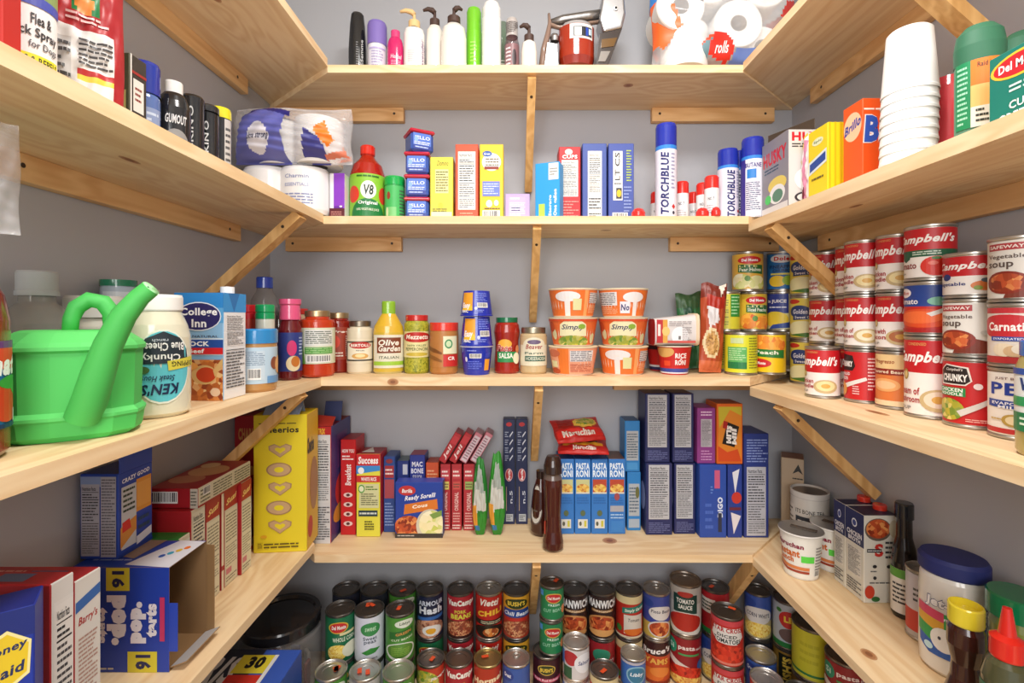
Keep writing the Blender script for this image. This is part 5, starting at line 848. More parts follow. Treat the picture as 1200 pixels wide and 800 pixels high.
print_on(m, [P([(.5, .1), (1, .0), (1, .95), (.7, 1)], 'dcdce4'), E(.75, .4, .03, .06, '2a5ab0'), E(.8, .5, .03, .06, '30a0c0'), E(.85, .6, .03, .06, 'e0b83a'), E(.9, .7, .03, .06, 'e87a30'), P([(0, .5), (.5, .3), (.55, 1), (0, 1)], '9a8470'), L(.1, .2, .5, .3, 1, '9aa8d8')], w_, PY1-PY0, lambda u, v, q: (PX0+u, PY0+v, PH+q))
link('printed_panel', m.mesh('printed_panel'), o)
upb = BX('toaster_pastry_box', 'upright blue pastry box standing on the torn open one', 'box', (-.655, .722), (-.597, .722), .068, z+PH+.001, h=.128, px=False, col={'*': '2345a8', 'T': '1c3a90'}, F=[R(.02, .85, .55, .97, '8aa0cc'), N(.04, .04, .52, .88, 'b0b0ba'), R(.56, .03, .96, .97, 'b0b0b8'), L(.58, .05, .94, .95, 26, '6a6a74')],
   Rr=[R(0, .0, 1, .04, '1c3a90'), T(.1, .86, .9, .95, 'CRAZY GOOD', 'e8ecf8', 0, 'up', .04), R(.08, .08, .5, .82, 'c8ccd0'), R(.5, .45, .95, .85, 'e09a3c'), P([(.52, .5), (.92, .5), (.92, .8), (.52, .8)], 'e8a850'), P([(.05, .1), (.5, .25), (.5, .42), (.05, .35)], 'd8903c'), P([(.1, .28), (.35, .3), (.3, .42), (.1, .4)], 'd83028'), L(.12, .5, .45, .8, 5, '3a4a3a'), L(.55, .1, .9, .4, 3, '2a4a6a'), P([(.5, .05), (.95, .1), (.95, .2), (.5, .15)], 'd8dce8')], group=g4)
o = BX('pastry_box_flap', 'raised blue printed flap at the top of the upright pastry box', 'flap', (-.5965, .7235), (-.5965, .789), .0015, z+PH+.1285, h=.03, px=False, col={'*': '2345a8'}, group=g4)
attach(o, upb, 'flap')
# pancake mix boxes seen from the side
prF = [R(0, .8, 1, 1, 'a82028'), T(.12, .84, .9, .94, 'Suzi', 'f0d080', .3, 'up', .04), R(.04, .02, .96, .78, 'ddd6bc'), L(.1, .45, .9, .75, 9, '8a8470'), L(.1, .2, .9, .42, 8, '9a9480'), R(.1, .12, .5, .18, 'c87a84'), L(.1, .04, .9, .1, 2, '8a8470')]
def ricebox(lb, y0, y1, h, els, colr='ad2026', x1=-.556): return BX('rice_mix_box', lb, 'box', (-.65, y0), (x1, y0), y1-y0-.001, z, h=h, px=False, col={'*': colr, 'R': 'd8d0b8'}, Rr=els, group='upright mix boxes on the fourth left shelf')
ricebox('green mix box with a small nutrition panel behind the pastry boxes', .793, .822, .150, [R(0, 0, .0, 0, 'ffffff'), N(.08, .3, .95, .95, 'dcdcd4')], '2a8a3a')
ricebox('first red mix box of the row, its side a nutrition panel', .823, .862, .184, [N(.1, .05, .95, .97, 'dcd8c4')])
ricebox('second red mix box with a red band at the top', .863, .904, .184, prF)
ricebox('third red mix box, narrow, with a red stripe along its edge', .908, .916, .184, [R(.0, 0, 1, 1, 'e4dcc4'), R(0, .2, 1, .25, 'a82028')])
ricebox('fourth red mix box with a red band, seen between its neighbours', .917, .962, .184, prF)
ricebox('fifth red mix box at the far end of the row', .963, 1.0, .184, prF, x1=-.550)
BX('pancake_mix_box', 'red box lying flat across the tops of the upright mix boxes', 'box', (-.64, .835), (-.552, .835), .165, z+.1848, h=.034, px=False, col={'*': 'a41c24', 'R': 'd8d2ba', 'T': 'a02830'}, F=[BC(.05, .25, .6, .85), R(.85, .0, 1, 1, 'c8c0b0'), L(.86, .1, .98, .9, 5, '5a5a4a')], Rr=[R(.0, .0, 1, .1, 'a41c24'), L(.04, .15, .2, .9, 4, '6a6a54'), BC(.08, .5, .2, .92), L(.25, .15, .6, .9, 5, '6a6a54'), L(.65, .15, .97, .9, 5, '6a6a54')], Tp=[E(.4, .3, .35, .14, 'c08060'), E(.5, .6, .4, .2, 'd0a070'), E(.3, .8, .2, .1, 'e0c090')], group=g4)
BAG('bread_bag', 'white plastic bag with a red corner between mix boxes and yellow cereal', 'bag', -.607, 1.052, z+.002, .052, .135, .04, 'd8d2dc', [R(.5, 0, 1, .07, 'c83030'), R(.3, .2, .5, .9, 'b8b0d0'), R(.6, .3, .8, .7, 'e8e0e0'), R(.1, .75, .5, .85, 'c89050')], wr=.005, seed=41, rz=40)
def heart(cx, cy, s, c): return P([(cx, cy-.5*s), (cx+.48*s*4.4, cy+.05*s), (cx+.5*s*4.4, cy+.35*s), (cx+.25*s*4.4, cy+.5*s), (cx, cy+.3*s), (cx-.25*s*4.4, cy+.5*s), (cx-.5*s*4.4, cy+.35*s), (cx-.48*s*4.4, cy+.05*s)], c)
yel = []
for i, k in enumerate('hohoh'):
    cy = .74-i*.138
    if k == 'h': yel += [heart(.5, cy, .1, 'b08a60'), heart(.5, cy, .088, 'c8a478'), heart(.5, cy+.002, .045, 'e8d428')]
    else: yel += [E(.48, cy, .24, .052, 'a88058'), E(.48, cy, .21, .045, 'c8a478'), E(.48, cy, .09, .02, 'e8d428')]
o = BX('cereal_box', 'tall yellow cereal box with heart shaped rings on its side', 'box', (-.575, 1.052), (-.4625, 1.063), .080, z, h=.302, px=False, col={'*': 'e6d028', 'T': 'd8c020', 'R': 'e4b428'}, F=[T(.12, .87, .85, .915, 'Cheerios', '2a2620', 0, 0, .03), L(.1, .93, .8, .945, 1, '5a4a20')]+yel+[L(.2, .03, .85, .075, 2, '5a4a18'), R(.08, .03, .18, .08, 'd0b820'), L(.09, .035, .17, .075, 3, '5a4a18'), E(.2, .12, .06, .012, 'e0a828')],
   Rr=[T(.05, .7, .6, .82, 'Cheerios', '26221c', 0, 0, .05), E(.3, .15, .2, .08, 'c8402a'), E(.6, .45, .35, .2, 'b07a40')], group=g4)
fl = MB().box(-.038, 0, 0, .04, .0012, .035, {'*': 'a89c70', 'F': '8a9cb8', 'B': 'c8b840'}, .0003).mesh('box_flap')
f = link('flap', fl, o, (0, -.038, .302)); f.rotation_euler = (-.9, 0, 0); f = link('flap', fl, o, (0, .0, .302)); f.rotation_euler = (.5, 0, 0)
BX('marshmallow_cereal_box', 'dark red cereal box in the far left corner', 'box', (-.662, 1.13), (-.60, 1.13), .07, z, h=.285, px=False, col='a82026', F=[T(.15, .8, .9, .9, 'CHARMS', 'c88a4a', 0, 0, .05), E(.3, .6, .12, .04, 'd86a5a'), E(.65, .55, .12, .04, 'd89a5a'), E(.4, .45, .12, .04, 'c8c0c0')], group=g4)

# ================================================================ fourth level, back
z = ZD; g5 = 'boxes along the fourth shelf of the back wall'
o = BX('cereal_box', 'tall cereal box with a full height nutrition side at the left corner', 'box', (365, 1.155), (388, 1.155), .135, z, top=500, col={'*': 'b02428', 'R': '443a7a', 'T': '8a2024'}, F=[R(.1, 0, .97, .93, 'cfcfd2'), T(.3, .935, .7, .985, 'TRIX', 'f0c040', 0, 0, .03), N(.14, .35, .93, .91, 'd4d4d6'), L(.14, .03, .93, .32, 14)], Rr=[R(.3, .6, .8, .9, '6a3a7a'), E(.5, .4, .3, .15, 'c83a3a'), E(.4, .2, .3, .08, 'd89a40'), P([(.2, .0), (.6, .1), (.9, .0)], '30285a')], group=g5)
f = link('flap', MB().box(-.022, 0, 0, .022, .0012, .03, {'*': 'c8c0c4', 'F': 'b8382c'}, .0003).mesh('flap'), o, (0, -.06, zt(500, 1.155)-z)); f.rotation_euler = (-.8, .1, 0)
f = link('flap', MB().box(-.022, 0, 0, .022, .0012, .05, {'*': '4a5a8c', 'F': '3a4470'}, .0003).mesh('flap'), o, (0, .0, zt(500, 1.155)-z)); f.rotation_euler = (-.3, 0, 0)
BX('noodle_box', 'slim bright red box with white print beside the tall cereal box', 'box', (399, 1.20), (417, 1.20), .07, z, top=515, col={'*': 'c41c22', 'T': '9a181c'}, F=[T(.1, .86, .9, .9, 'HOW YOU', 'f4e4e0', 0, 0, .03), L(.1, .78, .9, .84, 2, 'f4e4e0'), T(.3, .52, .7, .74, 'Breakfast', 'f4e4e0', .1, 90, .03)]+[E(.5, .12+.1*i, .3, .025, 'e8c8c0') for i in range(4)]+[E(.5, .12+.1*i, .12, .015, '5a3030') for i in range(4)], group=g5)
o = BX('rice_box', 'white rice box in yellow, red and blue', 'box', (417.5, 1.19), (445.5, 1.19), .065, z, top=532, col={'*': 'b82028', 'T': '8a1c22', 'F': 'e0da48'}, F=[R(0, .86, 1, 1, 'c42028'), T(.08, .88, .92, .97, 'Success', 'f8f0f0', .1, 0, .04), P([(0, .76), (1, .8), (1, .86), (0, .86)], '3a8ad0'), E(.2, .8, .13, .04, 'f0f0f4'), R(0, .66, 1, .74, 'c82a28'), T(.2, .675, .85, .72, 'WHITE RICE', 'f8f0f0', 0, 0, .03), R(.12, .35, .95, .64, 'd2d2a0'), E(.22, .58, .14, .05, '4a9a3a'), E(.22, .58, .1, .035, 'e4e8c8'), L(.4, .56, .92, .62, 2, '4a7a2a'), L(.2, .38, .9, .53, 6, '6a6a48'), R(.1, .25, .9, .32, '1c3a4a'), L(.14, .26, .86, .31, 1, 'd0d8d0'), L(.35, .08, .75, .2, 4, '2a2a1c')], group=g5)
link('flap', MB().add([(-.02, -.02, 0), (.012, -.02, 0), (-.005, .025, .0)], [[0, 1, 2]], 'd8d4cc').mesh('flap'), o, (0, 0, zt(532, 1.19)-z+.0015))
BX('rice_mix_box', 'slim navy box with a red oval badge right of the yellow white rice box', 'box', (449.5, 1.215), (463, 1.215), .06, z, top=535, col='2c4a8c', F=[R(.1, .72, .9, .88, 'a03038'), L(.15, .75, .85, .85, 2, 'f0d8d0'), R(.08, .45, .92, .7, 'a84850'), L(.1, .08, .9, .4, 8, '8aa0d0'), E(.5, .94, .3, .03, '8a3038')], group=g5)
BX('macaroni_box', 'dark blue box with a bar code standing behind the blue and orange carton', 'box', (465, 1.235), (479, 1.235), .05, z, top=540, col={'*': '24357c', 'T': '5a6a70'}, F=[R(.5, .8, .9, .95, 'c8ccd8'), L(.1, .6, .9, .75, 3, '6a80c8'), L(.1, .3, .9, .5, 3, '5a70b8')], group=g5)
BX('macaroni_box', 'blue macaroni box with red top behind the blue and orange carton', 'box', (480, 1.235), (498, 1.235), .05, z, top=533, col={'*': '2c3a90', 'T': '8a2c4c'}, F=[T(.15, .84, .85, .91, 'MAC', 'e8e8f4', 0, 0, .04), T(.1, .75, .9, .82, 'BONE', 'e8e8f4', 0, 0, .04), T(.2, .66, .8, .73, 'sauce', 'c8c8e0'), E(.5, .56, .3, .06, 'd8a860'), L(.2, .48, .8, .52, 1, 'c8c8e0')], group=g5)
BX('stuffing_box', 'orange box beside the red topped macaroni box', 'box', (499, 1.235), (514, 1.235), .05, z, top=542, col={'*': 'd0542a', 'T': 'a83c20'}, F=[L(.1, .75, .9, .9, 3, 'f0b080'), R(.1, .58, .9, .72, '8a3a1c'), L(.15, .6, .85, .7, 2, 'f0c090')], group=g5)
BX('rice_carton', 'blue carton with orange band and rice bowl picture, standing in front', 'box', (463, 1.185), (519, 1.185), .035, z, top=565, col={'*': '1f3f9c', 'T': '3a48a8', 'R': '24408c'}, F=[E(.25, .85, .18, .09, 'c03030'), T(.14, .81, .36, .88, 'Barilla', 'f4f0f0', .2, 0, .03), T(.2, .64, .85, .82, 'Ready Sorelli', 'f0f0f8', .25, 'up', .03), P([(.18, .42), (.9, .52), (.88, .7), (.2, .6)], 'd8782a'), T(.36, .52, .68, .63, 'Cous', 'f8ecd8', 0, 'up', .04), E(.28, .2, .3, .2, 'food:chili'), E(.74, .22, .3, .3, 'd0cab4'), E(.76, .25, .26, .24, 'food:pear'), P([(.72, .42), (.98, .5), (.98, .4), (.8, .34)], '7a9a4a'), R(0, 0, 1, .08, '3a3430'), L(.05, .02, .4, .06, 1, 'c8c0b8')], group=g5)
redF = lambda s: [R(.1, .78, .9, .93, 'c04048'), L(.15, .8, .85, .92, 2, 'f0d8d0'), R(.15, .62, .85, .74, ('d8c868', 'c85048', '9ab060')[s]), L(.2, .64, .8, .72, 2, '6a4a3a'), T(.3, .3, .7, .58, 'ORIGINAL', 'f0c8c0', 0, 90, .02), L(.15, .12, .85, .28, 4, 'e0a8a0'), L(.1, .02, .9, .1, 2, 'f0d8d0')]
for i, (a, b) in enumerate(((516, 528), (529, 541), (543, 556))):
    BX('gelatin_box', ['slim red box nearest the blue and orange carton, under the leaning boxes', 'slim red box in the middle under the leaning boxes', 'slim red box nearest the green bags, under the leaning boxes'][i], 'box', (a, 1.225), (b, 1.225), .06, z, top=544, col={'*': 'b02c34', 'T': '8a2228'}, F=redF(i), group='slim red boxes on the fourth back shelf')
ztop = zt(544, 1.225)
for i in range(4):
    o = BX('gelatin_box', ['leftmost leaning red box on top of the slim red boxes', 'second leaning red box on top of the slim red boxes', 'third leaning box, pink and white, on top of the slim red boxes', 'rightmost leaning box, pink and white, tipping toward the green bags'][i], 'box', (515+i*12.2, 1.225), (524+i*12.2, 1.225), .055, 0, h=.084, col={'*': ('b4242c', 'b4242c', 'c87a88', 'c87a88')[i], 'T': ('8a2228', '9a2a30', 'a88088', 'a07078')[i]}, F=[T(.2, .12, .8, .6, 'Jell', 'f0d8d4', .2, 90, .03), R(.1, .65, .9, .9, 'c8343c')] if i < 2 else [R(.12, .04, .88, .9, 'd8c4cc'), L(.2, .1, .8, .85, 9, '8a5a68')], group='leaning boxes on the slim red boxes')
    o.location.z = ztop+.0062; o.rotation_euler = (0, math.radians(31), 0); o.location.x += -.004
gbag = lambda: [P([(.0, .0), (1, 0), (1, .35), (.5, .28), (0, .3)], '2f8a2c'), P([(.1, .3), (.9, .35), (.85, .6), (.15, .7)], 'c8c8c0'), P([(.2, .62), (.8, .55), (.7, .85), (.35, .9)], 'a0a8a0'), P([(.05, .12), (.35, .14), (.3, .4), (.02, .4)], 'e09a38'), P([(.1, .05), (.5, .06), (.45, .14), (.12, .14)], '3a7ab0')]
BAG('vegetable_bag', 'green bag with silver window, left one of the pair', 'bag', 562.5, 1.200, z+.001, .0375, .192, .03, '2a7a30', gbag(), px=True, rz=0, wr=.003, seed=51, pv=.5, leaf=1, crimp=.02)
BAG('vegetable_bag', 'green bag with silver window and tall tip, right one of the pair', 'bag', 582.5, 1.200, z+.001, .0405, .205, .03, '2f8a2c', gbag(), px=True, rz=0, wr=.003, seed=52, pv=.5, leaf=1, crimp=.02)
spF = [E(.5, .95, .25, .02, 'c02a30')]+[e for i in range(4) for e in (L(.15, .6+i*.075, .45, .66+i*.075, 3, 'a8b0c8'), P([(.55, .6+i*.075), (.85, .65+i*.075), (.8, .66+i*.075), (.55, .62+i*.075)], 'd8dce8'))]+[E(.5, .47, .32, .062, 'd8a8a8'), E(.5, .47, .26, .053, 'c0242c'), T(.4, .42, .62, .52, 'Barilla', 'f4e8e8', .2, 90, .04), R(.26, .13, .31, .36, 'b8a080'), T(.55, .2, .8, .32, 'n.5', 'c8ccd8', 0, 90, .02), R(.25, .03, .85, .1, 'b0b4b8'), L(.3, .04, .8, .09, 3, '5a5a60')]
for i, (a, b) in enumerate(((589.5, 603.5), (604.5, 618.5))): BX('spaghetti_box', ('left', 'right')[i]+' one of the two tall navy spaghetti boxes', 'box', (a, 1.262), (b, 1.262), .033, z, top=491, col='1e2850', F=spF, group='navy spaghetti boxes', key='spag')
# syrup bottles
LATHE('syrup_bottle', 'squat brown bottle with an oval cream label, half behind the tall one', 'bottle', 634, 1.21, z, [(0, 0), (.02, 0), (.026, .01), (.026, .05), (.024, .08), (.02, .11), (.012, .135), (.01, .14)], 'g:3c1610', [('cap', [(.012, .14), (.012, .158), (0, .159)], 'g:2a1a16')], (.03, .128, lambda q: .0263 if q < .05 else .0263-(q-.05)*.13, None, [E(.4, .5, .24, .5, '5a4a44'), E(.4, .5, .21, .46, 'c8c4bc'), L(.3, .3, .5, .7, 4, '5a5048')]), px=True, dr=-14)
LATHE('syrup_bottle', 'tall dark brown syrup bottle standing in front of the pasta boxes', 'bottle', 648, 1.13, z, [(0, 0), (.018, 0), (.0245, .006), (.0245, .02), (.020, .045), (.0185, .08), (.0205, .12), (.022, .15), (.0215, .165), (.019, .175), (.0215, .179)], ['g:4a1c15']*8+['g:6a5a54']*3, [('cap', [(.0215, .178), (.022, .18), (.0215, .196), (.018, .21), (.014, .218), (0, .22)], 'g:33201a')], (.03, .07, .0205, None, [P([(.06, .1), (.2, .2), (.2, 1), (.08, .9)], 'c83a28')]), px=True)
paF = lambda s, y: [T(.08, .86, .92, .95, 'PASTA', 'e4f0fa', 0, 0, .04), T(.08, .76, .92, .855, 'RONI', 'e4f0fa', 0, 0, .04), R(.08, .54, .92, .73, ('c8c890', 'c8c890', 'b84830', 'b84830')[s]), E(.5, .61, .4, .06, 'food:pasta'), R(.08, .54, .92, .56, 'e0dcc8'), L(.12, .4, .88, .5, 3, '2a68b0')]+([E(.5, .28, .16, .04, '5a6a4a'), R(.2, .08, .8, .2, 'dcdcd4'), E(.35, .14, .08, .03, '5a5a4a'), R(.58, .1, .72, .18, 'c8c040')] if s < 3 else [E(.5, .5, .16, .05, 'a04a50'), R(.1, .3, .9, .38, 'a8a8b0'), L(.12, .2, .88, .28, 2, 'a8c8e8'), R(.15, .03, .85, .18, '3a80c8')])
for i, (a, b) in enumerate(((654, 673), (673.5, 692.5), (693, 712.5), (713, 733))): BX('pasta_box', ['first light blue pasta box, partly hidden by the syrup bottle', 'second light blue pasta box, olive picture panel', 'third light blue pasta box with a red panel and recycling square', 'fourth light blue pasta box, slightly different lower print'][i], 'box', (a, 1.205), (b, 1.205), .075, z, top=538, col={'*': '3478c4', 'T': '2c4a88' if i < 3 else '6a4a3a'}, F=paF(i, 0), group='light blue pasta boxes')
zp = zt(538, 1.205)+.001
rm = lambda s: [R(0, 0, 1, .12, 'c82824'), R(0, .88, 1, 1, 'c82824'), R(.05, .12, .95, .42, 'e0302a'), T(.14, .14, .8, .36, 'Maruchan', 'f4e8dc', 0, 0, .05), E(.68, .68, .26, .22, 'e8c050'), E(.7, .7, .2, .16, 'food:veg'), R(.1, .5, .4, .85, '9a2018')]
o = BAG('ramen_packet', 'upper red and yellow ramen packet lying on the pasta boxes', 'packet', 0, 0, 0, .125, .095, .026, 'b8241e', rm(0), rz=0, wr=.003, seed=61, pu=.4)
o.location = (px2(680, 1.24), 1.20, zp+.044); o.rotation_euler = (math.radians(-66), math.radians(-3), math.radians(8))
o = BAG('ramen_packet', 'lower red ramen packet lying directly on the pasta boxes', 'packet', 0, 0, 0, .125, .095, .024, 'b8241e', [R(0, 0, 1, .3, 'c82824'), R(.1, .3, .9, .42, 'e8a830'), T(.3, .1, .75, .26, 'Maruchan', 'f4e8dc', 0, 0, .05), R(.2, .42, .8, .6, '2a1c14')], rz=0, wr=.003, seed=62, pu=.4)
o.location = (px2(681, 1.24), 1.195, zp+.0145); o.rotation_euler = (math.radians(-76), 0, math.radians(-4))
BX('lasagne_box', 'light blue box with a white panel, lower one of its stack', 'box', (735, 1.225), (751, 1.225), .06, z, top=553, col={'*': '2c80c4'}, F=[R(.1, .25, .9, .8, 'b0b4b8'), L(.15, .3, .85, .75, 8, '5a6a7a'), E(.75, .65, .15, .1, '6a6a3a'), R(.1, .05, .9, .2, 'a8b4c0')], group=g5)
BX('lasagne_box', 'light blue box with a white panel, upper one of its stack', 'box', (732, 1.225), (750, 1.225), .06, zt(553, 1.225)+.001, top=493, col={'*': '2c80c4', 'T': '1c4c80'}, F=[R(.12, .22, .9, .8, 'b4b8bc'), L(.16, .26, .86, .76, 10, '5a6a7a'), R(.15, .04, .85, .18, '4a98d4')], group=g5)
nvF = lambda k: [N(.1, .22, .88, .98, 'bcbcc0'), L(.1, .03, .9, .18, 6, '6a70a0')]
for lb, a, b, Y, zz, tp in (('navy cracker box, bottom left of the block of four', 757, 788, 1.20, None, 543), ('navy cracker box, bottom right of the block of four', 790, 815, 1.205, None, 543)):
    BX('cracker_box', lb, 'box', (a, Y), (b, Y), .08, z, top=tp, col='252a5c', F=nvF(0), Lf=[E(.6, .5, .3, .2, '8a98c8')], group='navy boxes stacked two by two')
zz = zt(543, 1.20)+.001
BX('cracker_box', 'navy cracker box, top left of the block of four, right below the shelf', 'box', (756, 1.205), (785, 1.205), .07, zz, top=461, col='252a5c', F=nvF(1), group='navy boxes stacked two by two')
BX('cracker_box', 'navy cracker box, top right of the block of four, right below the shelf', 'box', (788, 1.205), (813, 1.205), .07, zz, top=461, col='252a5c', F=nvF(1), group='navy boxes stacked two by two')
BX('snack_box', 'blue cracker box standing sideways with a pink square', 'box', (820, 1.185), (851.5, 1.185), .08, z, top=545, col='2a4ca4', F=[R(.55, .68, .75, .93, 'c85a80'), L(.4, .6, .5, .72, 3, '6a90d8'), T(.66, .28, .86, .56, 'DIGO', 'dce4f4', 0, 90, .05), R(.68, .08, .82, .34, '2a3048'), L(.2, .1, .5, .5, 4, '4a6ac0')], group=g5)
BX('snack_box', 'narrow blue box end with red and white diagonal print', 'box', (853, 1.185), (870, 1.185), .08, z, top=545, col='2a4090', F=[P([(.3, .9), (.8, .95), (.5, .6)], 'e0e0e8'), P([(.2, .35), (.9, .3), (.4, .05)], 'e4dce0'), E(.6, .55, .35, .08, 'c83a2c'), R(.1, .38, .9, .42, '6a2a3a')], group=g5)
zz = zt(545, 1.185)+.001
BX('fruit_snack_box', 'purple box with nutrition panel standing on the blue cracker box', 'box', (817, 1.195), (838.5, 1.195), .07, zz, top=478, col='8c3c84', F=[L(.2, .85, .8, .95, 2, 'e8c8e0'), N(.2, .3, .8, .8, 'c0b8c0'), L(.2, .05, .8, .25, 4, 'c890c0')], group=g5)
BX('meat_stick_box', 'orange and yellow meat stick box standing beside the purple one', 'box', (840, 1.19), (870.5, 1.19), .07, zz, top=473, col={'*': 'd8641e', 'T': '8a3a1c'}, F=[R(.05, .05, .95, .95, 'dc8428'), P([(.1, .6), (.5, .9), (.95, .8), (.95, .95), (.05, .95)], 'c4b030'), P([(.05, .05), (.95, .05), (.8, .25), (.4, .2), (.05, .3)], 'd04a1c'), P([(.2, .34), (.68, .28), (.86, .62), (.4, .7)], '1c1612'), T(.36, .34, .56, .64, 'SLIM', 'f0e8e0', .1, -90, .08), T(.53, .32, .76, .62, 'JIM', 'f0e8e0', .1, -90, .08), P([(.22, .6), (.38, .58), (.42, .7), (.26, .72)], 'a82018')], group=g5)
BX('cracker_box', 'tall navy box with a long nutrition panel near the right corner', 'box', (872, 1.185), (901, 1.185), .09, z, top=508, col='2a3a80', F=[L(.1, .72, .95, .95, 9, '8a9ad0'), N(.1, .02, .88, .68, 'bcbcc4')], group=g5)
BX('rice_pouch_box', 'beige kraft box with a small black emblem at the right corner', 'box', (.668, 1.215), (.712, 1.19), .06, z, h=.19, px=False, col={'*': 'b09a80', 'T': '8a5c3c'}, F=[P([(.5, .8), (.75, .84), (.95, .8), (.75, .93)], '24221e'), L(.5, .72, .95, .76, 1, '24221e')]+[E(.75, .1+.14*i, .1, .02, '5a4c3c') for i in range(4)], group=g5)
BX('terracotta_box', 'terracotta coloured box behind the beige one and the white tub', 'box', (.716, 1.262), (.741, 1.262), .03, z, h=.175, px=False, col='9a4c30', group=g5)

# ================================================================ fourth level, right
z = RD
m = [(0, 0), (.031, 0), (.034, .004)]
LATHE('drink_mix_tub', 'white tub with a dark printed band behind the noodle cups', 'tub', .698, 1.145, z, [(0, 0), (.038, 0), (.0395, .004), (.0395, .13)], 'g:c8c4be', [('lid', [(.0405, .128), (.041, .14), (.039, .1405), (.036, .136), (0, .136)], ['k:d0ccc6', 'k:d0ccc6', 'k:b8b4ae', 'm:8a7a6c'])], (.006, .126, .0397, 'd0ccc4', [T(.3, .72, .8, .8, 'ITS BONE TEA', '3a3834'), R(.3, .42, .8, .66, '26303a'), L(.34, .5, .76, .6, 2, 'd8d4cc'), R(.02, .1, .26, .85, 'dcd8d0'), L(.04, .15, .24, .8, 8, '6a6660'), L(.3, .25, .75, .36, 1, '4a4844')]), group=None, dr=-8)
cupels = [T(.1, .72, .6, .84, 'Maruchan', '8a1c3c', 0, 0, .05), T(.14, .5, .54, .68, 'Instant', 'd06a28', 0, 0, .05), T(.14, .36, .44, .5, 'Lunch', 'd06a28', 0, 0, .05), R(.56, .4, .78, .56, '5cd84a'), P([(.1, .3), (.3, .2), (.7, .2), (.7, .28), (.32, .28), (.12, .36)], 'd8804a'), P([(.1, .22), (.3, .12), (.7, .12), (.7, .18), (.32, .18), (.12, .28)], 'a03c28'), L(.8, .2, .95, .8, 8, '8a8480'), BC(.8, .05, .92, .22)]
def ncup(lb, X, Y, dr):
    r0, r1, h = .0325, .0405, .092; f = lambda q: r0+(r1-r0)*q/h
    return LATHE('noodle_cup', lb, 'cup', X, Y, z, [(0, .003), (r0*.9, .003), (r0*.95, 0), (r0, .001), (r1, h), (r1+.003, h+.001), (r1+.003, h+.004), (0, h+.005)], ['k:e0dcd4']*4+['k:eeeae4', 'k:f2f0ec', 'm:c0bcb8'], [('lid_tab', lambda mb: mb.box(-.02, -.006, h+.005, .03, .006, h+.0065, '4a3c30'), None)], (.004, h-.002, f, 'eceae2', cupels), dr=dr, group='instant noodle cups', key=('ncup', 0))
ncup('white instant noodle cup with a bright green sticker, standing in front', .612, 1.035, -10)
ncup('second white instant noodle cup, half hidden behind the broth cartons', .697, 1.06, -22)
def broth(lb, y0, y1):
    o = BX('broth_carton', lb, 'carton', (.668, y0), (.736, y0), y1-y0, z, h=.168, px=False, col={'*': 'dcd8cc', 'T': '22264c'}, Lf=[R(0, .62, 1, 1, '232a58'), E(.5, .86, .14, .05, 'e8ecf4'), E(.5, .86, .1, .035, '3a4a8a'), T(.1, .7, .9, .76, 'CHICKEN', 'f0f0f4', 0, 0, .03), T(.18, .64, .82, .69, 'BROTH', 'f0f0f4', 0, 0, .03), N(.12, .25, .88, .58, 'e4e0d8'), L(.12, .05, .88, .2, 5)],
       F=[E(.4, .84, .38, .13, '6a5c50'), E(.4, .85, .34, .11, 'food:chili'), E(.85, .85, .14, .1, 'c8bca0'), T(.3, .53, .55, .68, 'S', 'c83028', 0, 0, .04), R(.08, .58, .5, .62, '24262c'), L(.1, .59, .48, .61, 1, 'f0f0f0'), L(.6, .5, .95, .72, 4, '3a3a3c'), E(.3, .42, .06, .02, '26262a'), E(.7, .42, .06, .02, '26262a'), L(.18, .35, .42, .38, 1, '5a5a5c'), E(.3, .29, .05, .02, '26262a'), L(.15, .22, .9, .25, 1, '5a5a5c'), E(.15, .13, .14, .075, 'c8402a'), E(.32, .05, .12, .03, '2a6a34')], group='broth cartons on the fourth right shelf')
    link('cap', MB().lathe([(.012, 0), (.012, .008), (.011, .01), (0, .01)], 'g:d83a28', 18).mesh('cap'), o, (.02, .005, .1685)); return o
broth('nearer broth carton with the soup bowl picture facing the room', .925, .977); broth('farther broth carton showing only its navy and white side', .978, 1.012)
LATHE('soy_sauce_bottle', 'black soy sauce bottle with a tall neck beside the broth carton', 'bottle', .716, .888, z, [(0, 0), (.018, 0), (.020, .005), (.020, .1), (.017, .125), (.0125, .145), (.012, .185)], 'g:18120f', [('cap', [(.0145, .18), (.0145, .205), (.013, .208), (0, .208)], 'g:1c1c1e')], (.01, .09, .0202, 'e4e0d8', [R(0, .8, 1, 1, '5a9a3a'), L(.2, .2, .8, .7, 5, '3a3a3a')]))
CAN('small can with a pale label and a red band beside the marshmallow jar', .703, .828, z, .118, .027, 'redwhite' if STY.setdefault('redwhite', ([(0, .08, 'b8b0ac'), (.08, .42, 'c4382c'), (.42, 1, 'c8c4cc')], [L(.3, .55, .6, .8, 3, '4a4a50')])) else '')
pr = [(0, 0), (.036, 0), (.041, .006), (.0425, .03), (.0425, .12), (.041, .145), (.038, .153)]
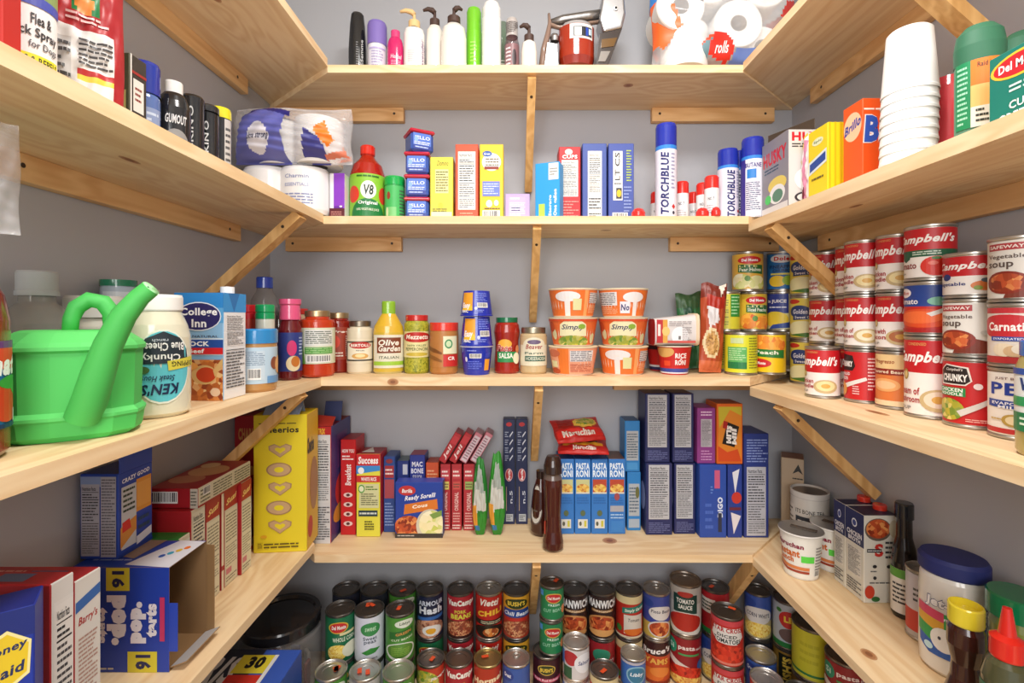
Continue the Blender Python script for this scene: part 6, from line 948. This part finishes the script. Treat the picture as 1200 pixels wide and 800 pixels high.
LATHE('marshmallow_jar', 'white marshmallow spread jar with a big navy lid and rainbow label', 'jar', .683, .752, z, pr, 'g:e9e4dc', [('lid', [(.0415, .152), (.0435, .155), (.0435, .172), (.040, .178), (0, .179)], 'k:232c6c')], (.03, .12, .0427, None, [P([(.15, .75), (.85, .75), (.82, .1), (.6, .0), (.3, .0), (.17, .12)], '2a5cb0'), P([(.15, .3), (.5, .15), (.5, .75), (.15, .75)], '3aa050'), P([(.15, .5), (.45, .4), (.45, .62), (.15, .66)], 'e0a83a'), P([(.15, .64), (.45, .6), (.45, .76), (.15, .8)], 'd84a6a'), E(.45, .3, .13, .2, 'f0ece8'), E(.41, .32, .015, .03, '3a3a4a'), E(.5, .32, .015, .03, '3a3a4a'), T(.26, .78, .9, 1.0, 'Jet-Puffed', '2a3474', .1, 0, .08), T(.265, .79, .895, .99, 'Jet-Puffed', 'f4f0f0', .1, 0, .045), T(.45, .64, .85, .74, 'marshmallow', 'f4f0f8', .1, 'up', .03), E(.3, .12, .05, .06, 'c8e8f0')]), dr=-6, sy=.9)
LATHE('honey_bottle', 'dark syrup bottle with a yellow cap in front of the marshmallow jar', 'bottle', .612, .655, z, [(0, 0), (.018, 0), (.0225, .008), (.0225, .04), (.017, .06), (.0155, .08), (.0205, .105), (.020, .125), (.016, .135)], 'g:3a1a14', [('cap', [(.0185, .133), (.0195, .135), (.0195, .157), (.0185, .159), (.017, .159), (.016, .15), (0, .15)], 'g:e2cc34')], (.01, .055, lambda q: .0225 if q < .04 else .0225-(q-.04)*.27, None, [E(.5, .5, .2, .4, '6a2a1c')]))
LATHE('melatonin_bottle', 'bottle with a red pointed cap and a green label', 'bottle', .604, .592, z, [(0, 0), (.021, 0), (.0245, .006), (.0245, .105), (.02, .125), (.0125, .135)], 'g:4a4a30', [('cap', [(.0165, .132), (.017, .134), (.0165, .155), (.009, .16), (.0065, .178), (.0045, .192), (0, .193)], 'g:d8281e')], (.01, .098, .0247, '1c6a4c', [T(.42, .6, .85, .85, 'MELAT', 'f4f4f0', 0, 'up', .04), L(.3, .85, .6, .98, 2, 'c8e0d0'), R(0, .5, 1, .56, 'b8d8c4'), L(.3, .1, .8, .4, 4, 'c8e0d0')]), dr=-10)
LATHE('condiment_bottle', 'bottle with a broad dark green lid at the right edge', 'bottle', .693, .665, z, [(0, 0), (.028, 0), (.03, .005), (.03, .125), (.026, .14)], 'g:7a8438', [('lid', [(.033, .138), (.033, .166), (.031, .168), (0, .168)], 'g:147a4c')])

# ================================================================ lowest level: the big jar, the blue carton and the canned goods
z = ZE
jar_ = tag(link('storage_jar', None, None, (-.548, 1.125, z+.0005)), 'huge clear jar of packets with a wide black lid in the lower left corner', 'jar')
link('glass_body', MB().lathe([(0, .003), (.082, .003), (.088, .012), (.088, .15), (.085, .17), (.076, .185)], 'c:b8b4b2', 40).mesh('glass_body'), jar_)
link('lid', MB().lathe([(.078, .183), (.086, .186), (.0865, .205), (.084, .209), (.074, .209), (.07, .203), (0, .203)], 'g:232224', 40).mesh('lid'), jar_)
rn = random.Random(5); pc = ['7a2418', 'c8c0b8', '3a4a9c', 'b8402a', 'd8d0c8', '5a2a1c', 'c8a040', '2a2a4a']
pm_ = [MB().box(-.012, -.004, 0, .012, .004, .09, c, .002).mesh('seasoning_packet') for c in pc]
for i in range(13):
    a, rr = (i*2*math.pi/9, .058) if i < 9 else (i*math.pi/2+.3, .027)
    tag(link('seasoning_packet', pm_[i % 8], None, (-.548+rr*math.cos(a), 1.125+rr*math.sin(a), z+.006), a+math.pi/2), 'small paper packet standing inside the huge clear jar', 'packet', 'packets in the big jar').rotation_euler[1] = rn.uniform(-.1, .1)
BX('flat_carton', 'blue carton lying flat with grey lettering and a yellow 30 panel', 'box', (-.645, .80), (-.452, .80), .215, z, h=.20, px=False, col={'*': '2f50a8', 'T': '3a5cb8'}, Tp=[R(0, .0, .62, 1, '24283a'), R(0, 0, .6, .35, '5a8a3a'), T(.05, .55, .48, .9, 'IRIS', 'd8d8dc', .2, 0, .04), R(.42, .68, .78, .92, 'e0d03a'), T(.52, .74, .7, .9, '30', '1c1c1c', 0, 0, .06), R(.42, .5, .78, .66, 'd03428'), R(.36, .34, .78, .5, 'a8d070'), R(.36, .1, .78, .34, '38b8a8'), R(.76, .1, .8, .92, 'e8e8e8')])
def S(k, base, els): STY[k] = (base, els)
bowl_ = lambda f, cx=.5, cy=.22, rx=.3, ry=.17: [E(cx, cy, rx, ry, 'd8ccb8'), E(cx, cy+.02, rx*.85, ry*.8, 'food:'+f)]
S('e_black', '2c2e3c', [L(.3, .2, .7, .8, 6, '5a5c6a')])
S('e_dm', '1a6a44', [E(.42, .78, .22, .13, 'd8b040'), E(.42, .78, .19, .11, 'c02a2c'), T(.28, .74, .58, .83, 'Del Monte', 'f4e8e0', 0, 0, .04), R(.45, .6, .8, .66, 'd8d0a0'), T(.3, .46, .8, .56, 'WHOLE CORN', 'e0e8d0', 0, 0, .02), E(.4, .22, .22, .18, 'food:corn'), E(.7, .24, .2, .17, 'e0e0c8')])
S('e_peas', 'd4d8e4', [E(.5, .74, .22, .15, '3a8a4c'), T(.38, .7, .62, .8, 'sweet', 'c0e0c0', .1), T(.34, .5, .64, .58, 'Sweet', '3a4a5a'), T(.36, .4, .62, .48, 'peas', '3a4a5a'), P([(.3, .22), (.5, .32), (.72, .28), (.6, .2), (.42, .17)], '3a8a3a'), L(.35, .06, .65, .1, 1, '6a6a74')])
S('e_green', '4a8a34', [E(.6, .86, .22, .09, 'd8e0d0'), T(.48, .82, .72, .9, 'Libbys', '2a4a2a', .2, 0, .02), P([(.25, .52), (.8, .58), (.8, .74), (.25, .68)], '2a6a2c'), T(.4, .6, .75, .7, 'GREEN', 'c88a4a', 0, 'up', .03), T(.3, .48, .8, .55, 'CUT BEANS', 'e0e8d0', 0, 'up', .02), E(.5, .24, .36, .2, 'e0e4d8'), E(.5, .26, .31, .16, '5a8a34'), L(.3, .15, .7, .35, 6, '8ab04a')])
S('e_hash', '1e2440', [T(.2, .78, .85, .9, 'ARMOUR', 'd8e0f0', 0, 0, .03), T(.22, .58, .82, .76, 'Hash', 'e8ecf4', 0, 0, .05), P([(.15, .42), (.85, .46), (.85, .54), (.15, .5)], '3a6ab0'), E(.45, .22, .42, .22, 'food:pork'), E(.55, .18, .24, .13, 'e8e4dc'), E(.52, .17, .12, .07, 'e8a830')])
S('e_pork', [(0, .42, '5a2c1c'), (.42, 1, 'a82430')], [T(.16, .74, .88, .92, 'VanCamps', 'f0ece4', 0, 0, .06), T(.36, .6, .64, .68, 'PORK', 'd8d048', 0, 0, .03), T(.26, .46, .78, .58, 'BEANS', 'd8d048', 0, 0, .05), E(.5, .22, .36, .2, 'food:bean'), R(0, 0, 1, .06, '3a1c18')])
S('e_chili', 'b4241c', [T(.28, .78, .75, .94, 'Vietti', 'f0e8dc', .3, 0, .04), T(.2, .5, .85, .72, 'CHILI', 'e8b838', 0, 'up', .06), R(.1, .32, .95, .44, '26221c'), L(.3, .34, .85, .42, 2, 'c8c0a0'), E(.5, .16, .4, .16, '241c14'), E(.55, .14, .2, .1, 'food:stew')])
S('e_bushchili', [(0, .5, 'a83c28'), (.5, 1, 'd8a030')], [E(.5, .83, .3, .12, '28381c'), T(.28, .78, .72, .89, "BUSH'S", 'e8c848', 0, 0, .04), P([(.12, .5), (.88, .5), (.84, .7), (.16, .7)], '28468c'), T(.18, .54, .84, .64, 'Chili Beans', 'e8ecf4', .2, 0, .03), R(.2, .42, .8, .47, 'c02c24'), E(.5, .22, .38, .19, 'food:bean')])
S('e_bushdark', '3c1620', [E(.5, .78, .22, .12, 'c8a84c'), E(.5, .78, .19, .1, '2c3a1c'), T(.35, .73, .65, .82, "BUSH'S", 'e8c848', 0, 0, .04), R(.05, .5, .95, .58, 'c04a6a'), T(.2, .51, .8, .57, 'Dark Red Kidney', 'f4e4e8'), E(.5, .2, .36, .18, 'food:bean')])
S('e_gv', [(0, .15, 'b8542c'), (.15, 1, '3a5aa4')], [E(.28, .82, .16, .12, '28408c'), T(.18, .78, .38, .87, 'Great', 'f0f0f8', .2, 0, .03), E(.56, .45, .3, .2, 'e8e4e0'), T(.34, .42, .8, .54, 'Chili Beans', '3a3a50', .1, 0, .02), E(.5, .08, .4, .1, 'food:bean')])
S('e_gvbean', [(0, .35, 'c0a850'), (.35, 1, '3c4a98')], [E(.28, .82, .16, .1, '28408c'), E(.62, .6, .3, .17, 'dcd8d4'), T(.38, .6, .88, .68, 'Pinto Beans', '3a3a50', .1, 0, .02), E(.6, .22, .3, .2, 'd8d0c8'), E(.6, .22, .26, .17, 'food:chili')])
S('e_dmtall', '1f7a4a', [E(.55, .72, .24, .17, 'c8a84c'), E(.55, .72, .21, .14, 'b8282c'), T(.38, .67, .72, .77, 'Del Monte', 'f4e8e0', 0, 0, .03), T(.4, .45, .7, .53, 'FRESH', 'd0e8d8', 0, 0, .02), T(.25, .22, .85, .4, 'CUT BEANS', '9ad0b0', 0, 'up', .02), E(.85, .3, .08, .15, 'd88a5a'), R(.1, .75, .25, .95, '4a90d0')])
S('e_manwich', '2c1a1a', [T(.14, .72, .9, .92, 'MANWICH', 'f0f0f0', 0, 0, .05), R(.25, .62, .8, .68, 'a87a4a'), T(.3, .63, .76, .67, 'ORIGINAL', 'f0e0c0'), E(.5, .3, .38, .26, 'c88a50'), E(.5, .32, .32, .2, 'food:chili'), E(.5, .12, .35, .08, 'd8a060')])
S('e_boyardee', [(0, .82, 'b42a1e'), (.82, 1, 'd8c898')], [P([(.34, .58), (.95, .66), (.95, .82), (.34, .72)], '1f7a6a'), T(.4, .6, .92, .76, 'Simply Garden', 'e8f0e0', .2, 'up', .03), R(.38, .1, .85, .56, 'd4ccc0'), T(.48, .4, .76, .48, 'Tomato', '3a3a3a', .2), E(.62, .15, .24, .08, 'd8702a'), E(.25, .2, .08, .08, '3a7a34'), R(0, 0, 1, .05, 'd8ccb0')])
S('e_sauce', [(0, .2, '2a5a48'), (.2, .65, 'c8c4bc'), (.65, 1, 'b0a8a0')], [R(.25, .45, .75, .85, '1a3c34'), E(.5, .86, .16, .06, 'a83028'), T(.32, .66, .68, .76, 'TOMATO', 'e8e8e0', 0, 0, .03), T(.36, .54, .64, .63, 'SAUCE', 'e8e8e0', 0, 0, .03), E(.5, .2, .4, .28, 'd0ccc4'), E(.5, .26, .36, .2, 'b02c20')])
S('e_pasta', [(0, .25, 'b8905a'), (.25, 1, '8c1c24')], [E(.2, .78, .13, .16, '2a8a6a'), T(.14, .72, .26, .84, 'Si', 'd0f0e0', 0, 0, .03), T(.36, .74, .7, .85, 'pasta', 'f0e0dc', 0, 0, .03), T(.72, .76, .88, .8, 'sauce', 'f0e0dc'), R(.36, .64, .8, .68, '4a9a5a'), P([(.0, .5), (.8, .2), (.9, .28), (.1, .6)], 'd8d0c8'), E(.85, .42, .1, .12, '2a5a9c'), E(.5, .25, .4, .16, 'food:tomato'), E(.5, .08, .42, .1, 'food:pasta')])
S('e_bruce', [(0, .68, 'c04a24'), (.68, 1, '38181a')], [T(.12, .68, .88, .92, "Bruce's", 'f0ece8', .1, 'up', .05), T(.2, .48, .8, .62, 'YAMS', 'e8b050', 0, 0, .04), E(.4, .22, .3, .16, 'd86a28'), E(.6, .3, .25, .12, 'e08438'), R(0, 0, 1, .08, '8a2a18')])
S('e_starcross', 'b8261e', [R(0, .88, 1, 1, 'c04048'), P([(.15, .62), (.22, .84), (.78, .84), (.85, .62), (.7, .48), (.3, .48)], 'd8d4d0'), T(.18, .74, .82, .84, 'STAR CROSS', 'a82830', 0, 0, .04), T(.3, .62, .7, .69, 'DICED', '2c3a3c', 0, 0, .03), T(.22, .5, .78, .6, 'TOMATOES', '2c3a3c', 0, 0, .03), E(.5, .26, .44, .2, 'food:tomato'), R(0, .03, 1, .08, 'd87a6a')])
S('e_boyred', 'a82028', [R(.05, .0, 1, .12, '2a7a3c'), R(.1, .5, .5, .85, 'd8d0c8'), L(.15, .55, .45, .8, 3, '3a4a3a'), E(.7, .4, .2, .25, 'c04a34')])
S('e_corn2', [(0, .42, 'b8a878'), (.42, 1, '344f9c')], [E(.28, .82, .18, .12, '24408c'), E(.5, .54, .38, .2, 'd4d0cc'), T(.22, .5, .8, .6, 'CORN WHITE', '3a3a50', 0, 0, .02), E(.5, .2, .4, .17, 'food:corn')])
S('e_white', [(0, .12, '2a7a3c'), (.12, 1, 'b0b8c0')], [E(.45, .66, .2, .2, 'c02c28'), T(.36, .6, .56, .74, 'LB', 'e8c840', 0, 0, .06), E(.5, .3, .25, .16, '6a5450'), E(.25, .85, .06, .05, '3a7a34')])
S('e_bushside', '8a6a2c', [R(.3, .05, .65, .95, '1c2018'), T(.38, .1, .58, .9, "BUSH'S", 'd8b848', 0, 90, .05)])
S('e_yellow', [(0, .07, 'c8c43a'), (.07, .12, '2a7a44'), (.12, 1, 'c8c432')], [E(.88, .45, .08, .1, 'b02c30'), L(.3, .3, .6, .8, 3, 'b8b42a')])
S('e_hormel', 'b03420', [T(.12, .62, .88, .84, 'Hormel', 'f0d8b0', 0, 'up', .06), T(.16, .38, .82, .6, 'Chili', 'f0e0c0', .1, 'up', .06), T(.3, .18, .75, .26, 'No Beans', 'f0e0c0'), E(.75, .4, .1, .1, 'c86a5a')])
S('e_beansred', [(0, .3, '3a7a98'), (.3, 1, 'b83c28')], [E(.35, .65, .34, .3, 'food:veg'), T(.5, .7, .9, .86, 'Margaret', 'e8e0d8', .2, 'up', .04), T(.45, .35, .85, .46, 'HOLMES', 'e8e0d8', .1, 'up', .03)])
S('e_tuna', 'd4d0d0', [E(.35, .7, .2, .25, 'b02c34'), E(.72, .55, .26, .34, 'e8e8ec'), T(.55, .5, .88, .64, 'Salmon', '3a4a7a', .2, 0, .02), R(.15, .0, .4, .4, '2a5a3c'), R(0, .4, .18, .9, '4a70c0')])
S('e_blue', '3a6ab8', [E(.6, .5, .28, .35, '8ab8d0'), E(.6, .5, .24, .3, '3a7a9c'), T(.42, .42, .78, .6, 'Libby', 'e8f0f8', .2, 0, .03), R(0, .9, 1, 1, 'b8b4c0')])
S('e_red', 'a0242c', [E(.5, .7, .22, .16, '3a9a7a'), T(.4, .5, .85, .62, 'kidney', 'f0e0e0'), R(0, 0, 1, .2, 'c8b8a8'), L(.3, .3, .7, .45, 2, 'e8c8c0')])
S('e_silver', 'b8b4b0', [E(.5, .6, .3, .3, '3a6a5a'), L(.3, .2, .7, .4, 3, '5a5a5a')])
gc = 'canned goods crowded on the lowest shelf'
def ec(lb, px, Y, zb, h, r, st, dr=0, stick=0, X=None, metal='m:86827e', ring=False):
    return CAN(lb, px2(px, Y) if X is None else X, Y, z+zb, h, r, st, dr, gc, stick=stick, metal=metal, ring=ring)
HC = .112; B2 = HC+.0006; R_ = .0338
def stack(px, Y, low, up, lb1, lb2, r=R_, h=HC, stick=0, metal='m:7c7976', ring=False, dr=0):
    ec(lb1, px, Y, 0, h, r, low, dr, metal=metal); ec(lb2, px, Y, h+.0006, h, r, up, dr, stick, metal=metal, ring=ring)
BK = 1.205
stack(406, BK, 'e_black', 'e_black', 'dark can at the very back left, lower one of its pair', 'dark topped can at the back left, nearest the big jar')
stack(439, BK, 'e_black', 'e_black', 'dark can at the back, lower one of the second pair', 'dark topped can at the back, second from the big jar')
stack(472, BK, 'e_green', 'e_green', 'green can at the back, lower one of the third pair', 'green can at the back with one orange sticker on its lid', stick=1)
M1 = 1.122
stack(399, M1, 'e_dm', 'e_dm', 'green corn can standing under its twin with the corn picture', 'green corn can with red oval, upper one beside the big jar', dr=6)
stack(433, M1, 'e_peas', 'e_peas', 'pale lavender peas can, lower one of its pair', 'pale lavender peas can with orange stickers on its dark lid', stick=2, dr=4)
stack(469, M1, 'e_green', 'e_green', 'green bean can, lower one of the pair beside the peas', 'green bean can with a bowl of beans and one orange sticker', stick=1)
FR = 1.043
ec('silver lidded can at the front left with three orange stickers', 388, FR, 0, .138, R_, 'e_green', 0, 3, metal='m:cfccc6'); ec('silver lidded can at the front, second from left, with orange stickers', 428, FR, 0, .138, R_, 'e_silver', 0, 2, metal='m:cfccc6'); ec('silver lidded can at the front, third from left, no stickers', 467, FR, 0, .138, R_, 'e_green', metal='m:cfccc6')
stack(504, BK, 'e_dm', 'e_hash', 'hidden can under the navy hash can', 'navy Hash can with a fried egg picture')
stack(539.5, BK, 'e_pork', 'e_pork', 'hidden pork and beans can in the back row', 'upper pork and beans can in the back row')
stack(573, BK, 'e_chili', 'e_chili', 'lower red chili can in the back row', 'red chili can with slanted yellow lettering', ring=True, metal='m:b8b4ac')
stack(605, BK, 'e_bushchili', 'e_bushchili', "chili beans can, lower one of its pair in the back row", 'yellow and blue Chili Beans can left of the centre brace')
FL_ = 1.118
ec('red can with mixed beans picture in front of the hash can', 505, FL_, 0, HC, .0325, 'e_beansred', 0, 1); ec('pork and beans can standing in the front row', 538, FL_, 0, HC, .0325, 'e_pork'); ec('orange red chili can with cream lettering in the front row', 571.5, FL_, 0, HC, .0325, 'e_hormel', 0, 1, metal='m:b8a878'); ec('blue chili beans can with a white cloud shape, front row', 605, FL_, 0, HC, .0325, 'e_gv', ring=True, metal='m:c4c0bc')
YB = 1.145
ec('dark kidney bean can under the two small green cans', 640.5, YB, 0, HC, .033, 'e_bushdark', 0); ec('small green can, lower of two stacked by the centre brace', 646, YB, B2, .0795, .0285, 'e_dmtall'); ec('small green can on top, tallest stack by the centre brace', 647, YB, B2+.0801, .0795, .0285, 'e_dmtall', 0, 1)
stack(673, BK, 'e_manwich', 'e_manwich', 'lower dark sloppy joe can at the back', 'left one of the two upper dark sloppy joe cans')
ec('lower small pink and white can in front of the left sloppy joe can', 675, 1.115, 0, .0765, .031, 'e_tuna', metal='m:d0ccc8'); ec('upper small pink and white can with a bright lid', 675, 1.115, .0771, .0765, .031, 'e_tuna', metal='m:d8d4d0')
stack(705, BK, 'e_red', 'e_manwich', 'dark red kidney can under the right sloppy joe can', 'right one of the two upper dark sloppy joe cans')
ec('can with an orange stickered lid in front of the dark red one', 708, 1.085, 0, .11, .0325, 'e_boyardee', 0, 1)
stack(737, BK, 'e_boyardee', 'e_boyardee', 'red tomato can with a cream edge, lower one', 'red tomato can with a cream edge, upper one')
ec('lower small blue can in front of the red tomato cans', 742, 1.098, 0, .0685, .0285, 'e_blue', metal='m:c8c4bc'); ec('upper small blue can with a plain bright lid', 742, 1.098, .0691, .0685, .0285, 'e_blue', metal='m:c8c4bc')
stack(769, BK, 'e_bruce', 'e_gvbean', "orange yams can with script lettering", 'blue beans can with a bowl picture on top of the yams', ring=True, metal='m:b8b4b0')
stack(803, BK, 'e_pasta', 'e_sauce', 'large dark red pasta sauce can', 'large white and green tomato sauce can above the pasta sauce can', r=.0385, h=.1235, metal='m:a89c90')
stack(838, 1.215, 'e_corn2', 'e_boyred', 'blue and white can below the red one at the back right', 'dark lidded red can at the back right with an orange sticker', stick=1)
ec('red can below the diced tomatoes can', 852.5, 1.113, 0, .1125, .0355, 'e_starcross'); ec('tall red diced tomatoes can with an orange sticker', 852, 1.11, .1131, .1125, .0355, 'e_starcross', 0, 1, metal='m:7a7672')
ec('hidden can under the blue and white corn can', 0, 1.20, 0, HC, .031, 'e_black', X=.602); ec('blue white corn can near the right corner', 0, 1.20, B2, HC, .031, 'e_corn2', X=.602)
ec('can with a silver lid and blue side behind the front right one', 0, 1.13, 0, HC, R_, 'e_gv', X=.574, metal='m:b8b4b0'); ec('can with a shiny ringed lid and orange side at the front right', 0, 1.054, 0, HC, R_, 'e_hormel', X=.548, metal='m:d0ccc8')
ec('mustard and black can reading sideways under the pale can', 0, 1.165, 0, HC, .034, 'e_bushside', X=.658); ec('pale can with a red emblem and green foot near the right wall', 0, 1.165, B2, HC, .034, 'e_white', X=.658, dr=10)
ec('brown lower can under the big yellow one', 0, 1.085, 0, .10, .042, 'e_bushside', X=.668); ec('big yellow can with a green line near its foot', 0, 1.085, .1006, .115, .042, 'e_yellow', X=.668)
ec('dark green lidded can in front of the big yellow one', 0, 1.035, 0, .10, .031, 'e_dm', X=.612, dr=5, stick=0)
ec('red lower can under the rightmost visible can', 0, .985, 0, .10, .038, 'e_red', X=.675); ec('rightmost visible can with a noodle picture, cut by the shelf edge', 0, .985, .1006, .11, .038, 'e_pasta', X=.675)
